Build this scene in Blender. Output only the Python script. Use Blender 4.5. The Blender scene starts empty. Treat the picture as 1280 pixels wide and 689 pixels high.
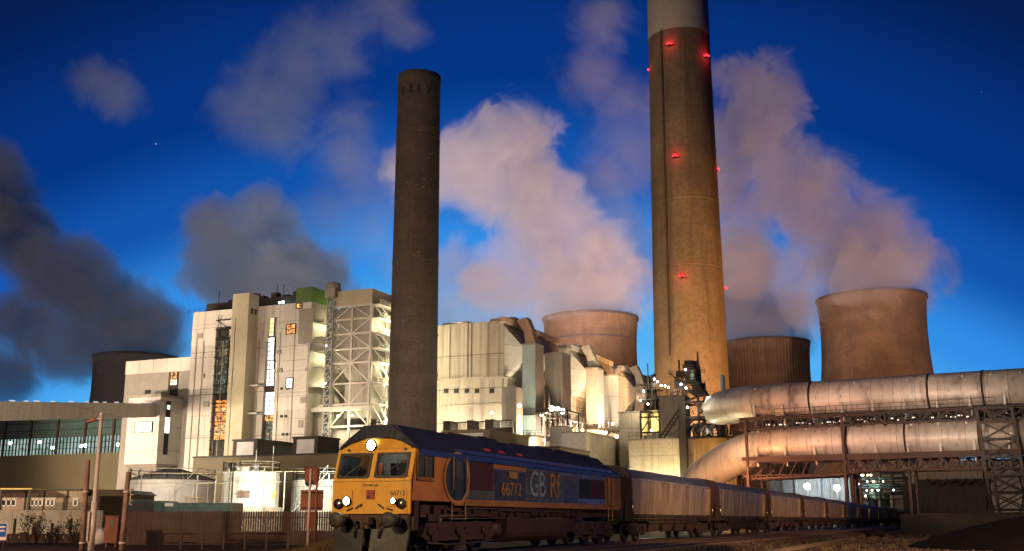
import bpy, bmesh, math, random
from mathutils import Vector, Matrix
R = math.radians
random.seed(7)
SC = bpy.context.scene
COL = SC.collection
# ------------------------------------------------------------------ camera model (1280x689 photo)
F, CX, CY, PITCH, CAMZ = 1337.0, 640.0, 344.5, 12.87, 1.6
cam = bpy.data.cameras.new('camera'); cam_o = bpy.data.objects.new('camera', cam); COL.objects.link(cam_o)
cam_o.location = (0, 0, CAMZ); cam_o.rotation_euler = (R(90 + PITCH), 0, 0)
cam.sensor_width = 36; cam.lens = 36 * F / 1280; cam.clip_start = 0.1; cam.clip_end = 6000
SC.camera = cam_o
cp, sp = math.cos(R(PITCH)), math.sin(R(PITCH))
def ray(u, v):
    a = (u - CX) / F; b = (CY - v) / F
    return Vector((a, cp - b * sp, sp + b * cp))
def at(u, v, Y):
    d = ray(u, v); return Vector((0, 0, CAMZ)) + d * (Y / d.y)
def zat(v, Y): return at(640, v, Y).z
class Frame:
    def __init__(s, x, y, deg):
        s.o = Vector((x, y, 0)); s.deg = deg
        s.ax = Vector((math.cos(R(deg)), math.sin(R(deg)), 0)); s.ay = Vector((-math.sin(R(deg)), math.cos(R(deg)), 0))
    def hit(s, u, v, d=0.0):                      # plane local y = d  -> (x, z)
        r = ray(u, v); c = Vector((0, 0, CAMZ))
        t = ((s.o + s.ay * d - c).dot(s.ay)) / r.dot(s.ay)
        p = c + r * t; return (p - s.o).dot(s.ax), p.z
    def hitx(s, u, v, x=0.0):                     # plane local x = x -> (y, z)
        r = ray(u, v); c = Vector((0, 0, CAMZ))
        t = ((s.o + s.ax * x - c).dot(s.ax)) / r.dot(s.ax)
        p = c + r * t; return (p - s.o).dot(s.ay), p.z
    def w(s, x, y, z=0): return s.o + s.ax * x + s.ay * y + Vector((0, 0, z))
# ------------------------------------------------------------------ mesh helper
class MB:
    def __init__(s): s.bm = bmesh.new()
    def v(s, *p): return s.bm.verts.new(p if len(p) == 3 else p[0])
    def poly(s, pts):
        return s.bm.faces.new([s.bm.verts.new(p) for p in pts])
    def box(s, x0, x1, y0, y1, z0, z1):
        if x0 > x1: x0, x1 = x1, x0
        if y0 > y1: y0, y1 = y1, y0
        if z0 > z1: z0, z1 = z1, z0
        vs = [s.bm.verts.new((x, y, z)) for x in (x0, x1) for y in (y0, y1) for z in (z0, z1)]
        for f in ((0, 1, 3, 2), (4, 6, 7, 5), (0, 4, 5, 1), (2, 3, 7, 6), (0, 2, 6, 4), (1, 5, 7, 3)):
            s.bm.faces.new([vs[i] for i in f])
        return s
    def hexa(s, b4, t4):                           # bottom quad, top quad
        b = [s.bm.verts.new(p) for p in b4]; t = [s.bm.verts.new(p) for p in t4]
        s.bm.faces.new(b[::-1]); s.bm.faces.new(t)
        for i in range(4): j = (i + 1) % 4; s.bm.faces.new((b[i], b[j], t[j], t[i]))
        return s
    def bar(s, p, q, w=0.1, h=None, n=4):
        p, q = Vector(p), Vector(q); h = h or w; d = (q - p).normalized()
        up = Vector((0, 0, 1)) if abs(d.z) < 0.95 else Vector((0, 1, 0))
        a = d.cross(up).normalized(); b = a.cross(d)
        off = [a * (-w / 2) + b * (-h / 2), a * (w / 2) + b * (-h / 2), a * (w / 2) + b * (h / 2), a * (-w / 2) + b * (h / 2)]
        return s.hexa([p + o for o in off], [q + o for o in off])
    def tube(s, pts, r, n=10, cap=True):
        pts = [Vector(p) for p in pts]; rs = r if isinstance(r, (list, tuple)) else [r] * len(pts)
        rings = []; ref = None
        for i, p in enumerate(pts):
            d = (pts[min(i + 1, len(pts) - 1)] - pts[max(i - 1, 0)]).normalized()
            if ref is None:
                ref = Vector((0, 0, 1)) if abs(d.z) < 0.9 else Vector((1, 0, 0))
            a = d.cross(ref).normalized(); b = a.cross(d); ref = b if abs(d.z) < 0.9 or True else ref
            rings.append([s.bm.verts.new(p + (a * math.cos(k * 2 * math.pi / n) + b * math.sin(k * 2 * math.pi / n)) * rs[i]) for k in range(n)])
        for r0, r1 in zip(rings, rings[1:]):
            for k in range(n):
                f = s.bm.faces.new((r0[k], r0[(k + 1) % n], r1[(k + 1) % n], r1[k])); f.smooth = True
        if cap:
            s.bm.faces.new(rings[0][::-1]); s.bm.faces.new(rings[-1])
        return s
    def lathe(s, prof, n=48, c=(0, 0), axis='z', smooth=True):
        rings = []
        for r, z in prof:
            ring = []
            for k in range(n):
                a = 2 * math.pi * k / n; p = (r * math.cos(a), r * math.sin(a))
                if axis == 'z': q = (c[0] + p[0], c[1] + p[1], z)
                elif axis == 'y': q = (c[0] + p[0], z, c[1] + p[1])
                else: q = (z, c[0] + p[0], c[1] + p[1])
                ring.append(s.bm.verts.new(q))
            rings.append(ring)
        for r0, r1 in zip(rings, rings[1:]):
            for k in range(n):
                f = s.bm.faces.new((r0[k], r0[(k + 1) % n], r1[(k + 1) % n], r1[k])); f.smooth = smooth
        return s, rings
    def cyl(s, c, r, h, axis='z', n=20):           # closed cylinder from c along axis
        x, y, z = c
        if axis == 'z': _, rg = s.lathe([(r, z), (r, z + h)], n, (x, y), 'z')
        elif axis == 'y': _, rg = s.lathe([(r, y), (r, y + h)], n, (x, z), 'y')
        else: _, rg = s.lathe([(r, x), (r, x + h)], n, (y, z), 'x')
        s.bm.faces.new(rg[0]); s.bm.faces.new(rg[-1]); return s
    def prism(s, poly, y0, y1, plane='xz'):        # polygon extruded
        def P(p, t): return (p[0], t, p[1]) if plane == 'xz' else ((t, p[0], p[1]) if plane == 'yz' else (p[0], p[1], t))
        a = [s.bm.verts.new(P(p, y0)) for p in poly]; b = [s.bm.verts.new(P(p, y1)) for p in poly]
        s.bm.faces.new(a); s.bm.faces.new(b[::-1]); n = len(poly)
        for i in range(n): j = (i + 1) % n; s.bm.faces.new((a[i], b[i], b[j], a[j]))
        return s
    def sphere(s, c, r, n=10):
        bmesh.ops.create_uvsphere(s.bm, u_segments=n, v_segments=max(6, n // 2), radius=r, matrix=Matrix.Translation(c)); return s
    def build(s, name, m, parent=None, loc=None, rz=0.0, bevel=0.0, smooth=False):
        bmesh.ops.recalc_face_normals(s.bm, faces=s.bm.faces)
        me = bpy.data.meshes.new(name); s.bm.to_mesh(me); s.bm.free()
        if m: me.materials.append(m)
        o = bpy.data.objects.new(name, me); COL.objects.link(o)
        if parent: o.parent = parent
        if loc is not None: o.location = loc
        if rz: o.rotation_euler.z = R(rz)
        if bevel:
            b = o.modifiers.new('bevel', 'BEVEL'); b.width = bevel; b.segments = 2; b.limit_method = 'ANGLE'; b.angle_limit = R(40)
        if smooth:
            for p in me.polygons: p.use_smooth = True
        return o
def each(name, m, parent, items, fn):
    for it in items:
        b = MB(); fn(b, it); b.build(name, m, parent)
def tag(o, label=None, cat=None, group=None, kind=None):
    if label: o['label'] = label
    if cat: o['category'] = cat
    if group: o['group'] = group
    if kind: o['kind'] = kind
    return o
def thing(name, label, cat, loc=(0, 0, 0), rz=0.0, group=None):
    o = bpy.data.objects.new(name, None); COL.objects.link(o); o.location = loc; o.rotation_euler.z = R(rz)
    o.empty_display_size = 0.5
    return tag(o, label, cat, group)
def fthing(name, label, cat, fr, x=0, y=0, z=0, group=None):
    return thing(name, label, cat, fr.w(x, y, z), fr.deg, group)
def copy_tree(o, parent=None):
    c = o.copy(); COL.objects.link(c)
    if parent: c.parent = parent; c.matrix_parent_inverse = o.matrix_parent_inverse.copy()
    for ch in list(o.children): copy_tree(ch, c)
    return c
def text_mesh(name, txt, size, m, parent, loc, rot, ext=0.004, align='CENTER', xs=1.0):
    cu = bpy.data.curves.new('text', 'FONT'); cu.body = txt; cu.size = size; cu.extrude = ext; cu.align_x = align; cu.align_y = 'CENTER'
    to = bpy.data.objects.new('text', cu); COL.objects.link(to)
    dg = bpy.context.evaluated_depsgraph_get(); me = bpy.data.meshes.new_from_object(to.evaluated_get(dg))
    bpy.data.objects.remove(to); bpy.data.curves.remove(cu)
    me.materials.clear(); me.materials.append(m); me.name = name
    o = bpy.data.objects.new(name, me); COL.objects.link(o); o.parent = parent; o.location = loc; o.rotation_euler = rot; o.scale = (xs, 1, 1)
    return o
# ------------------------------------------------------------------ materials
def lin(c): return tuple(((x / 255) / 12.92 if x / 255 <= 0.04045 else ((x / 255 + 0.055) / 1.055) ** 2.4) for x in c)
def _n(nt, t, **k):
    n = nt.nodes.new(t)
    for a, b in k.items(): setattr(n, a, b)
    return n
def mixc(nt, fac, a, b, blend='MIX'):
    m = _n(nt, 'ShaderNodeMix', data_type='RGBA', blend_type=blend)
    for sock, val in ((m.inputs[0], fac), (m.inputs[6], a), (m.inputs[7], b)):
        if hasattr(val, 'links'): nt.links.new(val, sock)
        elif isinstance(val, (int, float)): sock.default_value = val
        else: sock.default_value = (*val[:3], 1)
    return m.outputs[2]
def noise(nt, co, scale, detail=4, rough=0.6, mul=(1, 1, 1)):
    mp = _n(nt, 'ShaderNodeMapping'); mp.inputs['Scale'].default_value = mul; nt.links.new(co, mp.inputs[0])
    n = _n(nt, 'ShaderNodeTexNoise'); n.inputs['Scale'].default_value = scale; n.inputs['Detail'].default_value = detail
    n.inputs['Roughness'].default_value = rough; nt.links.new(mp.outputs[0], n.inputs[0]); return n.outputs[0]
def ramp(nt, fac, a, b):
    r = _n(nt, 'ShaderNodeMapRange', interpolation_type='SMOOTHSTEP'); nt.links.new(fac, r.inputs[0])
    r.inputs[1].default_value = a; r.inputs[2].default_value = b; return r.outputs[0]
def mk(name, c1, c2=None, scale=0.5, rough=0.8, metal=0.0, streak=0.0, streak_c=(0.03, 0.025, 0.02), streak_s=0.6, ribs=0.0, rib_axis=0,
       rib_s=2.0, bump=0.0, panel=None, fine=0.15, coat=0.0, spec=0.5):
    """painted, rendered or rusty surface: two tones broken by noise, fine mottling, run-down stains and optional ribs or panel joints"""
    m = bpy.data.materials.new(name); m.use_nodes = True; nt = m.node_tree; b = nt.nodes['Principled BSDF']
    tc = _n(nt, 'ShaderNodeTexCoord'); co = tc.outputs['Object']
    c2 = c2 or tuple(x * 0.8 for x in c1)
    col = mixc(nt, ramp(nt, noise(nt, co, scale, 5), 0.35, 0.68), c1, c2)
    if fine: col = mixc(nt, ramp(nt, noise(nt, co, scale * 14, 3), 0.3, 0.75), col, mixc(nt, 1.0, col, (1 - fine * 2,) * 3, 'MULTIPLY'))
    if streak:
        st = ramp(nt, noise(nt, co, streak_s, 5, 0.7, (1, 1, 0.06)), 0.5, 0.75)
        mm = _n(nt, 'ShaderNodeMath', operation='MULTIPLY'); nt.links.new(st, mm.inputs[0]); mm.inputs[1].default_value = streak
        col = mixc(nt, mm.outputs[0], col, streak_c)
    h = None
    if ribs:
        sx = _n(nt, 'ShaderNodeSeparateXYZ'); nt.links.new(co, sx.inputs[0])
        q = _n(nt, 'ShaderNodeMath', operation='MULTIPLY'); nt.links.new(sx.outputs[rib_axis], q.inputs[0]); q.inputs[1].default_value = rib_s * 2 * math.pi
        s_ = _n(nt, 'ShaderNodeMath', operation='SINE'); nt.links.new(q.outputs[0], s_.inputs[0]); h = s_.outputs[0]
    if panel:                                       # joint lines, sizes (dx, dz)
        br = _n(nt, 'ShaderNodeTexBrick', offset=0.0); mp = _n(nt, 'ShaderNodeMapping'); nt.links.new(co, mp.inputs[0])
        mp.inputs['Rotation'].default_value = (R(90), 0, 0) if rib_axis == 0 else (R(90), 0, R(90)); nt.links.new(mp.outputs[0], br.inputs[0])
        br.inputs['Scale'].default_value = 1; br.inputs['Brick Width'].default_value = panel[0]; br.inputs['Row Height'].default_value = panel[1]
        br.inputs['Mortar Size'].default_value = panel[2] if len(panel) > 2 else 0.05; br.inputs['Mortar Smooth'].default_value = 0.3
        br.inputs['Color1'].default_value = (1, 1, 1, 1); br.inputs['Color2'].default_value = (0.86, 0.86, 0.86, 1); mv = panel[3] if len(panel) > 3 else 0.42; br.inputs['Mortar'].default_value = (mv, mv * .95, mv * .9, 1)
        col = mixc(nt, 1.0, col, br.outputs[0], 'MULTIPLY')
    nt.links.new(col, b.inputs['Base Color'])
    b.inputs['Metallic'].default_value = metal; b.inputs['Specular IOR Level'].default_value = spec
    rr = _n(nt, 'ShaderNodeMapRange'); nt.links.new(noise(nt, co, scale * 5, 3), rr.inputs[0]); rr.inputs[3].default_value = max(0.05, rough - 0.15); rr.inputs[4].default_value = min(1, rough + 0.15)
    nt.links.new(rr.outputs[0], b.inputs['Roughness'])
    if coat: b.inputs['Coat Weight'].default_value = coat; b.inputs['Coat Roughness'].default_value = 0.25
    if bump or ribs:
        bp = _n(nt, 'ShaderNodeBump'); nt.links.new(h if h is not None else noise(nt, co, scale * 6, 4), bp.inputs['Height'])
        bp.inputs['Strength'].default_value = ribs or bump; bp.inputs['Distance'].default_value = 0.08; nt.links.new(bp.outputs[0], b.inputs['Normal'])
    return m
def emis(name, c, s):
    m = bpy.data.materials.new(name); m.use_nodes = True; nt = m.node_tree; nt.nodes.clear()
    e = _n(nt, 'ShaderNodeEmission'); e.inputs[0].default_value = (*c, 1); e.inputs[1].default_value = s
    o = _n(nt, 'ShaderNodeOutputMaterial'); nt.links.new(e.outputs[0], o.inputs[0]); return m
def lit_glass(name, ca, cb, cd, s, scale=0.6, dark=0.45, sz=1.0):
    """a lit interior seen through glazing: patches of lamp light between dark plant"""
    m = bpy.data.materials.new(name); m.use_nodes = True; nt = m.node_tree; b = nt.nodes['Principled BSDF']
    co = _n(nt, 'ShaderNodeTexCoord').outputs['Object']
    c = mixc(nt, ramp(nt, noise(nt, co, scale * 0.35, 2), 0.42, 0.58), ca, cb)
    c = mixc(nt, ramp(nt, noise(nt, co, scale * 1.7, 4, 0.7, (1, 1, sz)), dark, dark + 0.14), cd, c)
    nt.links.new(c, b.inputs['Emission Color']); b.inputs['Emission Strength'].default_value = s
    b.inputs['Base Color'].default_value = (0.02, 0.02, 0.02, 1); b.inputs['Roughness'].default_value = 0.2
    return m
M = {}
M['concrete'] = mk('concrete', (0.36, 0.33, 0.29), (0.27, 0.25, 0.22), 0.25, 0.9, streak=0.35, bump=0.2)
M['cladding'] = mk('cream_cladding', (0.52, 0.485, 0.435), (0.44, 0.41, 0.365), 0.12, 0.6, streak=0.65, streak_c=(0.22, 0.165, 0.12), streak_s=0.5, ribs=0.35, rib_s=1.1, panel=(6.3, 10.5, 0.09), fine=0.06)
M['cladding_plain'] = mk('pale_smooth_cladding', (0.58, 0.545, 0.49), (0.51, 0.48, 0.43), 0.15, 0.6, streak=0.5, streak_c=(0.26, 0.2, 0.15), streak_s=0.5, panel=(4.5, 6, 0.06), fine=0.08)
M['cladding_olive'] = mk('olive_cladding', (0.40, 0.36, 0.25), (0.35, 0.31, 0.21), 0.15, 0.6, streak=0.15, ribs=0.2, rib_s=1.3, fine=0.05)
M['cladding_grey'] = mk('grey_cladding', (0.27, 0.24, 0.205), (0.22, 0.2, 0.17), 0.2, 0.6, ribs=0.25, rib_s=1.3, fine=0.05, streak=0.15)
M['filter_clad'] = mk('stained_filter_cladding', (0.55, 0.49, 0.38), (0.46, 0.4, 0.31), 0.12, 0.6, streak=0.75, streak_c=(0.13, 0.10, 0.07), streak_s=0.45, ribs=0.25, rib_s=0.9, panel=(40, 8.0, 0.12), fine=0.05)
M['teal_clad'] = mk('blue_grey_riser_cladding', (0.30, 0.36, 0.35), (0.25, 0.31, 0.31), 0.15, 0.5, ribs=0.3, rib_s=1.5, streak=0.2, fine=0.05)
M['brown_clad'] = mk('brown_riser_cladding', (0.27, 0.2, 0.16), (0.22, 0.16, 0.13), 0.2, 0.6, ribs=0.3, rib_axis=1, rib_s=1.5, streak=0.3)
M['salmon'] = mk('salmon_painted_duct', (0.58, 0.38, 0.28), (0.5, 0.32, 0.24), 0.3, 0.55, streak=0.25, streak_c=(0.2, 0.1, 0.06))
M['brown_low'] = mk('olive_brown_cladding', (0.115, 0.09, 0.045), (0.095, 0.074, 0.038), 0.15, 0.65, ribs=0.2, rib_s=1.2, streak=0.15, fine=0.05)
M['dark_clad'] = mk('dark_brown_cladding', (0.03, 0.022, 0.017), (0.022, 0.017, 0.014), 0.3, 0.7, fine=0.1)
M['green_clad'] = mk('moss_green_cladding', (0.09, 0.17, 0.04), (0.07, 0.13, 0.035), 0.4, 0.6, ribs=0.2, rib_s=1.5)
M['pale_panel'] = mk('pale_lilac_panel', (0.55, 0.52, 0.52), (0.45, 0.42, 0.43), 0.6, 0.6, streak=0.4, streak_c=(0.3, 0.27, 0.28), streak_s=1.5)
M['steel_dark'] = mk('dark_steelwork', (0.026, 0.019, 0.016), (0.04, 0.022, 0.016), 0.8, 0.6, metal=0.3)
M['steel_red'] = mk('dark_red_steelwork', (0.055, 0.02, 0.014), (0.036, 0.016, 0.012), 0.6, 0.65, metal=0.2, streak=0.3)
M['steel_pale'] = mk('pale_painted_steel', (0.55, 0.52, 0.47), (0.48, 0.44, 0.38), 0.5, 0.5, streak=0.2)
M['steel_grey'] = mk('galvanised_steel', (0.33, 0.32, 0.30), (0.26, 0.25, 0.24), 0.8, 0.45, metal=0.5)
M['rail_cream'] = mk('cream_handrail_paint', (0.34, 0.3, 0.21), (0.28, 0.24, 0.17), 0.8, 0.5)
M['yellow'] = mk('yellow_safety_paint', (0.6, 0.45, 0.1), (0.5, 0.36, 0.08), 0.8, 0.5)
M['dark_open'] = mk('dark_opening', (0.012, 0.011, 0.010), (0.02, 0.018, 0.015), 1, 0.7)
M['tank_white'] = mk('white_tank_paint', (0.72, 0.69, 0.62), (0.62, 0.59, 0.52), 0.3, 0.5, streak=0.35, streak_c=(0.4, 0.33, 0.25), streak_s=1.0, fine=0.06)
M['tank_dull'] = mk('dull_white_tank_paint', (0.55, 0.5, 0.46), (0.43, 0.39, 0.36), 0.3, 0.55, streak=0.55, streak_c=(0.2, 0.16, 0.13), streak_s=0.9, fine=0.08)
M['roof_dark'] = mk('dark_tank_roof', (0.09, 0.08, 0.07), (0.06, 0.055, 0.05), 0.5, 0.8)
M['teal_skirt'] = mk('teal_bund_sheeting', (0.10, 0.17, 0.15), (0.065, 0.11, 0.10), 1.2, 0.5, streak=0.5, streak_c=(0.03, 0.05, 0.05), streak_s=2)
M['duct_steel'] = mk('weathered_duct_cladding', (0.56, 0.51, 0.46), (0.42, 0.37, 0.33), 0.22, 0.45, metal=0.15, streak=0.9, streak_c=(0.1, 0.075, 0.06), streak_s=0.6, panel=(3.2, 100, 0.05), fine=0.06)
M['rust_vessel'] = mk('rust_streaked_steel', (0.34, 0.2, 0.09), (0.25, 0.13, 0.05), 0.35, 0.7, streak=0.9, streak_c=(0.06, 0.03, 0.012), streak_s=0.8)
M['conc_wall'] = mk('stained_pale_concrete', (0.52, 0.46, 0.37), (0.42, 0.37, 0.3), 0.2, 0.85, streak=0.6, streak_c=(0.2, 0.13, 0.07), streak_s=0.7, panel=(3.0, 7.0, 0.05), bump=0.15)
M['timber'] = mk('weathered_timber', (0.27, 0.18, 0.14), (0.18, 0.115, 0.09), 1.5, 0.85, streak=0.6, streak_s=6, bump=0.3)
M['galv_post'] = mk('grey_lamp_post_paint', (0.55, 0.52, 0.49), (0.45, 0.42, 0.4), 1.0, 0.5, metal=0.1, streak=0.3, streak_s=4)
M['rust_board'] = mk('rust_red_sign_back', (0.21, 0.07, 0.045), (0.15, 0.05, 0.03), 1.2, 0.7, streak=0.4, streak_s=3)
M['palisade'] = mk('brown_palisade_steel', (0.05, 0.026, 0.019), (0.034, 0.019, 0.014), 1.0, 0.6, metal=0.3)
M['cabin_pink'] = mk('pinkish_cabin_sheeting', (0.40, 0.29, 0.24), (0.34, 0.25, 0.2), 0.5, 0.7, streak=0.3, ribs=0.2, rib_s=2.5)
M['cabin_cream'] = mk('cream_cabin_sheeting', (0.40, 0.35, 0.26), (0.35, 0.3, 0.22), 0.5, 0.7, streak=0.3, ribs=0.2, rib_s=2.5)
M['cabin_low'] = mk('greenish_cabin_plinth', (0.23, 0.21, 0.15), (0.19, 0.17, 0.12), 0.5, 0.7, streak=0.3)
M['hoarding'] = mk('grey_concrete_hoarding', (0.27, 0.25, 0.2), (0.21, 0.19, 0.16), 0.5, 0.85, streak=0.6, streak_c=(0.08, 0.07, 0.055), streak_s=1.2, panel=(2.6, 3, 0.04))
M['white_pvc'] = mk('white_window_frame', (0.7, 0.68, 0.65), (0.65, 0.63, 0.6), 2, 0.4, fine=0.03)
M['pane_dark'] = mk('dark_window_pane', (0.03, 0.03, 0.035), (0.05, 0.045, 0.045), 1, 0.12)
M['sign_blue'] = mk('blue_sign_face', (0.02, 0.13, 0.5), (0.02, 0.12, 0.45), 2, 0.4, fine=0.03)
M['sign_white'] = mk('white_sign_paint', (0.8, 0.8, 0.8), (0.75, 0.75, 0.76), 2, 0.4, fine=0.03)
M['ground'] = mk('dark_damp_earth', (0.062, 0.036, 0.021), (0.036, 0.022, 0.014), 0.25, 0.9, fine=0.25, bump=0.6, spec=0.12)
# ------------------------------------------------------------------ sky
W = bpy.data.worlds.new('World'); SC.world = W; W.use_nodes = True
def sky():
    nt = W.node_tree; bg = nt.nodes['Background']
    tc = _n(nt, 'ShaderNodeTexCoord'); sx = _n(nt, 'ShaderNodeSeparateXYZ'); nt.links.new(tc.outputs['Generated'], sx.inputs[0])
    def mth(op, a, b=None, c=None):
        m = _n(nt, 'ShaderNodeMath', operation=op)
        for i, x in enumerate((a, b, c)):
            if x is None: continue
            if hasattr(x, 'links'): nt.links.new(x, m.inputs[i])
            else: m.inputs[i].default_value = x
        return m.outputs[0]
    el = mth('MULTIPLY', mth('ARCSINE', sx.outputs[2]), 180 / math.pi)
    az = mth('MULTIPLY', mth('ARCTAN2', sx.outputs[0], sx.outputs[1]), 180 / math.pi)
    azm = mth('MINIMUM', mth('ABSOLUTE', az), 60)
    p = mth('MULTIPLY_ADD', mth('MULTIPLY', azm, azm), 0.0115, mth('ADD', mth('ABSOLUTE', el), 0.6))   # dusk glow: brightest low ahead
    t = mth('DIVIDE', p, 60.0)
    r = _n(nt, 'ShaderNodeValToRGB'); nt.links.new(t, r.inputs[0]); r.color_ramp.interpolation = 'EASE'
    e = r.color_ramp.elements
    stops = [(0, (0.30, 0.62, 0.92)), (8, (0.13, 0.50, 0.90)), (11, (0.085, 0.44, 0.90)), (15, (0.032, 0.27, 0.78)), (19.5, (0.006, 0.09, 0.42)), (24.5, (0.0014, 0.036, 0.23)), (34, (0.0014, 0.012, 0.08)), (60, (0.0012, 0.006, 0.035))]
    e[0].position = 0; e[0].color = (*stops[0][1], 1); e[1].position = 1; e[1].color = (*stops[-1][1], 1)
    for d, c in stops[1:-1]:
        k = e.new(d / 60); k.color = (*c, 1)
    # a few faint stars
    vo = _n(nt, 'ShaderNodeTexVoronoi'); vo.inputs['Scale'].default_value = 26; nt.links.new(tc.outputs['Generated'], vo.inputs[0])
    st = mth('MULTIPLY', mth('LESS_THAN', vo.outputs['Distance'], 0.019), mth('GREATER_THAN', mth('FRACT', mth('MULTIPLY', vo.outputs['Position'] if False else vo.outputs['Color'], 7.0)), 0.45))
    col = mixc(nt, mth('MULTIPLY', st, 0.35), r.outputs[0], (0.9, 0.95, 1.0))
    nt.links.new(col, bg.inputs[0]); bg.inputs[1].default_value = 1.0
sky()
SC.view_settings.view_transform = 'Standard'; SC.view_settings.look = 'None'; SC.view_settings.exposure = 0; SC.view_settings.gamma = 1
# ------------------------------------------------------------------ cooling towers
M['tower'] = mk('ribbed_cooling_tower_concrete', (0.125, 0.086, 0.046), (0.082, 0.056, 0.032), 0.08, 0.9, streak=0.8, streak_c=(0.05, 0.036, 0.03), streak_s=0.2, fine=0.14, panel=(400, 5.2, 0.1, 0.8), bump=0.3)
M['tower_dark'] = mk('dark_cooling_tower_concrete', (0.10, 0.08, 0.07), (0.08, 0.064, 0.056), 0.03, 0.9, streak=0.4, streak_s=0.09, fine=0.05)
M['tower_in'] = mk('weathered_tower_rim', (0.06, 0.048, 0.04), None, 0.05, 0.95)
def cooling_tower(label, u, Y, ztop, rt, m, ribdepth):
    p = at(u, 380, Y); t = thing('cooling_tower', label, 'cooling tower', (p.x, Y, 0), 0, 'concrete cooling towers of the power station')
    zt = ztop * 0.83; c = 68.0
    rad = lambda z: rt * math.sqrt(1 + ((z - zt) / c) ** 2)
    b = MB(); N = 320 if ribdepth else 96
    zs = [7 + (ztop - 1.2 - 7) * i / 30 for i in range(31)]
    rings = []
    for z in zs:
        rings.append([b.bm.verts.new(((rad(z) + (ribdepth if k % 4 < 2 else 0)) * math.cos(2 * math.pi * k / N), (rad(z) + (ribdepth if k % 4 < 2 else 0)) * math.sin(2 * math.pi * k / N), z)) for k in range(N)])
    for r0, r1 in zip(rings, rings[1:]):
        for k in range(N): b.bm.faces.new((r0[k], r0[(k + 1) % N], r1[(k + 1) % N], r1[k])).smooth = not ribdepth
    b.build('shell', m, t)
    b = MB(); r_ = rad(ztop); b.lathe([(r_ - 0.9, ztop - 14), (r_ - 0.9, ztop), (r_ + 0.55, ztop), (r_ + 0.55, ztop - 1.25), (r_ - 0.3, ztop - 1.25)], 96); b.build('rim', M['tower_in'], t)
    b = MB()
    for k in range(40):
        a0, a1 = 2 * math.pi * k / 40, 2 * math.pi * (k + 0.5) / 40; rb, r2 = rad(7) + 2.2, rad(7)
        b.bar((rb * math.cos(a0), rb * math.sin(a0), 0), (r2 * math.cos(a1), r2 * math.sin(a1), 7.2), 0.8)
        b.bar((rb * math.cos(a0), rb * math.sin(a0), 0), (r2 * math.cos(2 * a0 - a1), r2 * math.sin(2 * a0 - a1), 7.2), 0.8)
    b.build('leg_ring', M['concrete'], t)
    return t
CT = {}
CT['r'] = cooling_tower('tall orange-lit cooling tower standing clear at the right, steam pouring off its rim', 1089, 525, 109.6, 25.3, M['tower'], 0)
CT['n'] = cooling_tower('ribbed cooling tower just right of the tall red-lamped chimney, partly hidden by it', 953, 667, 110.2, 26.5, M['tower'], 0.35)
CT['c'] = cooling_tower('brown cooling tower between the two chimneys above the filter houses', 737.5, 600, 113.4, 25.9, M['tower'], 0.0)
CT['l'] = cooling_tower('dark unlit cooling tower behind the left end of the boiler house', 177, 710, 107.5, 27.2, M['tower_dark'], 0)
# ------------------------------------------------------------------ chimneys
M['chim_old'] = mk('sooty_brown_chimney_concrete', (0.135, 0.105, 0.085), (0.10, 0.08, 0.066), 0.2, 0.9, streak=0.6, streak_c=(0.05, 0.042, 0.034), streak_s=0.35, fine=0.22, bump=0.25, panel=(60, 2.5, 0.05, 0.7))
M['chim_old_top'] = mk('sooty_chimney_top', (0.13, 0.11, 0.08), (0.09, 0.08, 0.06), 0.3, 0.9)
M['chim_new'] = mk('tan_chimney_concrete', (0.25, 0.18, 0.11), (0.175, 0.128, 0.08), 0.06, 0.9, streak=0.85, streak_c=(0.075, 0.056, 0.04), streak_s=0.2, fine=0.14, panel=(90, 13, 0.1, 0.78))
M['chim_cap'] = mk('pale_chimney_cap_concrete', (0.5, 0.46, 0.38), (0.44, 0.4, 0.33), 0.08, 0.9, streak=0.2, fine=0.05)
M['lime_patch'] = mk('pale_repair_patch', (0.27, 0.25, 0.2), (0.2, 0.17, 0.13), 1.5, 0.9)
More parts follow.
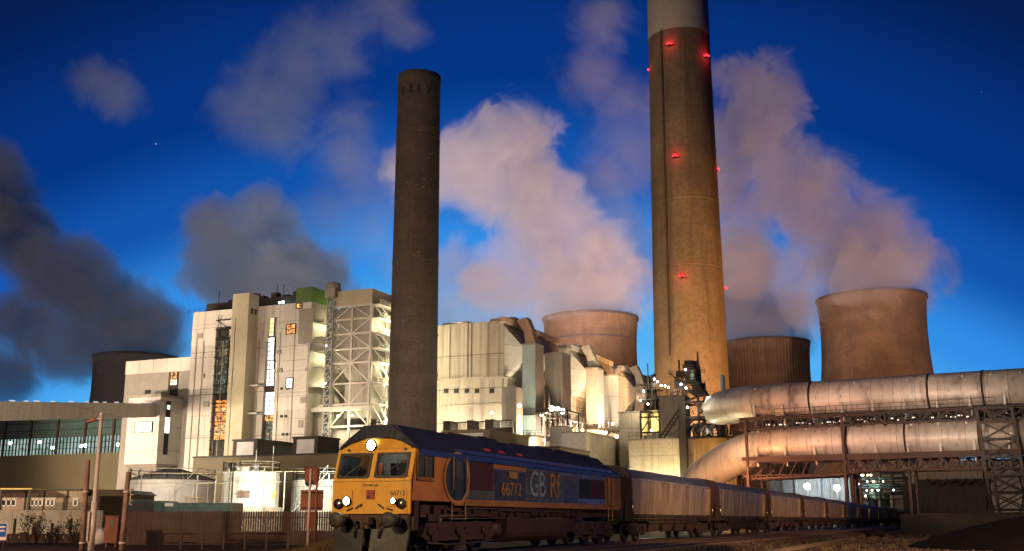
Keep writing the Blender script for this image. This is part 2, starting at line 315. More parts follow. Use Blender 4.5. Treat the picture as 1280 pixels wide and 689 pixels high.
def chimney_old():
    Y = 235; t = thing('chimney', 'shorter sooty brown concrete chimney beside the latticed tower, no red lamps', 'chimney', (-21.8, Y, 0))
    zt = zat(97, Y); rr = lambda z: 5.5 - 0.55 * z / zt
    b = MB(); b.lathe([(rr(0), 0)] + [(rr(zt * i / 24), zt * i / 24 - (0.01 if i == 24 else 0)) for i in range(1, 24)] + [(rr(zt - 2), zt - 2)], 64); b.build('shaft', M['chim_old'], t)
    b = MB(); b.lathe([(rr(zt) + 0.08, zt - 2.2), (rr(zt) + 0.12, zt), (rr(zt) - 0.6, zt), (rr(zt) - 0.6, zt - 12)], 64); b.build('rim', M['chim_old_top'], t)
    b = MB()
    for u, v, h in ((504.5, 113, 1.0), (514, 112, 1.1), (524, 112.5, 1.0), (536, 113, 0.8)):
        p = at(u, v, Y - 4); dx = p.x + 21.8; z = p.z; r_ = rr(z); dx = max(-r_ * .95, min(r_ * .95, dx)); dy = -math.sqrt(r_ ** 2 - dx ** 2)
        b.box(dx - 0.28, dx + 0.28, dy - 0.12, dy + 0.4, z - h, z + h)
    b.build('vent_slot', M['dark_open'], t)
    b = MB(); rnd = random.Random(3)
    for v in (174, 200, 210, 238, 246, 328, 410):
        for k in range(rnd.randint(2, 6)):
            a = R(rnd.uniform(200, 330)); z = zat(v, Y) + rnd.uniform(-1.2, 1.2); r_ = rr(z) + 0.025; w_ = rnd.uniform(0.04, 0.14); h_ = rnd.uniform(0.15, 0.4)
            P = lambda aa, zz: b.bm.verts.new((r_ * math.cos(aa), r_ * math.sin(aa), zz))
            b.bm.faces.new((P(a, z), P(a + w_, z + 0.1), P(a + w_, z + h_), P(a, z + h_ * 0.8)))
    b.build('repair_patch', M['lime_patch'], t)
    each('strengthening_band', M['chim_old_top'], t, (166, 178, 330, 420, 470), lambda b, v: b.lathe([(rr(zat(v, Y)) - 0.1, zat(v, Y)), (rr(zat(v, Y)) + 0.1, zat(v, Y)), (rr(zat(v, Y)) + 0.1, zat(v, Y) + 0.35), (rr(zat(v, Y)) - 0.1, zat(v, Y) + 0.35)], 64))
chimney_old()
NEW = dict(x=55.6, Y=330.0)
def chimney_new():
    Y = NEW['Y']; zt = zat(34, Y - 10); rr = lambda z: 11.85 - 1.85 * z / 162
    NEW['rr'] = rr; t = thing('chimney', 'tall tan concrete chimney with pale top band and red warning lamps', 'chimney', (NEW['x'], Y, 0))
    b = MB(); b.lathe([(rr(zt * i / 24), zt * i / 24) for i in range(25)], 96); b.build('shaft', M['chim_new'], t)
    b = MB(); b.lathe([(rr(zt) + 0.15, zt), (rr(zt) - 0.1, zt + 24), (rr(zt) - 1.0, zt + 24), (rr(zt) - 1.0, zt + 8)], 96); b.build('cap_band', M['chim_cap'], t)
    b = MB()
    for v in (247, 331, 150):
        z = zat(v, Y - 10); b.lathe([(rr(z), z), (rr(z) + 0.05, z), (rr(z) + 0.05, z + 0.25), (rr(z), z + 0.5)], 96)
    b.build('ring_joint', M['chim_new'], t)
    b = MB(); a = R(228)
    for z0 in range(50, 158, 6):
        c = lambda z, da: ((rr(z) + 0.2) * math.cos(a + da), (rr(z) + 0.2) * math.sin(a + da), z)
        for da in (-0.02, 0.02): b.bar(c(z0, da), c(z0 + 6, da), 0.12)
    b.build('ladder', M['steel_dark'], t)
    red = emis('red_lamp_glass', (1.0, 0.012, 0.02), 9); gl = (1.0, 0.05, 0.06)
    spots = [(838, 54, 'front lamp of the top ring on the tall chimney'), (804, 74, 'lamp on the left edge of the top ring on the tall chimney'), (883, 66, 'lamp on the right edge of the top ring on the tall chimney'),
             (845, 195, 'front lamp halfway up the tall chimney'), (892, 204, 'lamp on the right edge halfway up the tall chimney'), (853, 346, 'front lamp lowest on the tall chimney'), (904, 353, 'lamp on the right edge, lowest ring of the tall chimney')]
    for u, v, lab in spots:
        z = zat(v, Y - 10); p = at(u, v, Y); dx = p.x - NEW['x']; r_ = rr(z); edge = abs(dx) > r_ * 0.9
        if not edge: dx = at(u, v, Y - r_ * 0.97).x - NEW['x']
        dx = max(-r_ * 0.985, min(r_ * 0.985, dx)); dy = -math.sqrt(max(0, r_ ** 2 - dx ** 2)); n = Vector((dx, dy, 0)).normalized()
        L = thing('warning_lamp', 'small red ' + lab, 'warning lamp', Vector((NEW['x'] + dx, Y + dy, z)) + n * 0.05, 0, 'red aircraft warning lamps on the tall chimney')
        offs = [0] if edge else [-0.62, 0, 0.62]
        b = MB(); 
        for o in offs: b.box(-0.4 + o, 0.4 + o, n.y * 0.9 if not edge else -0.35, 0.35 if edge else 0, -0.5, -0.3)
        b.build('bracket', M['steel_dark'], L)
        b = MB()
        for o in offs: b.sphere((n.x * 0.6 + o, n.y * 0.6, 0.3 if o == 0 and not edge else -0.08), 0.3 if not edge else 0.36, 12)
        b.build('lamp_glass', red, L)
        pl = bpy.data.lights.new('red_lamp_light', 'POINT'); pl.energy = 520 if not edge else 110; pl.color = gl; pl.shadow_soft_size = 0.4
        po = bpy.data.objects.new('red_lamp_light', pl); COL.objects.link(po); po.parent = L; po.location = n * 2.2
chimney_new()
# ------------------------------------------------------------------ steam
def steam_mat(name, blobs, dens, amp, nscale, edge, color=(0.9, 0.9, 0.9), aniso=0.2, step=0.25, seed=0.0):
    """blobs: (centre, radius) in object space; density rises smoothly inside their blended outline, broken up by noise"""
    m = bpy.data.materials.new(name); m.use_nodes = True; nt = m.node_tree; nt.nodes.clear()
    out = _n(nt, 'ShaderNodeOutputMaterial'); pv = _n(nt, 'ShaderNodeVolumePrincipled'); nt.links.new(pv.outputs[0], out.inputs['Volume'])
    co = _n(nt, 'ShaderNodeTexCoord').outputs['Object']
    cur = None
    for c, r in blobs:
        d = _n(nt, 'ShaderNodeVectorMath', operation='DISTANCE'); nt.links.new(co, d.inputs[0]); d.inputs[1].default_value = c
        q = _n(nt, 'ShaderNodeMath', operation='MULTIPLY_ADD'); nt.links.new(d.outputs['Value'], q.inputs[0]); q.inputs[1].default_value = -1; q.inputs[2].default_value = r
        if cur is None: cur = q.outputs[0]
        else:
            s = _n(nt, 'ShaderNodeMath', operation='SMOOTH_MAX'); nt.links.new(cur, s.inputs[0]); nt.links.new(q.outputs[0], s.inputs[1]); s.inputs[2].default_value = 9.0; cur = s.outputs[0]
    mp = _n(nt, 'ShaderNodeMapping'); mp.inputs['Location'].default_value = (seed, seed * 0.7, 0); nt.links.new(co, mp.inputs[0])
    n = _n(nt, 'ShaderNodeTexNoise'); n.inputs['Scale'].default_value = nscale; n.inputs['Detail'].default_value = 6; n.inputs['Roughness'].default_value = 0.64; n.inputs['Distortion'].default_value = 0.7
    nt.links.new(mp.outputs[0], n.inputs[0])
    a = _n(nt, 'ShaderNodeMath', operation='MULTIPLY_ADD'); nt.links.new(n.outputs[0], a.inputs[0]); a.inputs[1].default_value = amp * 3.2; a.inputs[2].default_value = -amp * 1.1
    s = _n(nt, 'ShaderNodeMath', operation='ADD'); nt.links.new(cur, s.inputs[0]); nt.links.new(a.outputs[0], s.inputs[1])
    r = _n(nt, 'ShaderNodeMapRange', interpolation_type='SMOOTHSTEP'); nt.links.new(s.outputs[0], r.inputs[0]); r.inputs[1].default_value = 0; r.inputs[2].default_value = edge; r.inputs[4].default_value = dens
    nt.links.new(r.outputs[0], pv.inputs['Density']); pv.inputs['Color'].default_value = (*color, 1); pv.inputs['Anisotropy'].default_value = aniso
    pv.inputs['Density Attribute'].default_value = ''
    m.cycles.volume_step_rate = step
    return m
def steam(name, label, cat, Y, px, dens, amp=14, nscale=0.035, edge=16, group=None, color=(0.9, 0.9, 0.9), step=0.23, seed=0.0, aniso=0.2, grow=1.12):
    """px: (u, v, radius in px, depth offset m)"""
    c0 = at(px[0][0], px[0][1], Y); bl = []
    for q in px:
        yy = Y + (q[3] if len(q) > 3 else 0); p = at(q[0], q[1], yy); bl.append((tuple(p - c0), q[2] * grow * yy / F))
    b = MB()
    for c, r in bl: bmesh.ops.create_icosphere(b.bm, subdivisions=3, radius=r + amp * 1.3, matrix=Matrix.Translation(c))
    o = b.build(name, steam_mat(name + '_vapour', bl, dens, amp, nscale, edge, color, aniso, step, seed), None, c0)
    rm = o.modifiers.new('remesh', 'REMESH'); rm.mode = 'VOXEL'; rm.voxel_size = 5.0
    tag(o, label, cat, group)
    return o
G1 = 'steam plumes rising off the cooling towers'; G2 = 'loose steam clouds drifting in the dusk sky'
steam('steam_plume', 'thick brownish plume leaning left off the tall cooling tower at the right', 'steam plume', 525,
      [(1089, 356, 40), (1060, 352, 34), (1118, 350, 30), (1136, 346, 18), (1075, 350, 27, -22), (1108, 347, 26, -20), (1105, 318, 38), (1060, 318, 46), (1080, 285, 38), (1030, 285, 42), (1040, 255, 26), (1010, 245, 38), (975, 215, 36), (962, 172, 28), (955, 130, 25), (976, 112, 15), (925, 108, 22), (915, 165, 30, 20), (890, 230, 38, 30), (935, 265, 26, 20), (925, 320, 30, 20), (1000, 330, 24, 10), (1015, 372, 18, 6)],
      0.04, 18, 0.034, 9, G1, seed=3, grow=1.1)
steam('steam_plume', 'grey plume off the ribbed tower, curling behind the tall chimney', 'steam plume', 667,
      [(955, 412, 46), (975, 400, 28), (925, 395, 46), (915, 360, 44), (925, 335, 38), (890, 345, 36)], 0.045, 16, 0.03, 12, G1, seed=9)
steam('steam_plume', 'large pale pink plume glowing between the two chimneys', 'steam plume', 600,
      [(725, 376, 25, -20), (755, 374, 24, -18), (738, 378, 50), (770, 370, 26), (705, 372, 34), (735, 345, 48), (765, 335, 24), (700, 345, 52), (735, 320, 45), (690, 290, 52), (660, 240, 48), (650, 195, 42), (660, 162, 24), (625, 172, 26), (695, 255, 28), (722, 292, 28), (610, 225, 44), (575, 205, 42), (535, 220, 38), (645, 340, 36), (612, 352, 24)],
      0.04, 18, 0.032, 9, G1, seed=1, grow=0.98)
steam('steam_cloud', 'grey lower steam bank between the shorter chimney and the pale pink plume', 'cloud', 640, [(585, 365, 36), (560, 335, 34), (600, 395, 30), (550, 385, 34), (625, 385, 24)], 0.02, 15, 0.03, 16, G2, seed=63)
steam('steam_plume', 'dark plume trailing left off the unlit far cooling tower', 'steam plume', 710,
      [(168, 428, 48), (200, 425, 20), (185, 410, 36), (150, 405, 42), (115, 375, 48), (80, 345, 42), (55, 330, 32), (95, 425, 36), (60, 445, 30), (188, 375, 14), (15, 290, 40, 20), (-10, 230, 40, 30), (5, 470, 30, 20), (25, 400, 30, 20)],
      0.055, 15, 0.03, 10, G1, seed=5, color=(0.75, 0.75, 0.78))
steam('steam_plume', 'dark grey steam bank looming above the boiler house roof', 'steam plume', 640,
      [(400, 352, 36), (350, 345, 50), (300, 350, 40), (290, 310, 42), (265, 285, 28), (335, 280, 32), (260, 350, 24)],
      0.055, 15, 0.03, 10, G1, seed=12, color=(0.78, 0.77, 0.78))
steam('steam_cloud', 'small pale detached steam puff alone in the upper left sky', 'cloud', 620, [(115, 97, 22), (142, 112, 26), (150, 132, 18)], 0.034, 10, 0.034, 15, G2, seed=2, grow=1.3)
steam('steam_cloud', 'wispy pale steam cloud high in the sky left of the shorter chimney', 'cloud', 640, [(385, 45, 30), (370, 85, 42), (340, 135, 45), (300, 130, 30), (420, 60, 30), (440, 155, 28), (430, 190, 30), (350, 170, 30)], 0.018, 20, 0.034, 22, G2, seed=22)
steam('steam_cloud', 'faint ragged steam drifting left out from behind the shorter chimney', 'cloud', 650, [(500, 225, 40), (450, 235, 38), (410, 270, 40), (460, 290, 34), (500, 320, 30)], 0.011, 18, 0.03, 24, G2, seed=52)
steam('steam_cloud', 'thin steam wisp touching the top edge of the sky above the shorter chimney', 'cloud', 640, [(480, 5, 36), (500, 40, 24), (455, 30, 20)], 0.016, 17, 0.034, 20, G2, seed=31)
steam('steam_cloud', 'bluish steam haze hanging against the left side of the tall chimney', 'cloud', 700, [(790, 190, 40), (760, 225, 42), (740, 90, 34), (755, 30, 36), (790, 130, 34), (780, 290, 40), (800, 340, 40)], 0.015, 18, 0.03, 24, G2, seed=41)
# dim afterglow lamp
sun = bpy.data.lights.new('sun', 'SUN'); so = bpy.data.objects.new('sun', sun); COL.objects.link(so)
sun.energy = 0.55; sun.angle = R(8); sun.color = (1.0, 0.72, 0.5); so.rotation_euler = (R(72), 0, R(-50))
def flood(name, loc, aim, watt, col, size=45, soft=1.0, blend=0.6):
    l = bpy.data.lights.new(name, 'SPOT'); l.energy = watt; l.color = col; l.spot_size = R(size); l.spot_blend = blend; l.shadow_soft_size = soft
    o = bpy.data.objects.new(name, l); COL.objects.link(o); o.location = loc
    o.rotation_euler = (Vector(aim) - Vector(loc)).to_track_quat('-Z', 'Y').to_euler(); return o
def lampl(name, loc, watt, col, soft=0.3):
    l = bpy.data.lights.new(name, 'POINT'); l.energy = watt; l.color = col; l.shadow_soft_size = soft
    o = bpy.data.objects.new(name, l); COL.objects.link(o); o.location = loc; return o
SOD, WARM, WHITE, COOL = (1.0, 0.45, 0.14), (1.0, 0.78, 0.55), (1.0, 0.9, 0.72), (0.8, 0.93, 1.0)
flood('tower_floodlight', (130, 360, 4), (155, 525, 65), 720e3, SOD, 75, 3)
flood('tower_floodlight', (90, 420, 4), (50, 600, 75), 520e3, SOD, 60, 3); flood('tower_floodlight', (210, 470, 4), (190, 667, 80), 300e3, SOD, 60, 3)
flood('plume_fill_light', (-14, 262, 54), (20, 600, 180), 1.05e7, (1.0, 0.66, 0.6), 36, 5); flood('plume_fill_light', (10, 400, 5), (5, 600, 190), 2.6e6, (1.0, 0.66, 0.6), 50, 5)  # plume lights here and below are added fill standing in for plant glow
flood('plume_fill_light', (110, 190, 12), (132, 525, 165), 6.0e6, (1.0, 0.58, 0.5), 34, 5)
flood('plume_fill_light', (260, 420, 5), (160, 530, 135), 0.6e6, (1.0, 0.58, 0.5), 50, 5)
flood('plume_fill_light', (110, 420, 5), (140, 667, 150), 0.6e6, (1.0, 0.6, 0.52), 55, 5)
flood('plume_fill_light', (-150, 470, 5), (-225, 700, 170), 0.7e6, (0.95, 0.92, 0.9), 60, 5)
flood('plume_fill_light', (-120, 440, 5), (-150, 640, 190), 0.6e6, (0.98, 0.9, 0.86), 60, 5)
flood('plume_fill_light', (-90, 400, 5), (-110, 640, 320), 1.9e6, (0.92, 0.96, 1.0), 55, 5)
SC.render.engine = 'CYCLES'
SC.cycles.use_denoising = True; SC.cycles.use_adaptive_sampling = True; SC.cycles.adaptive_threshold = 0.03; SC.cycles.max_bounces = 6; SC.cycles.volume_bounces = 1; SC.cycles.sample_clamp_indirect = 4; SC.cycles.volume_max_steps = 128
# ------------------------------------------------------------------ station frame: x along the long facades (to the right, nearer), y away
ANG = -23.5
pc = at(390, 377, 250); FB = Frame(pc.x, pc.y, ANG)               # boiler house front right corner
M['glow_mix'] = lit_glass('lit_stairwell_glass', (1.0, 0.62, 0.28), (1.0, 0.95, 0.78), (0.05, 0.035, 0.02), 2.0, 0.7, 0.34)
M['glow_orange'] = lit_glass('orange_lit_stairwell', (1.0, 0.32, 0.06), (1.0, 0.5, 0.18), (0.08, 0.035, 0.015), 1.7, 0.8, 0.40)
M['glow_dim'] = lit_glass('dim_lit_stairwell', (0.25, 0.3, 0.22), (0.35, 0.25, 0.12), (0.02, 0.025, 0.022), 1.1, 0.8, 0.47)
M['glow_white'] = lit_glass('white_lit_glazing', (0.85, 1.0, 0.9), (1.0, 0.97, 0.8), (0.2, 0.22, 0.18), 2.2, 0.7, 0.30)
M['glow_teal'] = lit_glass('greenish_lit_hall_glazing', (0.25, 0.42, 0.36), (0.45, 0.62, 0.55), (0.08, 0.17, 0.15), 0.85, 0.35, 0.33, 2.0)
M['teal_glass'] = mk('dark_teal_glazing', (0.06, 0.10, 0.09), (0.045, 0.08, 0.075), 0.3, 0.3, streak=0.2)
M['hall_lamp'] = emis('hall_lamp', (0.8, 1.0, 0.95), 9)
M['lamp_white'] = emis('white_lamp', (1.0, 0.93, 0.75), 30)
M['lamp_warm'] = emis('warm_lamp', (1.0, 0.72, 0.35), 25)
M['lamp_cool'] = emis('cool_lamp', (0.75, 0.9, 1.0), 45)
def slot_window(root, fr, u0, u1, v0, v1, d, name, m, bars=(0, 0), frame_m=None, fw=0.18):
    """lit opening: the pane lies back in its reveal, the frame and glazing bars stand in front"""
    um, vm = (u0 + u1) / 2, (v0 + v1) / 2
    x0, _ = fr.hit(u0, vm, d); x1, _ = fr.hit(u1, vm, d); z1 = fr.hit(um, v0, d)[1]; z0 = fr.hit(um, v1, d)[1]
    b = MB(); b.box(x0, x1, d - 0.12, d + 0.10, z0, z1); o = b.build(name, m, root)
    b = MB()
    b.box(x0 - fw, x0, d - 0.3, d + 0.05, z0 - fw, z1 + fw); b.box(x1, x1 + fw, d - 0.3, d + 0.05, z0 - fw, z1 + fw)
    b.box(x0, x1, d - 0.3, d + 0.05, z1, z1 + fw); b.box(x0, x1, d - 0.3, d + 0.05, z0 - fw, z0)
    for i in range(1, bars[0] + 1): x = x0 + (x1 - x0) * i / (bars[0] + 1); b.box(x - 0.06, x + 0.06, d - 0.22, d - 0.13, z0, z1)
    for i in range(1, bars[1] + 1): z = z0 + (z1 - z0) * i / (bars[1] + 1); b.box(x0, x1, d - 0.24, d - 0.14, z - 0.07, z + 0.07)
    b.build('frame', frame_m or M['steel_dark'], o)
    return x0, x1, z0, z1
def ladder_mast(b, x0, x1, y0, y1, z0, z1, step=3.0, w=0.18):
    n = max(1, round((z1 - z0) / step))
    for x in (x0, x1):
        for y in (y0, y1): b.box(x - w / 2, x + w / 2, y - w / 2, y + w / 2, z0, z1)
    for i in range(n + 1):
        z = z0 + (z1 - z0) * i / n
        b.bar((x0, y0, z), (x1, y0, z), w); b.bar((x0, y1, z), (x1, y1, z), w); b.bar((x0, y0, z), (x0, y1, z), w); b.bar((x1, y0, z), (x1, y1, z), w)
        if i < n:
            z2 = z0 + (z1 - z0) * (i + 1) / n
            b.bar((x0, y0, z), (x1, y0, z2), w * 0.7); b.bar((x1, y0, z), (x1, y1, z2), w * 0.7)
def handrail(b, pts, h=1.1, post=2.0, w=0.06):
    for p, q in zip(pts, pts[1:]):
        p, q = Vector(p), Vector(q); L = (q - p).length; n = max(1, round(L / post))
        for i in range(n + 1):
            a = p.lerp(q, i / n); b.bar(a, a + Vector((0, 0, h)), w)
        for k in (0.5, 1.0): b.bar(p + Vector((0, 0, h * k)), q + Vector((0, 0, h * k)), w)
# ---------------- boiler house
def boiler_house():
    t = fthing('boiler_house', 'tall pale boiler house with lit vertical stair slots and a green box on its roof', 'power station building', FB)
    xs = lambda u, v=470, d=0: FB.hit(u, v, d)[0]
    zs = lambda v, u=320, d=0: FB.hit(u, v, d)[1]
    xl = xs(237); ztop = FB.hit(390, 377)[1]; D = 34
    slots = [(267, 285.5, 396, 572), (330.5, 344, 387, 556)]
    # main wall in strips between the slots, the smooth parapet band above the ribbed sheeting
    zb = zs(432, 260)
    b = MB(); b2 = MB()
    edges = [xl, xs(267), xs(285.5), xs(330.5), xs(344), 0.0]
    b.box(edges[0], edges[1], 0, 2, 0, zb); b2.box(edges[0] - 0.05, edges[1], -0.08, 2, zb, ztop)
    b.box(edges[1], edges[2], 1.2, 2.5, 0, ztop - 4); b2.box(edges[1] + 0.01, edges[2] - 0.01, -0.08, 2, ztop - 4.2, ztop)
    b.box(edges[2], edges[3], 0, 2, 0, zb - 0.0); b2.box(edges[2], edges[3], -0.08, 2, zb, ztop)
    b.box(edges[3], edges[4], 1.2, 2.5, 0, ztop - 3.0); b2.box(edges[3] + 0.01, edges[4] - 0.01, -0.08, 2, ztop - 3, ztop)
    zc = zs(470, 365)
    b.box(edges[4], edges[5], 0, 2, 0, zc - 8); b2.box(edges[4], edges[5], -0.08, 2, zc - 8, ztop)
    b.box(xl + 0.5, xl + 2.5, 2, D, 0, ztop - 0.05); b.box(xl + 2.5, -2.0, D - 2, D, 0, ztop - 0.1)
    wall = b.build('wall', M['cladding'], t); b2.build('upper_wall', M['cladding_plain'], t)
    b = MB(); b.box(-2, 0, 2, D - 0.01, 0, ztop - 0.03); b.build('end_wall', M['cladding_plain'], t)
    b = MB(); b.box(xl + 2.51, -2.01, 2.01, D - 2.01, ztop - 1.2, ztop - 0.4); b.build('roof', M['roof_dark'], t)
    # stair slots
    segs = [(2.0, 396, 412, 'glow_dim'), (2, 412, 426, 'dark_open'), (2, 426, 492, 'glow_dim'), (2, 492, 500, 'dark_open'), (2, 500, 550, 'glow_orange'), (2, 550, 575, 'dark_open')]
    for d, v0, v1, m in segs: slot_window(t, FB, 268.2, 284.6, v0 + .6, v1 - .4, 1.1, 'stair_glazing', M[m], (1, max(1, int((v1 - v0) / 5))))
    for v0, v1, m in ((387, 395, 'dark_open'), (395, 421, 'glow_mix'), (422, 451, 'glow_white'), (451, 462, 'glow_mix'), (462, 483, 'glow_white'), (483, 490, 'dark_open'), (490, 519, 'glow_white'), (519, 527, 'glow_orange'), (527, 556, 'glow_dim')):
        slot_window(t, FB, 331.5, 343.2, v0 + .5, v1 - .5, 1.1, 'stair_glazing', M[m], (1, max(1, int((v1 - v0) / 6))))
    b = MB()
    for k in range(15):
        z = zs(401 + k * 11.5, 276); b.box(edges[1] + 0.1, edges[2] - 0.1, -0.6, 0.7, z, z + 0.14)
        if k < 14: z2 = zs(401 + (k + 1) * 11.5, 276); b.bar((edges[1] + 0.3, -0.3, z), (edges[2] - 0.3, -0.3, z2), 0.12)
    x0 = edges[1] + 1.0
    for x in (x0, x0 + 0.7): b.box(x - 0.06, x + 0.06, -0.75, -0.62, zs(580), zs(395, 276))
    b.build('stair_flight', M['steel_dark'], t)
    # projecting service tower
    xa, xb = xs(285.5, 470, -4), xs(306, 470, -4); zt2 = FB.hit(300, 367, -4)[1]
    b = MB(); b.box(xa, xb, -4, 0.0 - 0.09, 0, zt2); b.build('service_tower', M['cladding_olive'], t)
    each('vent_slot', M['dark_open'], t, (-2.6, -1.2), lambda b, y: b.box(xb - 0.02, xb + 0.06, y - 0.35, y + 0.35, zt2 - 5.0, zt2 - 3.6))
    b = MB()
    for v in (484.5, 519): z = zs(v, 316); b.box(xb, xs(330), -2.2, -0.1, z, z + 0.35)
    b.build('ledge', M['steel_pale'], t)
    b = MB()
    for v in (462, 487, 527): z = zs(v, 316); b.box(xs(312.5), xs(318), -0.16, -0.05, z - 3.2, z)
    b.build('door_recess', M['dark_clad'], t)
    slot_window(t, FB, 313.5, 320.5, 398, 421, -0.1, 'stair_glazing', M['glow_orange'], (1, 4))
    slot_window(t, FB, 323, 328.5, 415, 423, -0.1, 'louvre', M['pale_panel'], (0, 3), M['steel_pale'])
    # windows and small openings right of the slots
    slot_window(t, FB, 359, 369.5, 406, 417, -0.1, 'window', M['glow_orange'], (1, 1))
    slot_window(t, FB, 358.5, 366, 473, 485, -0.1, 'window', M['glow_white'], (1, 1))
    slot_window(t, FB, 371.5, 377.5, 380, 385, -0.1, 'window', M['glow_orange'], (0, 0))
    for u, v in ((352.5, 486), (360, 486), (352, 520.5), (357.5, 520.5), (354, 543), (359, 543)):
        x, z = FB.hit(u, v); b = MB(); b.box(x - 0.35, x + 0.35, -0.2, 0, z - 0.3, z + 0.3); b.build('vent_hole', M['dark_open'], t)
    b = MB(); b.box(xs(371), xs(389), -0.2, -0.085, zs(430, 380), ztop - 1.6); b.build('grey_panel', M['cladding_grey'], t)
    b = MB()
    for v in (406, 447, 487, 520, 545):
        z = zs(v, 260); b.box(xl, edges[1], -0.1, 0, z, z + 0.12)
        z = zs(v + 6 - 2, 365); b.box(edges[4], -0.02, -0.14, -0.081, z, z + 0.08)
    b.build('joint_strip', M['cladding_grey'], t)
    # roof plant
    b = MB(); x0, x1 = FB.hit(258, 385, 6)[0], FB.hit(372, 378, 6)[0]; b.box(x0, x1, 6, 16, ztop + 0.002, ztop + 3.4); b.build('roof_plant_room', M['dark_clad'], t)
    b = MB()
    for k in range(9): x = x0 + 6 + k * 3.3; b.box(x, x + 1.2 + (k % 3) * 0.4, 7, 9, ztop + 3.401, ztop + 4.1 + (k * 37 % 5) * 0.3)
    for x in (x0 + 3, x0 + 21, x0 + 23): b.bar((x, 7, ztop + 3.4), (x, 7, ztop + 6.8), 0.14)
    b.build('roof_vent', M['steel_dark'], t)
    b = MB(); handrail(b, [(x0 - 2, 1.6, ztop), (edges[4] + 6, 1.6, ztop)], 1.1, 1.8, 0.07); b.build('roof_handrail', M['steel_dark'], t)
    for u in (349, 353.5): 
        p = FB.hit(u, 380, 4); b = MB(); b.sphere((p[0], 4, ztop + 1.5), 0.28); b.build('roof_lamp', M['lamp_cool'], t)
    b = MB(); x0, x1 = FB.hit(370, 368, -0.4)[0], 0.15; zg = FB.hit(392, 358, -0.4)[1]; b.box(x0, x1, -0.4, 9, ztop + 0.004, zg); b.build('green_roof_box', M['green_clad'], t)
    # right-hand end: floodlit shaft face with landings
    for v in (404, 423, 441, 461, 486):
        z = FB.hitx(397, v)[1]; b = MB(); b.box(0.01, 2.2, 2, 12, z, z + 0.22); handrail(b, [(2.1, 2, z), (2.1, 12, z)], 1.1, 2.5, 0.08); b.build('landing', M['steel_grey'], t)
    b = MB(); z0, z1 = FB.hitx(397, 560)[1], FB.hitx(397, 502)[1]; b.box(0.01, 3.6, 3, 11, 0, z1 - 4); b.hexa([(0.01, 3, z1 - 3.99), (3.6, 3, z1 - 3.99), (3.6, 11, z1 - 3.99), (0.01, 11, z1 - 3.99)], [(0.01, 7, z1 + 3), (0.6, 7, z1 + 3), (0.6, 11, z1 + 3), (0.01, 11, z1 + 3)]); b.build('hopper_housing', M['cladding_grey'], t)
    b = MB(); rnd = random.Random(17)
    for u in (243, 252, 289.5, 303, 322, 348, 366, 384):
        x = FB.hit(u, 470, -.2)[0]; y = -4.12 if 287 < u < 306 else -.22; b.box(x - .09, x + .09, y, y + .1, 2, ztop - rnd.uniform(1, 9))
    b.build('downpipe', M['cladding_grey'], t)
    for u, v, w, h in ((250, 420, .8, .6), (254, 470, .5, .5), (258, 505, .9, .7), (312, 450, .5, .9), (349, 440, .6, .5), (350, 463, .7, .5), (380, 500, .9, .7), (376, 530, .6, .9), (384, 462, .5, .4)):
        x, z = FB.hit(u, v, -.1); b = MB(); b.box(x - w, x + w, -.28, -.09, z - h, z + h); b.build('wall_box', M['cladding_grey'], t)
    return t
boiler_house()
# lift mast
FM = FB
ym = FB.hitx(404.5, 500, 3.0)[0]
def lift_mast():
    t = fthing('lift_mast', 'slim dark lattice lift mast with glazed car between the boiler house and the braced tower', 'lift mast', FB, 3.0, ym)
    zt = FB.hit(408, 372, ym)[1]
    b = MB(); ladder_mast(b, 0, 1.7, 0, 1.7, 0, zt, 2.1, 0.2); b.build('lattice', M['steel_grey'], t)
    b = MB(); z = zt; b.box(-0.5, 2.3, -0.5, 2.2, z, z + 2.2); b.lathe([(1.7, z + 2.21), (1.7, z + 3.4), (0.2, z + 4.0)], 12, (0.9, 0.9)); b.build('head_house', M['cladding_grey'], t)
    b = MB(); b.box(0.15, 1.55, 0.15, 1.55, 2, zt - 1); b.build('glazed_shaft', M['glow_dim'], t)
lift_mast()
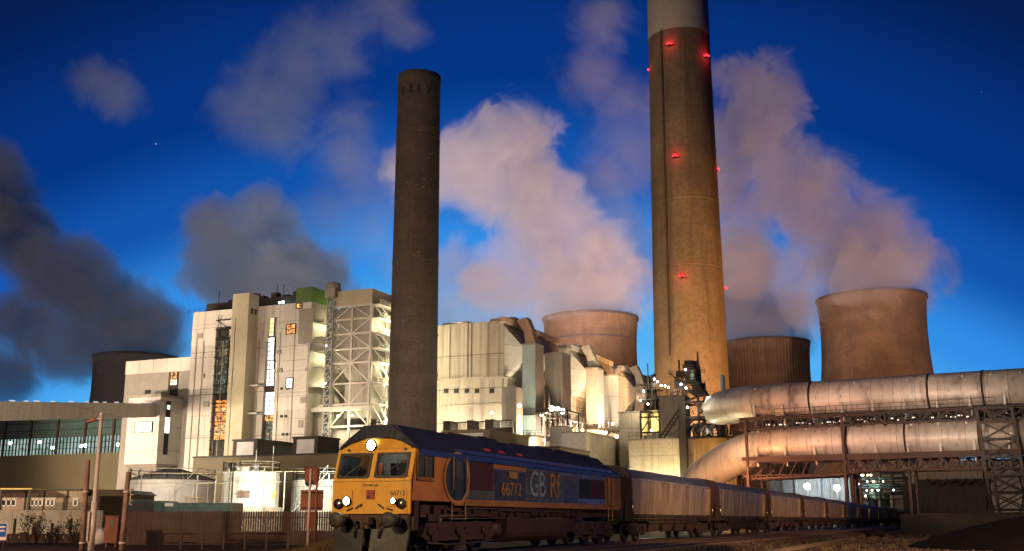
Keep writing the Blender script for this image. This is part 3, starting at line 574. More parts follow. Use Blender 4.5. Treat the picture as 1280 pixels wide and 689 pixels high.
# ---------------- braced tower
def braced_tower():
    d0 = ym + 1.0; x0 = FB.hit(416.5, 420, d0)[0]; x1 = FB.hit(464, 420, d0)[0]
    t = fthing('braced_tower', 'floodlit reactor tower in a white braced frame, beige box head above a grey hopper', 'reactor tower', FB, x0, d0)
    Wd = x1 - x0; ztop = FB.hit(464, 360.5, d0)[1]; zbox = FB.hit(464, 379, d0)[1]; D = 22
    b = MB(); b.box(0, Wd, 0, D, zbox, ztop); b.build('head_box', M['cladding_olive'], t)
    zs = lambda v: FB.hit(464, v, d0)[1]
    z1, z2, z3 = zs(452), zs(477), zs(520)
    b = MB(); b.box(0.9, Wd - 0.5, 1.0, D - 3, z1, zbox - 0.01)
    b.hexa([(3.0, 4, z2), (Wd - 2.4, 4, z2), (Wd - 2.4, D - 6, z2), (3.0, D - 6, z2)], [(0.9, 1.0, z1 - 0.01), (Wd - 0.5, 1.0, z1 - 0.01), (Wd - 0.5, D - 3, z1 - 0.01), (0.9, D - 3, z1 - 0.01)])
    b.box(1.5, Wd - 2.4, 3.5, D - 6, z3, z2 - 0.01); b.build('hopper', M['cladding_grey'], t)
    b = MB(); b.box(0.3, Wd - 0.3, 1.0, 14, 0, zs(536)); b.build('base_block', M['cladding_plain'], t)
    b = MB(); w = 0.42
    lv = [zbox - 0.3] + [zs(v) for v in (397, 415.5, 434.5, 452, 478, 504, 532)]
    for x in (0.1, Wd * 0.5, Wd - 0.1):
        b.box(x - w / 2, x + w / 2, -0.3, 0.1, 0, zbox - 0.01)
    for z in lv: b.box(0, Wd, -0.31, -0.0, z - w / 2, z + w / 2)
    for i, (za, zb) in enumerate(zip(lv, lv[1:])):
        flip = i % 2
        for xa, xb in ((Wd * 0.5, 0.1), (Wd * 0.5, Wd - 0.1)):
            p = (xa, -0.12, za) if not flip else (xb, -0.12, za); q = (xb, -0.12, zb) if not flip else (xa, -0.12, zb); b.bar(p, q, 0.26)
    b.build('front_frame', M['steel_pale'], t)
    b = MB(); rnd = random.Random(5)
    for y in (0.2, D * 0.33, D * 0.66, D - 0.2): b.box(Wd - 0.25, Wd + 0.25, y - 0.2, y + 0.2, 0, zbox - 0.01)
    for i, z in enumerate(lv):
        b.box(Wd - 0.2, Wd + 2.0, 0.3, D, z - 0.1, z + 0.1); handrail(b, [(Wd + 2.0, 0.3, z), (Wd + 2.0, D, z)], 1.1, 2.2, 0.1)
    for i, (za, zb) in enumerate(zip(lv, lv[1:])):
        for k in range(3):
            y0 = D * k / 3; b.bar((Wd + 0.3, y0 + 0.3, za), (Wd + 0.3, y0 + D / 3 - 0.3, zb), 0.2)
        b.bar((Wd + 1.2, 2 + 6 * (i % 2), za), (Wd + 1.2, 8 + 6 * (i % 2), zb), 0.3)
    b.build('side_frame', M['steel_pale'], t)
    b = MB()
    for k in range(7):
        y = rnd.uniform(2, D - 2); z = rnd.uniform(6, zbox - 12); L = rnd.uniform(6, 14)
        b.tube([(Wd + 0.7, y, z), (Wd + 0.7, y, z + L), (Wd + 0.7, y + rnd.choice((-3, 3)), z + L + 1.5)], rnd.uniform(0.2, 0.45), 8)
    b.build('side_pipework', M['steel_grey'], t)
    b = MB(); b.box(0.9, Wd - 2.0, D - 2.5, D - 1.5, 1, zbox - 0.02); b.build('rear_wall', M['cladding_plain'], t)
    b = MB(); z = lv[6]; b.box(-6, Wd + 1, -1.6, -0.35, z - 1.6, z - 0.6); b.box(-6.5, 0, -0.3, 5, z - 0.55, z + 0.2); b.build('walkway_beam', M['steel_pale'], t)
    # work lamps on the landings
    for k, (x, y, v) in enumerate(((Wd + 1.6, 3, 400), (Wd + 1.6, 12, 418), (Wd + 1.6, 5, 437), (Wd + 1.6, 14, 456), (Wd + 1.6, 4, 482), (Wd + 1.6, 12, 508), (2.5, -0.6, 522), (Wd - 4, -0.6, 522), (-1.0, -0.8, 480), (-2.5, 1, 430))):
        z = zs(v); b = MB(); b.sphere((x, y, z + 0.6), 0.22, 8); b.build('work_lamp', M['lamp_white'], t)
    for x, y, v, p in ((Wd + 3.2, 4, 405, 2600), (Wd + 3.2, 13, 430, 2600), (Wd + 3.2, 5, 462, 2600), (Wd + 3.2, 13, 492, 2600), (Wd + 2.6, 5, 520, 2000), (3, -2.0, 524, 900), (Wd - 4, -2.0, 524, 900), (-1.5, 3, 400, 2600), (-1.5, 4, 440, 2600), (-1.5, 3, 478, 2200)):
        w_ = FB.w(x0 + x, d0 + y, zs(v)); lampl('landing_lamp_light', w_, p * 1.3, (1.0, 0.9, 0.52), 0.5)
    return x0, d0
braced_tower()
# ---------------- annex and transfer tower, conveyor, turbine hall
def annex():
    d = 3.0; xs = lambda u, v=480, dd=d: FB.hit(u, v, dd)[0]; zs = lambda v, u=190, dd=d: FB.hit(u, v, dd)[1]
    t = fthing('boiler_house_annex', 'lower pale annex at the boiler house left end with an orange stair slot', 'power station building', FB, 0, 0)
    xa, xb, xc, xd = xs(156), xs(210), xs(223), xs(237) - 0.05; zt = zs(449, 200); zj = zs(467, 180)
    b = MB(); b.box(xa, xb, d, d + 18, 0, zj); b.box(xb, xc, d + 1.2, d + 3, 0, zj); b.box(xc, xd, d, d + 18, 0, zj); b.build('wall', M['cladding_grey'], t)
    b = MB(); b.box(xa - 0.1, xd, d - 0.1, d + 18.1, zj + 0.001, zt); b.build('upper_wall', M['cladding_plain'], t)
    for v0, v1, m in ((465, 474, 'glow_orange'), (474, 482, 'glow_mix'), (482, 498, 'dark_open'), (499, 532, 'glow_orange'), (533, 600, 'glow_dim')):
        slot_window(t, FB, 211.5, 222, v0 + .4, v1 - .4, d + 1.0, 'stair_glazing', M[m], (1, max(1, int((v1 - v0) / 9))))
    b = MB(); x0, x1 = xb + 0.3, xc - 0.3
    zz = [zs(v, 215) for v in range(600, 530, -6)]
    for i, z in enumerate(zz):
        b.box(x0, x1, -0.6, d - 0.1, z, z + 0.12)
        if i: b.bar((x0 if i % 2 else x1, 0, zz[i - 1]), (x1 if i % 2 else x0, 0, z), 0.2)
        handrail(b, [(x0, -0.6, z), (x1, -0.6, z)], 1.0, 1.2, 0.07)
    b.build('escape_stair', M['yellow'], t)
    x, z = FB.hit(185, 490, d); b = MB(); b.box(x - 0.9, x + 0.9, d - 0.15, d, z - 0.5, z + 0.5); b.build('vent_slot', M['dark_open'], t)
annex()
def transfer_tower():
    d = -5.0; xs = lambda u, v=540: FB.hit(u, v, d)[0]; zs = lambda v, u=180: FB.hit(u, v, d)[1]
    t = fthing('transfer_tower', 'boxy conveyor transfer tower with a blue-white lit window, in front of the annex', 'transfer tower', FB, 0, 0)
    x0, x1 = xs(158), xs(198); zt, zw1, zw0, zb = zs(497), zs(527), zs(541), zs(580)
    b = MB(); b.box(x0, x1, d, 2.9, zw1, zt); b.box(x0, xs(167), d, 2.9, zw0, zw1); b.box(xs(191), x1, d, 2.9, zw0, zw1); b.box(x0, x1, d, 2.9, zb, zw0); b.build('wall', M['cladding_plain'], t)
    b = MB(); b.hexa([(x0 + 3, d + 3, zs(604)), (x1 - 2, d + 3, zs(604)), (x1 - 2, 2.9, zs(604)), (x0 + 3, 2.9, zs(604))], [(x0, d, zb - 0.01), (x1, d, zb - 0.01), (x1, 2.9, zb - 0.01), (x0, 2.9, zb - 0.01)]); b.box(x0 + 3, x1 - 2, d + 3, 2.9, 0, zs(604) - 0.01); b.build('chute', M['cladding_grey'], t)
    b = MB(); b.box(x0 - 0.3, x1 + 0.3, d - 0.3, 2.95, zt + 0.002, zt + 0.6); b.build('roof', M['cladding_grey'], t)
    slot_window(t, FB, 167.6, 190.4, 528, 540.4, d + 0.5, 'window', M['glow_white'], (3, 0))
    zl, zh = FB.hitx(200, 568, x1)[1], FB.hitx(200, 500, x1)[1]; zm, zn = FB.hitx(200, 538, x1)[1], FB.hitx(200, 526, x1)[1]
    b = MB(); b.box(x1 - 0.01, x1 + 0.08, -3.0, -1.4, zl, zh); b.build('side_slot', M['dark_open'], t)
    b = MB(); b.box(x1 + 0.081, x1 + 0.15, -3.0, -1.4, zm - 0.5, zn + 1); b.build('side_window', M['glow_white'], t)
    b = MB(); b.box(x1 + 0.081, x1 + 0.15, -2.6, -1.7, zn + 3, zh - 1); b.build('side_window', M['glow_white'], t)
    return x0, x1
transfer_tower()
def conveyor():
    pR = FB.w(*FB.hit(186, 512, -5.2)[:1], -5.2); YL = 176.0
    pL = at(-60, 515, YL); zt = zat(504.5, pR.y); zb = zat(521.5, pR.y)
    ztl = zat(504.5, YL + 4) ; d = Vector((pL.x - pR.x, pL.y - pR.y, 0)); L = d.length; ang = math.degrees(math.atan2(d.y, d.x))
    t = thing('conveyor_gallery', 'long pale enclosed conveyor gallery running off the left edge into the transfer tower', 'conveyor', (pR.x, pR.y, 0), ang)
    zbl = zat(527.5, YL)
    b = MB(); b.hexa([(0, -1.8, zb), (L, -1.8, zbl), (L, 1.8, zbl), (0, 1.8, zb)], [(0, -1.8, zt), (L, -1.8, ztl), (L, 1.8, ztl), (0, 1.8, zt)]); b.build('gallery', M['cladding_plain'], t)
    b = MB()
    for k in range(14):
        f = (k + 0.5) / 14 + 0.02 * math.sin(k * 5); z = zt + (ztl - zt) * f; b.box(L * f, L * f + 0.5 + 0.5 * (k % 2), 1.0, 1.75, z + 0.02, z + 0.17)
    b.build('roof_light', emis('rooflight_glow', (0.9, 0.97, 1.0), 0.7), t)
    for f in (0.97,):
        x = L * f; z = zb + (zbl - zb) * f; b = MB()
        for dx in (-0.9, 0.9):
            b.bar((x + dx * 1.6, 1.4, 0), (x + dx, 1.4, z), 0.35); b.bar((x + dx * 1.6, -1.4, 0), (x + dx, -1.4, z), 0.35)
        for k in range(6): zz = z * k / 6; b.bar((x - 1.4, 1.4, zz), (x + 1.4, 1.4, zz + z / 6), 0.15); b.bar((x - 1.4, 1.4, zz), (x + 1.4, 1.4, zz), 0.15)
        b.build('trestle', M['steel_dark'], t)
conveyor()
def turbine_hall():
    d = 9.0; xs = lambda u, v=560: FB.hit(u, v, d)[0]; zs = lambda v, u=75: FB.hit(u, v, d)[1]
    t = fthing('turbine_hall', 'long low turbine hall with a greenish lit strip of windows above a brown wall', 'power station building', FB, 0, 0)
    x0, x1 = xs(-90), xs(158) - 0.02; zr, zg1, zg0 = zs(520), zs(546.5), zs(568)
    b = MB(); b.box(x0, x1, d, d + 40, 0, zg0); b.build('wall', M['brown_low'], t)
    b = MB(); b.box(x0, x1, d + 0.3, d + 40, zg1, zr); b.build('upper_glazing', M['teal_glass'], t)
    b = MB(); b.box(x0, x1, d + 0.4, d + 0.9, zg0, zg1); b.build('window_strip', M['glow_teal'], t)
    b = MB()
    n = 60
    for i in range(n + 1):
        x = x0 + (x1 - x0) * i / n; w = 0.35 if i % 8 == 0 else 0.06; b.box(x - w, x + w, d - 0.1, d + 0.29, zg0, zg1 if w < 0.3 else zr)
    for f in (0.33, 0.66): z = zg0 + (zg1 - zg0) * f; b.box(x0, x1, d, d + 0.2, z - 0.06, z + 0.06)
    for f in (0.0, 0.35, 0.7, 1.0): z = zg1 + (zr - zg1) * f; b.box(x0, x1, d + 0.05, d + 0.28, z - 0.07, z + 0.07)
    b.build('mullions', M['steel_dark'], t)
    for u, v in ((13, 554), (50, 553), (66, 560), (102, 558), (107, 557), (148, 556)):
        x, z = FB.hit(u, v, d + 0.35); b = MB(); b.sphere((x, d + 0.3, z), 0.5, 10); b.build('hall_lamp', M['hall_lamp'], t)
    b = MB(); b.box(x0 - 0.2, x1, d - 0.4, d + 40, zr + 0.002, zr + 0.6); b.build('roof', M['roof_dark'], t)
turbine_hall()
# ---------------- low brown plinth building with three enclosures on it
FP = Frame(*FB.w(0, -28)[:2], ANG)
def plinth():
    xs = lambda u, v=585: FP.hit(u, v, 0)[0]
    t = fthing('plinth_building', 'long low windowless olive-brown building between the boiler house and the white tanks', 'building', FP)
    x0, x1 = xs(241), xs(700); zt = FP.hit(330, 570.5)[1]
    b = MB(); b.box(x0, x1, 0, 16, 0, zt); b.build('wall', M['brown_low'], t)
    b = MB(); b.box(x0 - 0.15, x1 + 0.15, -0.15, 16.1, zt + 0.001, zt + 0.35); b.build('coping', M['dark_clad'], t)
    return zt
ZP = plinth() + 0.36
def enclosure(u0, u1, u2, vt, lab, loc_d=2.0, low=0.0):
    x0 = FP.hit(u0, 560, loc_d)[0]; x1 = FP.hit(u1, 560, loc_d)[0]; zt = FP.hit((u0 + u1) / 2, vt, loc_d)[1]
    y1 = FP.hitx(u2, 560, x1)[0]
    t = fthing('transformer_enclosure', lab, 'enclosure', FP, x0, loc_d, ZP, 'flat roofed enclosures on the plinth building')
    w, h, dp = x1 - x0, zt - ZP, max(3.0, y1 - loc_d)
    b = MB(); f = w * 0.14
    b.box(0, w, 0.25, dp, 0, h - 0.3); b.box(0, f, 0, 0.249, 0, h - 0.3); b.box(w - f, w, 0, 0.249, 0, h - 0.3); b.box(f, w - f, 0, 0.249, h * 0.84, h - 0.3); b.build('shell', M['dark_clad'] if u1 < 500 else M['brown_low'], t)
    b = MB(); b.box(-0.2, w + 0.2, -0.2, dp + 0.1, h - 0.299, h); b.build('roof', M['dark_clad'] if u1 < 500 else M['brown_low'], t)
    b = MB(); b.box(f + 0.01, w - f - 0.01, 0.12, 0.248, 0.02, h * 0.83); b.build('door_panel', M['pale_panel'], t)
enclosure(291, 321, 368, 549, 'brown enclosure with a pale lilac door panel in front of the service tower')
enclosure(366, 397, 424, 545.5, 'brown enclosure with a pale lilac door panel beside the locomotive cab roof')
enclosure(553, 612, 661, 537.5, 'wider olive-brown enclosure showing above the locomotive roof right of the chimney')
# ------------------------------------------------------------------ filter houses (three casings in a row going away)
pm = at(630, 403, 250); FM1 = Frame(pm.x, pm.y, ANG); ZT = pm.z
zf = lambda v: FM1.hit(630, v)[1]
M['riser_pale'] = mk('pale_grey_riser_cladding', (0.42, 0.38, 0.34), (0.36, 0.32, 0.29), 0.2, 0.55, ribs=0.3, rib_s=1.5, streak=0.25, fine=0.05)
def filter_house(k, label):
    fr = Frame(*FM1.w(0, 45.0 * k)[:2], ANG); t = fthing('filter_house', label, 'filter house', fr, 0, 0, 0, 'stained filter houses in a row behind the chimney')
    Wd, D = 23.0, 36.0; zb = zf(470); zw = zf(488)
    b = MB(); b.box(-Wd, 0, 0, D, zb, ZT); b.box(-Wd, -0.5, 0.35, D - 1, 0, zb - 0.01); b.build('casing', M['filter_clad'], t)
    b = MB()
    b.box(-Wd, 0.25, -0.35, D, zb - 0.25, zb + 0.15)
    for x in (-19.8, -14.4, -9.6, -8.7, -4.3, -1.6): b.box(x - 0.18, x + 0.18, -0.28, -0.001, zb + 0.16, ZT + (0.9 if x in (-9.6, -8.7) else 0))
    b.box(-Wd, -0.5, 0.05, 0.34, zf(506), zf(506) + 0.4)
    b.build('ledge', M['filter_clad'], t)
    for i, u in enumerate((557, 569.5, 583, 595.5, 614)):
        x, z = FM1.hit(u, 488.5); b = MB(); b.box(x - 0.55, x + 0.55, 0.2, 0.5, z - 0.5, z + 0.5); v = b.build('vent_window', M['dark_open'], t)
        b = MB(); b.box(x - 0.65, x + 0.65, 0.1, 0.34, z - 0.62, z - 0.5); b.box(x - 0.65, x + 0.65, 0.1, 0.34, z + 0.5, z + 0.58); b.build('frame', M['cladding_grey'], v)
    # roof edge beam along the right side, duct elbow, inlet funnels and risers
    b = MB(); b.box(-0.9, 0.5, -0.6, D, ZT + 0.002, ZT + 1.3); b.build('roof_edge_duct', M['salmon'] if k == 0 else M['cladding_plain'], t)
    b = MB(); b.box(-Wd, -0.91, 0, 0.4, ZT + 0.001, ZT + 0.5); b.build('parapet', M['filter_clad'], t)
    for j, (y0, y1, x1, zt_, m1) in enumerate(((4.0, 9.2, 6.3, 42.2, 'teal_clad' if k == 0 else 'riser_pale'), (18.5, 24.5, 7.6, 42.0, 'cladding_grey' if k != 1 else 'cladding_plain'))):
        b = MB(); ya, yb = (0.0, 13.5) if j == 0 else (14.2, 29.5)
        A = [(0.01, ya, zb), (0.01, yb, zb), (0.01, yb, ZT - 0.8), (0.01, ya, ZT - 0.8)]; C = [(3.0, y0, 38.0), (3.0, y1, 38.0), (3.0, y1, zt_ - 0.2), (3.0, y0, zt_ - 0.2)]
        b.hexa(A, C); b.build('inlet_funnel', M['cladding_plain'], t)
        b = MB(); b.box(3.01, x1, y0, y1, 2, zt_); r_ = b.build('riser', M[m1], t)
        b = MB(); b.box(x1 + 0.002, x1 + 0.06, y0 + 0.05, y1 - 0.05, 2, zt_ - 0.05); b.build('side_sheeting', M['brown_clad'] if k == 0 else M['cladding_plain'], r_)
        b = MB(); b.box(2.9, x1 + 0.15, y0 - 0.15, y1 + 0.15, zt_ + 0.001, zt_ + 0.4); b.build('cap', M['cladding_grey'], r_)
    b = MB(); b.hexa([(3.3, 5.2, 42.61), (5.9, 5.2, 42.61), (5.9, 8.0, 42.61), (3.3, 8.0, 42.61)], [(2.9, 5.2, 45.6), (5.1, 5.2, 45.6), (5.1, 8.0, 45.6), (2.9, 8.0, 45.6)]); b.hexa([(2.9, 5.2, 45.61), (5.1, 5.2, 45.61), (5.1, 8.0, 45.61), (2.9, 8.0, 45.61)], [(1.0, 5.2, 48.6), (3.6, 5.2, 49.2), (3.6, 8.0, 49.2), (1.0, 8.0, 48.6)]); b.box(-6, 0.49, 5.2, 8, ZT + .55, ZT + 2.2); b.build('elbow_duct', M['salmon'] if k == 0 else M['cladding_plain'], t)
    b = MB()
    for z in (20.5, 25.5):
        b.box(2.0, 9.5, 2.4, 30, z, z + 0.25); handrail(b, [(9.4, 2.5, z + .25), (9.4, 30, z + .25)], 1.1, 2.2, 0.08); handrail(b, [(2.0, 2.5, z + .25), (9.4, 2.5, z + .25)], 1.1, 1.8, 0.08)
        for y in (2.6, 11, 17, 28): b.box(9.1, 9.4, y, y + 0.3, 2, z)
    b.build('access_platform', M['steel_dark'], t)
    b = MB(); rnd = random.Random(60 + k)
    for i in range(34):
        y = rnd.uniform(2.5, 29); z = rnd.uniform(18, 27); x = rnd.uniform(7.8, 10.4); r_ = rnd.uniform(.06, .22); q = rnd.random()
        b.tube([(x, y, z), (x, y + rnd.uniform(-3, 3), z)] if q < .5 else [(x, y, z), (x, y, z + rnd.uniform(1, 5))], r_, 6)
        if q > .8: b.box(x - .3, x + .4, y - .5, y + .4, z - .6, z + .5)
    b.build('pipework', M['steel_grey'], t)
    if k == 0:
        b = MB(); x0 = FM1.hit(551, 400, 12)[0]; b.box(-22.5, -15.5, 12, 24, ZT + 0.003, ZT + 3.4); b.box(-15.2, -10.5, 13, 22, ZT + 0.003, ZT + 2.3); b.build('roof_house', M['cladding_olive'], t)
        b = MB(); b.box(0.9, 4.4, -3.2, 0.8, 2, zf(486)); b.build('small_riser', M['cladding_grey'], t)
        b = MB(); b.box(4.41, 4.5, -3.15, 0.75, 2, zf(486) - 0.1); b.build('small_riser_side', M['brown_clad'], t)
    return fr
filter_house(0, 'nearest filter house with five small vents and a blue-grey riser duct')
filter_house(1, 'middle filter house, its tall grey riser half hidden behind the nearest one')
filter_house(2, 'farthest and smallest looking filter house beside the dark machinery and the tall chimney')
# dark louvred coolers and rail in front of the nearest filter house
def cooler(u0, u1, v0, v1, lab):
    fr = Frame(*FM1.w(0, -10)[:2], ANG); x0, z1 = fr.hit(u0, v0); x1, z0 = fr.hit(u1, v1)
    t = fthing('louvred_cooler', lab, 'cooler', fr, x0, 0, 0, 'dark louvred coolers above the locomotive roof')
    b = MB(); w = x1 - x0; b.box(0, w * 0.3, 0, 4, z0 - 3, z1); n = max(3, int(w / 0.45)); b.build('end_panel', M['steel_dark'], t)
    b = MB()
    for i in range(n): x = w * 0.3 + w * 0.7 * i / n; b.box(x, x + 0.1, 0.1, 0.3, z0, z1 - 0.5)
    b.box(w * 0.3, w, 0, 0.4, z1 - 0.49, z1 - 0.3); b.box(w * 0.3, w, 0, 0.4, z0 - 3, z0); b.build('louvre', M['steel_dark'], t)
cooler(554, 583, 526.5, 537, 'dark louvred cooler nearest the chimney, behind the locomotive roof')
cooler(583.5, 605, 525.5, 536, 'dark louvred cooler in the middle, behind the locomotive roof')
cooler(606, 641, 524.5, 534, 'widest dark louvred cooler at the foot of the small grey riser')
# ---------------- plain blocks between the filter houses and the ducts
def block(name, label, cat, u0, u1, v0, v1, Y, depth, m, side=None, zbase=None):
    p = at(u0, v0, Y); fr = Frame(p.x, p.y, ANG); x1 = fr.hit(u1, v0)[0]; zt = fr.hit((u0 + u1) / 2, v0)[1]
    t = fthing(name, label, cat, fr); zb = 0 if zbase is None else fr.hit(u0, zbase)[1]
    b = MB(); b.box(0, x1, 0, depth, zb, zt); b.build('wall', M[m], t)
    if side: b = MB(); b.box(x1 + 0.002, x1 + 0.07, 0.05, depth, zb + .1, zt - 0.05); b.build('side_wall', M[side], t)
    b = MB(); b.box(-0.15, x1 + 0.15, -0.15, depth + 0.1, zt + 0.001, zt + 0.3); b.build('coping', M['cladding_grey'], t)
    return t, fr, x1, zt
def rail_top(t, x1, depth, zt, m='steel_dark'):
    b = MB(); z = zt + 0.3; handrail(b, [(0, 0, z), (x1, 0, z), (x1, depth, z)], 1.2, 1.6, 0.07); b.build('handrail', M[m], t)
t, fr, x1, zt = block('lamp_platform_block', 'slim pale block under the brightest white lamps, beside the grey riser', 'plant block', 687, 706, 534, 600, 236, 5, 'cladding_plain', 'cladding_grey'); rail_top(t, x1, 5, zt)
b = MB()
for x, y in ((-1.5, -.8), (x1 + 1, -.8), (x1 + 1, 6), (-1.5, 6)): b.box(x - .12, x + .12, y - .12, y + .12, zt + .3, zt + 3.2)
b.box(-1.8, x1 + 1.3, -1.1, 6.2, zt + 3.2, zt + 3.5); b.build('canopy_frame', M['steel_dark'], t)
LAMPB = fr.w(x1 * 0.5, -0.5, zt + 4.6)
block('switch_house', 'pale bluish flat box building with a long pinkish brown side, above the locomotive tail', 'plant block', 703, 732, 541.5, 600, 222, 26, 'pale_panel', 'conc_wall')
block('concrete_block', 'pale ribbed concrete block left of the yellow-lit steel bay', 'plant block', 773, 801, 516, 560, 236, 9, 'conc_wall')
t, fr, x1, zt = block('concrete_block', 'pale panelled concrete block between the steel bay and the black machinery tower', 'plant block', 824, 850, 496, 552, 226, 8, 'conc_wall'); rail_top(t, x1, 8, zt)
t, fr, x1, zt = block('bunker_wall', 'long rust-streaked pale concrete bunker, lit from below, behind the first wagon', 'plant block', 786, 878, 549.5, 605, 216, 12, 'conc_wall'); rail_top(t, x1 * 0.55, 12, zt)
LOWW = fr
# yellow lit steel bay
def steel_bay():
    p = at(800, 514, 232); fr = Frame(p.x, p.y, ANG); x1 = fr.hit(825, 514)[0]; zt = p.z; z0 = fr.hit(812, 549)[1]
    t = fthing('steel_bay', 'open dark steel bay glowing yellow inside, with tangled pipes and lamps on top', 'plant steelwork', fr)
    b = MB()
    for x in (0.15, x1 - 0.15):
        for y in (0, 7): b.box(x - .2, x + .2, y - .2, y + .2, 0, zt)
    for z in (z0, z0 + 1.4, zt - 0.3, zt - 1.4): b.box(0, x1, -.15, .15, z - .18, z + .18)
    b.bar((0, 0, z0 + 1.4), (x1 * 0.6, 0, zt - 1), .22); b.bar((x1, 0, zt - 2.5), (x1 * 0.55, 0, zt - 0.6), .2)
    b.box(0, x1, 0.3, 7, zt, zt + 0.2); b.box(0, x1, 0.3, 7, z0 - .3, z0); b.build('frame', M['steel_dark'], t)
    b = MB(); b.box(0, x1, 7.3, 7.6, 0, zt); b.build('rear_sheeting', M['cladding_plain'], t)
    b = MB(); rnd = random.Random(11); top = fr.hit(812, 462)[1]
    for i in range(9):
        x = rnd.uniform(0.3, x1 - .3); y = rnd.uniform(0.5, 5); h = rnd.uniform(2, top - zt - 1)
        b.tube([(x, y, zt), (x, y, zt + h), (x + rnd.uniform(-1.2, 1.2), y, zt + h + .6)], rnd.uniform(.12, .45), 8)
    for z in (zt + 2.4, zt + 4.6): b.box(-.6, x1 * .9, 0, 5, z, z + .15); handrail(b, [(-.6, 0, z + .15), (x1 * .9, 0, z + .15)], 1.0, 1.0, .07)
    for x, h in ((x1 * .38, top - zt + 1.5), (x1 * .1, 5), (x1 * .7, 6.5)): b.box(x - .1, x + .1, 1, 1.2, zt, zt + h)
    b.build('pipework', M['steel_dark'], t)
    b = MB(); b.cyl((x1 * .45, 2.5, zt + .3), 1.1, 4.2); b.cyl((x1 * .8, 3, zt + .3), .7, 3); b.build('drum', M['steel_grey'], t)
    b = MB()
    for i in range(5): b.box(.5 + i * .7, .9 + i * .7, .4, 4, z0 + .02, z0 + .9 + (i % 2) * .4)
    b.build('pump', M['steel_grey'], t)
    for u, v in ((804.5, 489), (800.5, 501), (810, 505), (818, 474), (822, 477), (814, 538)):
        x, z = fr.hit(u, v, -.4); b = MB(); b.sphere((x, -.4, z), .2, 8); b.build('lamp', M['lamp_white'], t)
    lampl('steel_bay_lamp_light', fr.w(x1 * .6, 3.5, z0 + 4), 2500, (1.0, .75, .25), .4)
    lampl('steel_bay_lamp_light', fr.w(-.5, -1.2, zt + 3), 2600, (1.0, .85, .55), .4)
    lampl('steel_bay_lamp_light', fr.w(x1 * .8, -1.2, zt + 6), 1600, (1.0, .9, .65), .4)
steel_bay()
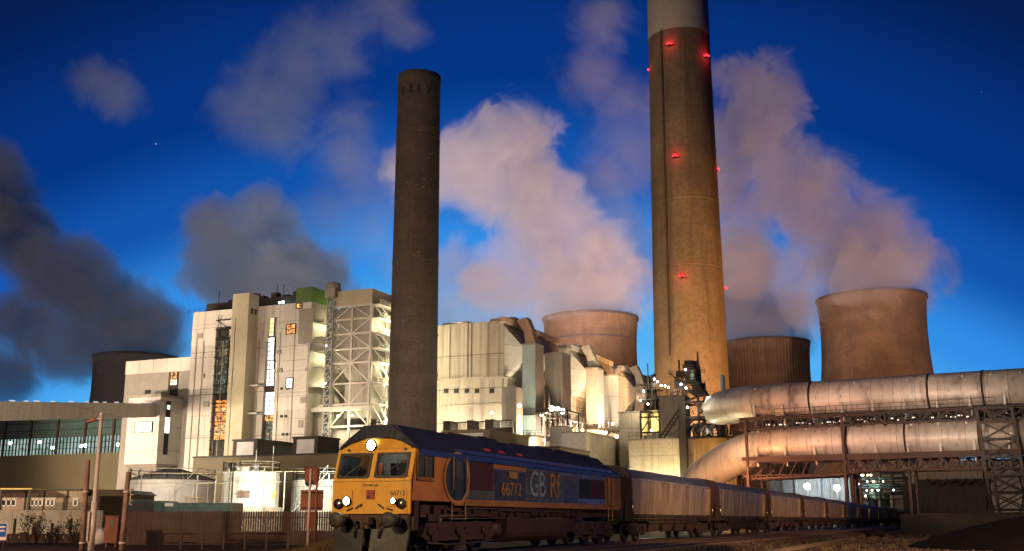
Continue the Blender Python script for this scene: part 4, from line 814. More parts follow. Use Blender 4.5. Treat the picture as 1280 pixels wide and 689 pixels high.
# black machinery tower
def machinery_tower():
    p = at(838, 505, 212); fr = Frame(p.x, p.y, ANG); X = lambda u, v=505: fr.hit(u, v)[0]; Z = lambda v, u=860: fr.hit(u, v)[1]
    t = fthing('machinery_tower', 'black conveyor head tower of tangled steelwork in front of the tall chimney base', 'plant steelwork', fr)
    b = MB(); zb = Z(552)
    b.box(X(848), X(857), -.6, 3, zb - 12, Z(497)); b.box(X(848), X(857), -.6, 3, Z(497), Z(494)); b.build('main_column', M['dark_clad'], t)
    b = MB()
    for u in (853, 873, 889):
        for y in (0, 5): b.box(X(u) - .2, X(u) + .2, y - .2, y + .2, zb - 12, Z(503 if u > 880 else 494))
    for v in (503, 522, 533, 547):
        for y in (0, 5): b.box(X(853), X(889), y - .16, y + .16, Z(v) - .2, Z(v) + .2)
    for a, c in (((858, 533), (889, 505)), ((868, 504), (889, 528)), ((855, 503), (875, 496))): b.bar((X(a[0]), 0, Z(a[1])), (X(c[0]), 0, Z(c[1])), .28)
    for k in (0, .9): b.bar((X(826 + k * 6), -1.5, Z(547)), (X(851), -1.5, Z(512 + k * 8)), .3)
    for i in range(8): f = i / 8; b.bar((X(826) + (X(851) - X(826)) * f, -1.5, Z(547) + (Z(512) - Z(547)) * f), (X(831) + (X(851) - X(831)) * f, -1.5, Z(547) + (Z(520) - Z(547)) * f), .14)
    b.build('lattice', M['steel_dark'], t)
    b = MB()
    b.box(X(858), X(872), -.5, 4, Z(478), Z(461)); b.box(X(856), X(871), -.8, 4.2, Z(461) + .01, Z(456)); b.box(X(858), X(869), -.5, 3.5, Z(456) + .01, Z(451))
    b.box(X(866), X(877), -.4, 4, Z(494), Z(478) - .01); b.box(X(846), X(858), 0, 3, Z(470), Z(463)); b.box(X(843), X(851), .3, 2.6, Z(484), Z(474))
    b.hexa([(X(866), -.6, Z(494.5)), (X(884), -.6, Z(494.5)), (X(884), 3, Z(494.5)), (X(866), 3, Z(494.5))], [(X(870), -.6, Z(484)), (X(877), -.6, Z(484)), (X(877), 3, Z(484)), (X(870), 3, Z(484))])
    b.build('machine_house', M['dark_clad'], t)
    b = MB(); b.box(X(864.5), X(869.5), -.62, -.501, Z(475), Z(463)); b.build('window', M['glow_dim'], t)
    b = MB(); rnd = random.Random(21)
    for u, v0, v1, w in ((849.5, 470, 449, .28), (873.5, 478, 440, .3), (846.5, 494, 466, .35), (853, 494, 462, .3), (857, 494, 470, .25), (834, 495, 482, .15), (881, 494, 478, .2)): b.box(X(u) - w / 2, X(u) + w / 2, .5, .5 + w, Z(v0), Z(v1))
    for a, c, w in (((845, 472), (860, 480), .5), ((838, 465), (850, 476), .25), ((850, 484), (868, 492), .6), ((843, 490), (858, 476), .22), ((868, 480), (884, 492), .4), ((872, 452), (876, 462), .5), ((839, 492), (850, 486), .3)): b.bar((X(a[0]), 0, Z(a[1])), (X(c[0]), 0, Z(c[1])), w)
    for i in range(26):
        u = rnd.uniform(840, 884); v = rnd.uniform(470, 545); du, dv = rnd.uniform(-9, 9), rnd.uniform(-9, 9); b.bar((X(u), rnd.uniform(0, 4), Z(v)), (X(u + du), rnd.uniform(0, 4), Z(v + dv)), rnd.uniform(.1, .22))
    for v in (470, 484, 494): handrail(b, [(X(840), -.9, Z(v)), (X(884), -.9, Z(v))], 1.0, 1.5, .08)
    b.build('walkways', M['steel_dark'], t)
    for u, v in ((860, 463), (854, 481), (860, 486), (834, 482), (838, 484), (829, 481), (861, 510)):
        b = MB(); b.sphere((X(u), -1.1, Z(v)), .19, 8); b.build('lamp', M['lamp_white'] if u not in (854, 861) else M['lamp_cool'], t)
    b = MB(); c = fr.w(X(893), 0)
    b.bm.free() if False else None
    for xx, r in ((X(876), 1.5), (X(899), 1.7)):
        b.tube([(xx + r * math.cos(a), -1.2, Z(540) + r * math.sin(a)) for a in [2 * math.pi * i / 20 for i in range(21)]], .16, 6, False)
        for i in range(4): a = math.pi * i / 4; b.bar((xx - r * math.cos(a), -1.2, Z(540) - r * math.sin(a)), (xx + r * math.cos(a), -1.2, Z(540) + r * math.sin(a)), .12)
    b.build('pulley_wheel', M['steel_dark'], t)
    b = MB()
    for i in range(14):
        u = rnd.uniform(862, 915); b.tube([(X(u), rnd.uniform(-1, 1), Z(546)), (X(u), rnd.uniform(-1, 1), Z(rnd.uniform(528, 538))), (X(u + rnd.uniform(-8, 8)), 0, Z(rnd.uniform(528, 536)))], rnd.uniform(.12, .35), 8)
    b.box(X(860), X(912), -1.6, 4, Z(549), Z(547)); b.build('valve_gear', M['steel_dark'], t)
    for u, v, p, c in ((864, 512, 350, (1, .9, .7)), (845, 486, 300, (1, .85, .6)), (884, 541, 500, (1, .9, .75))): lampl('machinery_lamp_light', fr.w(X(u), -1.8, Z(v)), p, c, .3)
    flood('machinery_lamp_light', fr.w(X(886), -2.5, Z(498)), at(905, 512, 195), 5200, (1, .95, .75), 100, .3)
machinery_tower()
def stub_column():
    p = at(904, 505, 250); b = MB(); r = .68 ; zt = zat(468, 250)
    b.lathe([(r, 0), (r, zt - .7), (r * .8, zt - .3), (r * .1, zt)], 20); tag(b.build('vent_stack', M['steel_pale'], None, (p.x, p.y, 0)), 'short round-topped pale vent stack at the foot of the tall chimney', 'vent stack')
stub_column()
# rusty vessel
def rusty_vessel():
    p = at(897, 560, 206); t = thing('rusty_vessel', 'squat rust-streaked round vessel under the black pipework, behind the second wagon', 'storage vessel', (p.x, p.y, 0))
    zt = zat(547, 201); r = 4.6
    b = MB(); b.lathe([(r, 0), (r, zt)], 40); b.build('shell', M['rust_vessel'], t)
    b = MB(); b.lathe([(r + .15, zt), (r + .15, zt + .3), (0.1, zt + .5)], 40); handrail(b, [((r) * math.cos(a), r * math.sin(a), zt + .3) for a in [R(180 + 15 * i) for i in range(13)]], 1.0, 1.5, .08); b.build('roof', M['steel_dark'], t)
    b = MB()
    for i in range(10): a = R(180 + 20 * i); b.box((r + .1) * math.cos(a) - .09, (r + .1) * math.cos(a) + .09, (r + .1) * math.sin(a) - .09, (r + .1) * math.sin(a) + .09, 0, zt)
    b.build('stiffeners', M['rust_vessel'], t)
rusty_vessel()
# ------------------------------------------------------------------ flue ducts on their trestles
pd = at(1016, 500, 170); FD = Frame(pd.x, pd.y, -30.6)
DX = lambda u, v=520, d=0: FD.hit(u, v, d)[0]
DZ = lambda u, v, d=0: FD.hit(u, v, d)[1]
def ring(b, x, z, r, w=.25, t=.16, n=32):
    _, rg = b.lathe([(r - .02, x - w / 2), (r + t, x - w / 2), (r + t, x + w / 2), (r - .02, x + w / 2)], n, (0, z), 'x')
def flue_duct(zc, r, left_pts, label, rings, rmul=None):
    t = fthing('flue_duct', label, 'flue duct', FD); xR = DX(1500)
    b = MB(); pts = left_pts + [(DX(960), 0, zc), (DX(1016), 0, zc), (DX(1163), 0, zc), (xR, 0, zc)]
    b.tube(pts, (rmul or [r] * len(left_pts)) + [r] * 4, 40); b.build('shell', M['duct_steel'], t)
    each('joint_band', M['steel_dark'], t, rings, lambda b, u: ring(b, DX(u, 490), zc, r, .3, .09))
    each('seam', M['duct_steel'], t, [u + k for u in rings for k in (-72, -48, -24)], lambda b, u: ring(b, DX(u, 490), zc, r, .1, .05))
    b = MB(); x = DX(950)
    while x < DX(1300): b.box(x, x + .3, -r * .72 - .1, -r * .68, zc + r * .66, zc + r * .74); b.box(x + 2, x + 2.2, -r * .99 - .04, -r * .95, zc - .25, zc + .25); x += 3.9
    b.build('inspection_hatch', M['steel_grey'], t)
    b = MB()
    x = DX(950)
    while x < xR:
        b.box(x - .12, x + .12, -r * .75, r * .75, zc - r - .9, zc - r * .66); b.hexa([(x - .2, -r * .98, zc - r * 1.05), (x + .2, -r * .98, zc - r * 1.05), (x + .2, -r * .8, zc - r * 1.05), (x - .2, -r * .8, zc - r * 1.05)], [(x - .1, -r * 1.01, zc - r * .25), (x + .1, -r * 1.01, zc - r * .25), (x + .1, -r * .95, zc - r * .25), (x - .1, -r * .95, zc - r * .25)]); x += 4.6
    b.build('saddle', M['steel_pale'], t)
    return t
ZU = pd.z; ZL = DZ(1060, 551.5)
uD = lambda u, v, Y: (lambda p: ((p - FD.o).dot(FD.ax), (p - FD.o).dot(FD.ay), p.z))(at(u, v, Y))
flue_duct(ZU, 2.9, [uD(897, 513, 236), uD(896, 512, 214), uD(903, 510, 199), uD(917, 507.5, 190), uD(938, 504.5, 183.5)], 'upper of the two big round flue ducts, bright where it leaves the machinery tower', (1016, 1163, 1231, 1310), [3.0, 3.05, 3.1, 3.1, 3.05])
flue_duct(ZL, 2.75, [uD(862, 618, 188), uD(876, 601, 186), uD(893, 586.5, 184), uD(911, 575, 181.5), uD(930, 566, 179), uD(948, 559.5, 176.5)], 'lower of the two big round flue ducts, glowing orange at its bent left end', (1058, 1130, 1221, 1300), [3.0, 3.0, 3.0, 3.0, 2.95, 2.85])
def truss(b, x0, x1, y, z0, z1, n, w=.22):
    b.box(x0, x1, y - w / 2, y + w / 2, z0 - w / 2, z0 + w / 2); b.box(x0, x1, y - w / 2, y + w / 2, z1 - w / 2, z1 + w / 2)
    for i in range(n + 1):
        x = x0 + (x1 - x0) * i / n; b.box(x - w / 3, x + w / 3, y - w / 3, y + w / 3, z0, z1)
        if i < n: xn = x0 + (x1 - x0) * (i + 1) / n; b.bar((x, y, z0), (xn, y, z1), w * .7) if i % 2 == 0 else b.bar((x, y, z1), (xn, y, z0), w * .7)
def duct_gantry():
    t = fthing('duct_gantry', 'dark red steel gantry of trusses and walkways carrying both flue ducts', 'pipe gantry', FD)
    xl, xr = DX(933, 530), DX(1420); b = MB()
    zt, zb = ZU - 3.0, ZU - 4.5
    for y in (-3.3, 3.3): truss(b, xl, xr, y, zb, zt, 44)
    b.box(xl, xr, -3.6, -3.3 + .12, zt + .12, zt + .4); b.build('upper_truss', M['steel_dark'], t)
    b = MB()
    x = xl
    while x < xr: b.box(x - .1, x + .1, -3.3, 3.3, zb - .1, zb + .2); x += 1.7
    for y in (-4.2, -3.4): b.box(xl + 6, DX(1250), y - .05, y + .05, zt + .1, zt + .2)
    b.box(xl + 6, DX(1250), -4.2, -3.4, zt + .2, zt + .26); handrail(b, [(xl + 6, -4.2, zt + .26), (DX(1250), -4.2, zt + .26)], 1.2, 1.6, .06); b.build('walkway', M['steel_dark'], t)
    zt2, zb2 = ZL - 2.9, ZL - 4.7; b = MB(); x2 = DX(1066, 580)
    for y in (-3.0, 3.0): truss(b, x2, xr, y, zb2, zt2, 26, .28)
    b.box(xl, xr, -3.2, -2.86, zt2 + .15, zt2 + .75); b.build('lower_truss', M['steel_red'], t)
    b = MB(); zk = ZL - 5.2
    P = [(xl, zk + .4), (DX(955, 578), zt2), (x2, zt2), (x2, zk), (xl + 1, zk - .4)]
    for y in (-3.0, 3.0):
        for p, q in zip(P, P[1:] + P[:1]): b.bar((p[0], y, p[1]), (q[0], y, q[1]), .3)
        for i in range(9): x = xl + (x2 - xl) * i / 9; b.bar((x, y, zk - .3), (x + 1.4, y, zt2 - .2 if i > 2 else zk + 1), .16)
    for i in range(12): x = xl + (x2 - xl) * i / 11; b.box(x - .12, x + .12, -3.0, 3.0, zk - .3, zk)
    b.box(xl + 1, x2, -3.0, 3.0, zk + .05, zk + .2); b.build('hopper_frame', M['steel_red'], t)  # red light on this steelwork is put into its base colour
    for u, z1 in ((933.5, zt), (1054.5, zt)):
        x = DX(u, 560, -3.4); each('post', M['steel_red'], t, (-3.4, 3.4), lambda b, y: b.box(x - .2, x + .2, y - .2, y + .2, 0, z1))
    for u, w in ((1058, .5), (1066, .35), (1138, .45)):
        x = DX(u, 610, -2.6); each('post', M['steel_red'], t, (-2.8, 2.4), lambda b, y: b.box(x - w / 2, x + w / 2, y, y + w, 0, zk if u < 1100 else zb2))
    # trestle tower
    b = MB(); a0, a1 = DX(1224, 540, -4), DX(1268, 540, -4)
    for y, s in ((-4.2, 1), (4.2, -1)):
        for xa, dx in ((a0, .35), (a1, .5)): b.bar((xa + dx * 2.2, y, 0), (xa, y, zt), .42)
        zz = [0.4, 3.0, 5.4, 7.8, 10.2, 12.8, 15.2, zt]
        for i, z in enumerate(zz):
            o = 2.2 * .35 * (1 - z / zt); o2 = 2.2 * .5 * (1 - z / zt); b.box(a0 + o, a1 + o2, y - .14, y + .14, z - .16, z + .16)
            if i < len(zz) - 1: b.bar((a0 + .4, y, z), (a1 + .3, y, zz[i + 1]), .2); b.bar((a1 + .3, y, z), (a0 + .4, y, zz[i + 1]), .2)
    for xa in (a0, a1):
        for z0, z1 in ((3, 7.8), (7.8, 12.8), (12.8, zt)): b.bar((xa, -4.2, z0), (xa, 4.2, z1), .18); b.bar((xa, 4.2, z0), (xa, -4.2, z1), .18); b.bar((xa, -4.2, z1), (xa, 4.2, z1), .2)
    b.build('trestle', M['steel_dark'], t)
duct_gantry()
M['shed_grey'] = mk('dull_grey_brown_sheeting', (0.05, 0.04, 0.03), (0.038, 0.03, 0.023), 0.3, 0.7, streak=0.3, ribs=0.2, rib_s=1.5)
# ---------------- below the ducts
def dark_backing():
    t = fthing('dark_backing', 'added dark backing with a row of tiny lamps, between the two flue ducts', 'cable gallery', FD); xl, xr = DX(940), DX(1420)
    b = MB(); b.box(xl, xr, 3.7, 6.5, ZL + 2.2, ZU - 2.2); b.build('wall', M['dark_clad'], t)  # added dark box giving the darkness behind the lamp row
    rnd = random.Random(31)
    for i in range(34):
        x = xl + (xr - xl) * .62 * (i + .5) / 34; b = MB(); z = ZL + 3.25 + rnd.uniform(-.12, .35); w = rnd.uniform(.12, .4); b.box(x - w, x + w, 3.5, 3.69, z, z + .16); b.build('lamp', M['lamp_dim'], t)
M['lamp_dim'] = emis('dim_row_lamp', (1.0, .8, .6), 2.2)
dark_backing()
t, fr, x1, zt = block('long_store', 'long pale grey store building behind the legs of the duct gantry', 'shed', 1064, 1330, 577, 650, 310, 14, 'cladding_grey')
t, fr, x1, zt = block('plant_shed', 'plain grey-brown shed under the gantry behind the tail of the train', 'shed', 1145, 1238, 599, 650, 236, 14, 'shed_grey')
b = MB(); rnd = random.Random(4)
for i in range(7): x = 2.2 + i * 1.9; b.tube([(x, -.3, zt + .1), (x + .8, -.3, zt - 1.0 - .5 * (i % 2)), (x + 2.0, -.3, zt - .4)], .18, 6)
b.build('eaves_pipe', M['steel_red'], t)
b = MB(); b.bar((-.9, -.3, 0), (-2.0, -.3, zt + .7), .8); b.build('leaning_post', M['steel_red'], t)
block('side_shed', 'narrow brown lean-to shed beside the plain shed under the gantry', 'shed', 1127, 1142, 605, 650, 246, 10, 'shed_grey')
block('store_building', 'pale low store seen through the legs of the trestle at far right', 'shed', 1230, 1330, 612, 650, 290, 12, 'conc_wall')
t, fr, x1, zt = block('pump_house', 'pale wall of a pump house lit blue-white by two floodlights under the gantry', 'shed', 958, 1062, 597, 650, 268, 12, 'cladding_grey', 'cladding_grey')
PH = fr
b = MB()
for i in range(7): x = x1 * (i + .5) / 7; b.box(x - .25, x + .25, -.5, -.01, 0, zt - .1)
b.build('pilaster', M['cladding_grey'], t)
for u, v, lab in ((1009, 608, 'left one of two blue-white floodlights glaring under the gantry'), (1046, 610, 'right one of two blue-white floodlights glaring under the gantry')):
    fr = Frame(*PH.w(0, -3)[:2], ANG); x, z = fr.hit(u, v); L = fthing('floodlight', lab, 'floodlight', fr, x, 0, 0, 'glaring floodlights under the gantry')
    b = MB(); b.box(-.1, .1, .2, .4, 0, z + .5); b.build('pole', M['steel_grey'], L)
    b = MB(); b.box(-.55, .55, -.15, .2, z - .45, z + .45); b.build('housing', M['steel_dark'], L)
    b = MB(); b.sphere((0, -.15, z), .72, 14); b.build('lens', M['lamp_cool'], L)
    lampl('floodlight_light', fr.w(x, -1.8, z), 1500, (.5, .74, 1.0), .3)
def pipe_rack():
    p = at(1072, 596, 256); fr = Frame(p.x, p.y, ANG); X = lambda u, v=610: fr.hit(u, v)[0]; Z = lambda v, u=1095: fr.hit(u, v)[1]
    t = fthing('pipe_rack', 'dark pipe rack with small greenish lamps between the floodlights and the plain shed', 'plant steelwork', fr)
    rnd = random.Random(8); b = MB()
    for u in (1073, 1085, 1100, 1116, 1130): b.box(X(u) - .15, X(u) + .15, 0, .3, 0, Z(590)); b.box(X(u) - .15, X(u) + .15, 4, 4.3, 0, Z(592))
    for v in (592, 602, 612, 624): b.box(X(1072), X(1131), -.1, 4.3, Z(v) - .1, Z(v) + .1)
    for i in range(16): u = rnd.uniform(1074, 1112); v = rnd.uniform(596, 628); b.bar((X(u), -.3, Z(v)), (X(u + rnd.uniform(4, 18)), -.3, Z(v + rnd.uniform(-6, 6))), .15)
    b.build('frame', M['steel_dark'], t)
    b = MB()
    for v in (598, 606, 609, 617): b.tube([(X(1072), 1.5, Z(v)), (X(1131), 1.5, Z(v))], .3, 8)
    b.cyl((X(1088), 1.5, 0), 1.3, Z(612)); b.cyl((X(1104), 2.5, 0), 1.1, Z(616)); b.build('pipework', M['teal_skirt'], t)
    b = MB(); b.box(X(1113), X(1131), 2, 6, 0, Z(607)); b.build('tank_wall', M['pale_panel'], t)
    for i in range(15):
        u, v = rnd.uniform(1074, 1128), rnd.choice((594, 602, 605, 613, 620)); b = MB(); b.sphere((X(u), -.5, Z(v)), .19, 6); b.build('lamp', M['lamp_warm'] if i % 2 else M['hall_lamp'], t)
    lampl('rack_lamp_light', fr.w(X(1092), -1.5, Z(604)), 900, (.75, 1, .8), .3); lampl('rack_lamp_light', fr.w(X(1122), -.5, 3), 1000, (.85, .95, 1), .3)
pipe_rack()
# ------------------------------------------------------------------ train
TANG = 67.5; RAIL = 0.55
FT = Frame(-2.99 - 0.924 * 1.32, 32 + 0.383 * 1.32, TANG)          # x back along the train, y to the far side
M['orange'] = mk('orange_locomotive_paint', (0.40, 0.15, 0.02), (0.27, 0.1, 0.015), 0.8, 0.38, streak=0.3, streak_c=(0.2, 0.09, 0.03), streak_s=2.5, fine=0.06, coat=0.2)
M['orange_front'] = mk('bright_orange_front_paint', (0.78, 0.39, 0.028), (0.7, 0.33, 0.022), 0.9, 0.32, streak=0.35, streak_c=(0.3, 0.12, 0.02), streak_s=3.0, fine=0.08, coat=0.3)  # brighter orange than on the cab sides
M['navy'] = mk('navy_roof_paint', (0.012, 0.017, 0.042), (0.009, 0.012, 0.028), 0.8, 0.6, streak=0.25, fine=0.12, spec=0.3)
M['blue_band'] = mk('blue_cantrail_paint', (0.022, 0.04, 0.14), (0.018, 0.032, 0.11), 0.9, 0.35, fine=0.08, coat=0.3)
M['maroon'] = mk('dark_maroon_panel', (0.05, 0.012, 0.01), (0.036, 0.01, 0.009), 0.9, 0.5, fine=0.1)
M['grille'] = mk('grimy_grille_steel', (0.24, 0.23, 0.215), (0.16, 0.15, 0.14), 0.7, 0.27, metal=0.6, streak=0.4, streak_s=2, fine=0.1)
M['grille_blue'] = mk('grimy_blue_grille', (0.15, 0.16, 0.175), (0.10, 0.108, 0.12), 0.7, 0.27, metal=0.6, streak=0.4, streak_s=2, fine=0.1)
M['run_dark'] = mk('oily_brown_running_gear', (0.07, 0.032, 0.024), (0.045, 0.024, 0.02), 0.9, 0.6, metal=0.3, fine=0.2)
M['door_teal'] = mk('dark_teal_door', (0.02, 0.035, 0.04), (0.015, 0.027, 0.032), 0.9, 0.45)
M['orange_grimy'] = mk('grimy_orange_paint', (0.30, 0.12, 0.025), (0.2, 0.085, 0.022), 0.9, 0.5, streak=0.5, streak_c=(0.08, 0.04, 0.02), streak_s=2, fine=0.12)
M['lower_grey'] = mk('grimy_grey_green_panel', (0.07, 0.075, 0.06), (0.05, 0.052, 0.045), 0.9, 0.45, fine=0.12)
M['side_glass'] = mk('greyish_side_glass', (0.06, 0.065, 0.065), (0.04, 0.045, 0.045), 0.9, 0.35)
M['black'] = mk('black_paint', (0.012, 0.012, 0.013), (0.018, 0.017, 0.017), 1, 0.5)
M['tyre_steel'] = mk('worn_wheel_steel', (0.09, 0.06, 0.05), (0.06, 0.042, 0.036), 1.5, 0.45, metal=0.6)
M['plough'] = mk('scuffed_grey_plough', (0.035, 0.034, 0.032), (0.024, 0.023, 0.022), 1.2, 0.6, fine=0.15, streak=0.3, streak_s=3)
M['glass_dark'] = mk('dark_cab_glass', (0.01, 0.013, 0.018), (0.014, 0.017, 0.022), 1, 0.06, fine=0.0, spec=0.8)
M['gold'] = mk('orange_lettering', (0.34, 0.17, 0.055), (0.24, 0.12, 0.045), 2, 0.5, fine=0.1)
M['pale_letter'] = mk('reflection_toned_lettering', (0.24, 0.28, 0.34), (0.13, 0.15, 0.18), 2, 0.3, fine=0.1)  # blue-white reflection on the letters put into their colour
M['red_badge'] = mk('red_badge', (0.42, 0.03, 0.025), (0.35, 0.025, 0.02), 3, 0.4, fine=0.05)
M['head_lens'] = emis('headlamp_lens', (0.95, 0.97, 1.0), 60)
M['head_lens_dim'] = emis('marker_lamp_lens', (0.9, 0.93, 1.0), 26)
M['chrome'] = mk('worn_bright_steel', (0.5, 0.48, 0.46), (0.4, 0.38, 0.36), 2, 0.25, metal=0.9)
M['cab_lining'] = mk('pale_cab_lining', (0.38, 0.36, 0.3), (0.3, 0.28, 0.24), 1.5, 0.7)
M['cab_red'] = mk('reddish_cab_seat', (0.25, 0.07, 0.04), (0.18, 0.05, 0.03), 1.5, 0.7)
gl = bpy.data.materials.new('clear_cab_glass'); gl.use_nodes = True
_nt = gl.node_tree; _nt.nodes.clear(); _o = _n(_nt, 'ShaderNodeOutputMaterial'); _mx = _n(_nt, 'ShaderNodeMixShader'); _t = _n(_nt, 'ShaderNodeBsdfTransparent'); _g = _n(_nt, 'ShaderNodeBsdfGlossy')
_t.inputs[0].default_value = (0.62, 0.68, 0.7, 1); _g.inputs['Roughness'].default_value = 0.03; _mx.inputs[0].default_value = 0.12
_nt.links.new(_t.outputs[0], _mx.inputs[1]); _nt.links.new(_g.outputs[0], _mx.inputs[2]); _nt.links.new(_mx.outputs[0], _o.inputs[0]); M['cab_glass'] = gl
def bogie(root, x0, axles, r, m='run_dark', frame_h=(0.42, 1.0), yside=1.12, big=True):
    o = None; b = MB(); L = axles[-1] - axles[0]
    for s in (-1, 1):
        y = s * yside; a0, a1 = x0 + axles[0] - 0.75, x0 + axles[-1] + 0.75; z0, z1 = frame_h
        b.prism([(a0, z0 + .15), (a0 + .3, z1), (a1 - .3, z1), (a1, z0 + .15), (a1 - .4, z0), (a0 + .4, z0)], y - .1, y + .1)
        for a in axles:
            b.box(x0 + a - .22, x0 + a + .22, y - .18 if s < 0 else y, y if s < 0 else y + .18, .32, .74)
        if big:
            for a in axles: b.cyl((x0 + a - .34, y + (-.2 if s < 0 else .06), .72), .12, .14, 'y', 10); b.cyl((x0 + a + .34, y + (-.2 if s < 0 else .06), .72), .12, .14, 'y', 10)
            b.box(a0 + .2, a0 + 1.0, y - .2, y + .2, z1 + .005, z1 + .22); b.tube([(a0 + .2, y + s * .16, .38), (x0 + axles[0] + .9, y + s * .2, .3), (a1 - .3, y + s * .16, .36)], .035, 6)
    b.box(x0 + axles[0] + .3, x0 + axles[-1] - .3, -.95, .95, .5, .9)
    o = b.build('bogie', M[m], root)
    for a in axles:
        b = MB()
        for s in (-1, 1): b.cyl((x0 + a, s * .78 - .065, r), r, .13, 'y', 28); b.cyl((x0 + a, (s * .7 - .02), r), r + .03, .04, 'y', 28); b.cyl((x0 + a, s * .86 - .06, r), r * .28, .12, 'y', 14)
        b.cyl((x0 + a, -.75, r), .09, 1.5, 'y', 10); b.build('wheelset', M['tyre_steel'], o)
    return o
def hull(y, z0, ze, z1): return [(-y, z0), (-y, ze), (-.55, z1), (.55, z1), (y, ze), (y, z0)]
def locomotive():
    t = fthing('locomotive', 'orange and navy diesel freight locomotive numbered 66712 with its headlights on', 'locomotive', FT, 0, 0, RAIL)
    Y = 1.32
    # ---- cab
    b = MB(); zb, zs, zt = 1.61, 3.13, 3.44
    prof = lambda x, dz=0: [(x, -Y, zb), (x, -Y, zs), (x, -.8, zs + .2), (x, 0, zt), (x, .8, zs + .2), (x, Y, zs), (x, Y, zb)]
    f0 = [(0, -Y, 1.22), (0, -Y, 2.2), (.28, -Y, zs), (.36, -.8, zs + .2), (.4, 0, zt - .02), (.36, .8, zs + .2), (.28, Y, zs), (0, Y, 2.2), (0, Y, 1.22)]
    # front face with window holes: built from strips
    def fx(z): return 0 if z < 2.2 else .28 * (z - 2.2) / (zs - 2.2)
    wz0, wz1 = 2.3, 3.0; wy = [(-1.17, -.12), (.12, 1.17)]
    def strip(ya, yb, za, zb_):
        b.hexa([(fx(za), ya, za), (fx(za) + .09, ya, za), (fx(za) + .09, yb, za), (fx(za), yb, za)], [(fx(zb_), ya, zb_), (fx(zb_) + .09, ya, zb_), (fx(zb_) + .09, yb, zb_), (fx(zb_), yb, zb_)])
    strip(-Y, Y, 1.22, 2.2); strip(-Y, Y, 2.2, wz0); strip(-Y, wy[0][0], wz0, wz1); strip(wy[0][1], wy[1][0], wz0, wz1); strip(wy[1][1], Y, wz0, wz1); strip(-Y, Y, wz1, zs)
    b.hexa([(.28, -Y, zs), (.37, -Y, zs), (.37, Y, zs), (.28, Y, zs)], [(.36, -.85, zs + .24), (.45, -.85, zs + .24), (.45, .85, zs + .24), (.36, .85, zs + .24)])
    b.hexa([(.36, -.85, zs + .24), (.45, -.85, zs + .24), (.45, .85, zs + .24), (.36, .85, zs + .24)], [(.4, -.4, zs + .35), (.49, -.4, zs + .35), (.49, .4, zs + .35), (.4, .4, zs + .35)])
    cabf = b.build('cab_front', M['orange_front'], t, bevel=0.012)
    for y0, y1 in wy:
        b = MB(); e = .045
        def q(y, z, d): return (fx(z) + d, y, z)
        pts = []
        for (cy, cz, sy, sz) in ((y0, wz0, 1, 1), (y1, wz0, -1, 1), (y1, wz1, -1, -1), (y0, wz1, 1, -1)):
            pts.append((cy, cz))
        for a, c in zip(pts, pts[1:] + pts[:1]): b.bar(q(a[0], a[1], -.005), q(c[0], c[1], -.005), .075, .06)
        for cy, cz in pts: 
            sy = 1 if cy == y0 else -1; sz = 1 if cz == wz0 else -1
            b.hexa([q(cy, cz, -.02), q(cy + sy * .17, cz, -.02), q(cy, cz + sz * .17, -.02), q(cy, cz + sz * .16, -.02)], [q(cy, cz, .03), q(cy + sy * .17, cz, .03), q(cy, cz + sz * .17, .03), q(cy, cz + sz * .16, .03)])
        w_ = b.build('windscreen', M['black'], t)
        b = MB(); b.poly([q(y0, wz0, .05), q(y1, wz0, .05), q(y1, wz1, .05), q(y0, wz1, .05)]); b.build('pane', M['cab_glass'], w_)
        b = MB(); ym_ = (y0 + y1) / 2; b.bar(q(ym_ + .25, wz0 + .03, -.05), q(ym_ - .2, wz0 + .38, -.05), .02); b.bar(q(ym_ - .2, wz0 + .2, -.05), q(ym_ - .2, wz0 + .52, -.05), .018); b.build('wiper', M['black'], w_)
    # cab interior
    b = MB(); b.box(.35, 2.2, -1.25, 1.25, 1.62, 1.66); b.box(2.1, 2.16, -1.25, 1.25, 1.66, 3.1); b.build('cab_interior', M['cab_lining'], t)
    b = MB(); b.box(.3, .8, -1.2, 1.2, 1.67, 2.26); b.box(1.0, 1.1, -.9, -.1, 2.2, 2.75); b.build('control_desk', M['black'], t)
    b = MB()
    for y in (-.75, .65): b.box(1.35, 1.5, y - .24, y + .24, 2.0, 2.78); b.box(1.0, 1.4, y - .24, y + .24, 1.95, 2.05)
    b.box(1.9, 1.98, -.25, .05, 1.7, 2.9); b.build('cab_seat', M['cab_red'], t); lampl('cab_fill_light', FT.w(1.2, .3, RAIL + 2.95), 16, (1, .95, .8), .1)  # unseen lamp added so the cab interior shows through the glass
    # side walls of cab
    b = MB()
    for s in (-1, 1):
        y = s * Y; yi = s * (Y - .06)
        def panel(x0, x1, z0, z1, xs_=None):
            b.box(x0, x1, min(y, yi), max(y, yi), z0, z1)
        b.hexa([(0.1, min(y, yi), 1.61), (.36, min(y, yi), 1.61), (.36, max(y, yi), 1.61), (0.1, max(y, yi), 1.61)], [(.34, min(y, yi), 3.13), (.36, min(y, yi), 3.13), (.36, max(y, yi), 3.13), (.34, max(y, yi), 3.13)])
        panel(.361, 3.7, 1.61, 2.3); panel(.361, .4, 2.3, 2.98); panel(1.5, 3.7, 2.3, 2.98); panel(.361, 3.7, 2.98, 3.13)
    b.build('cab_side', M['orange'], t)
    b = MB()
    for s in (-1, 1):
        b.box(.42, .9, s * (Y - .04) - .01, s * (Y - .04) + .01, 2.32, 2.96); b.box(.95, 1.48, s * (Y - .03) - .01, s * (Y - .03) + .01, 2.32, 2.96)
    sw = b.build('side_window', M['side_glass'], t)
    b = MB()
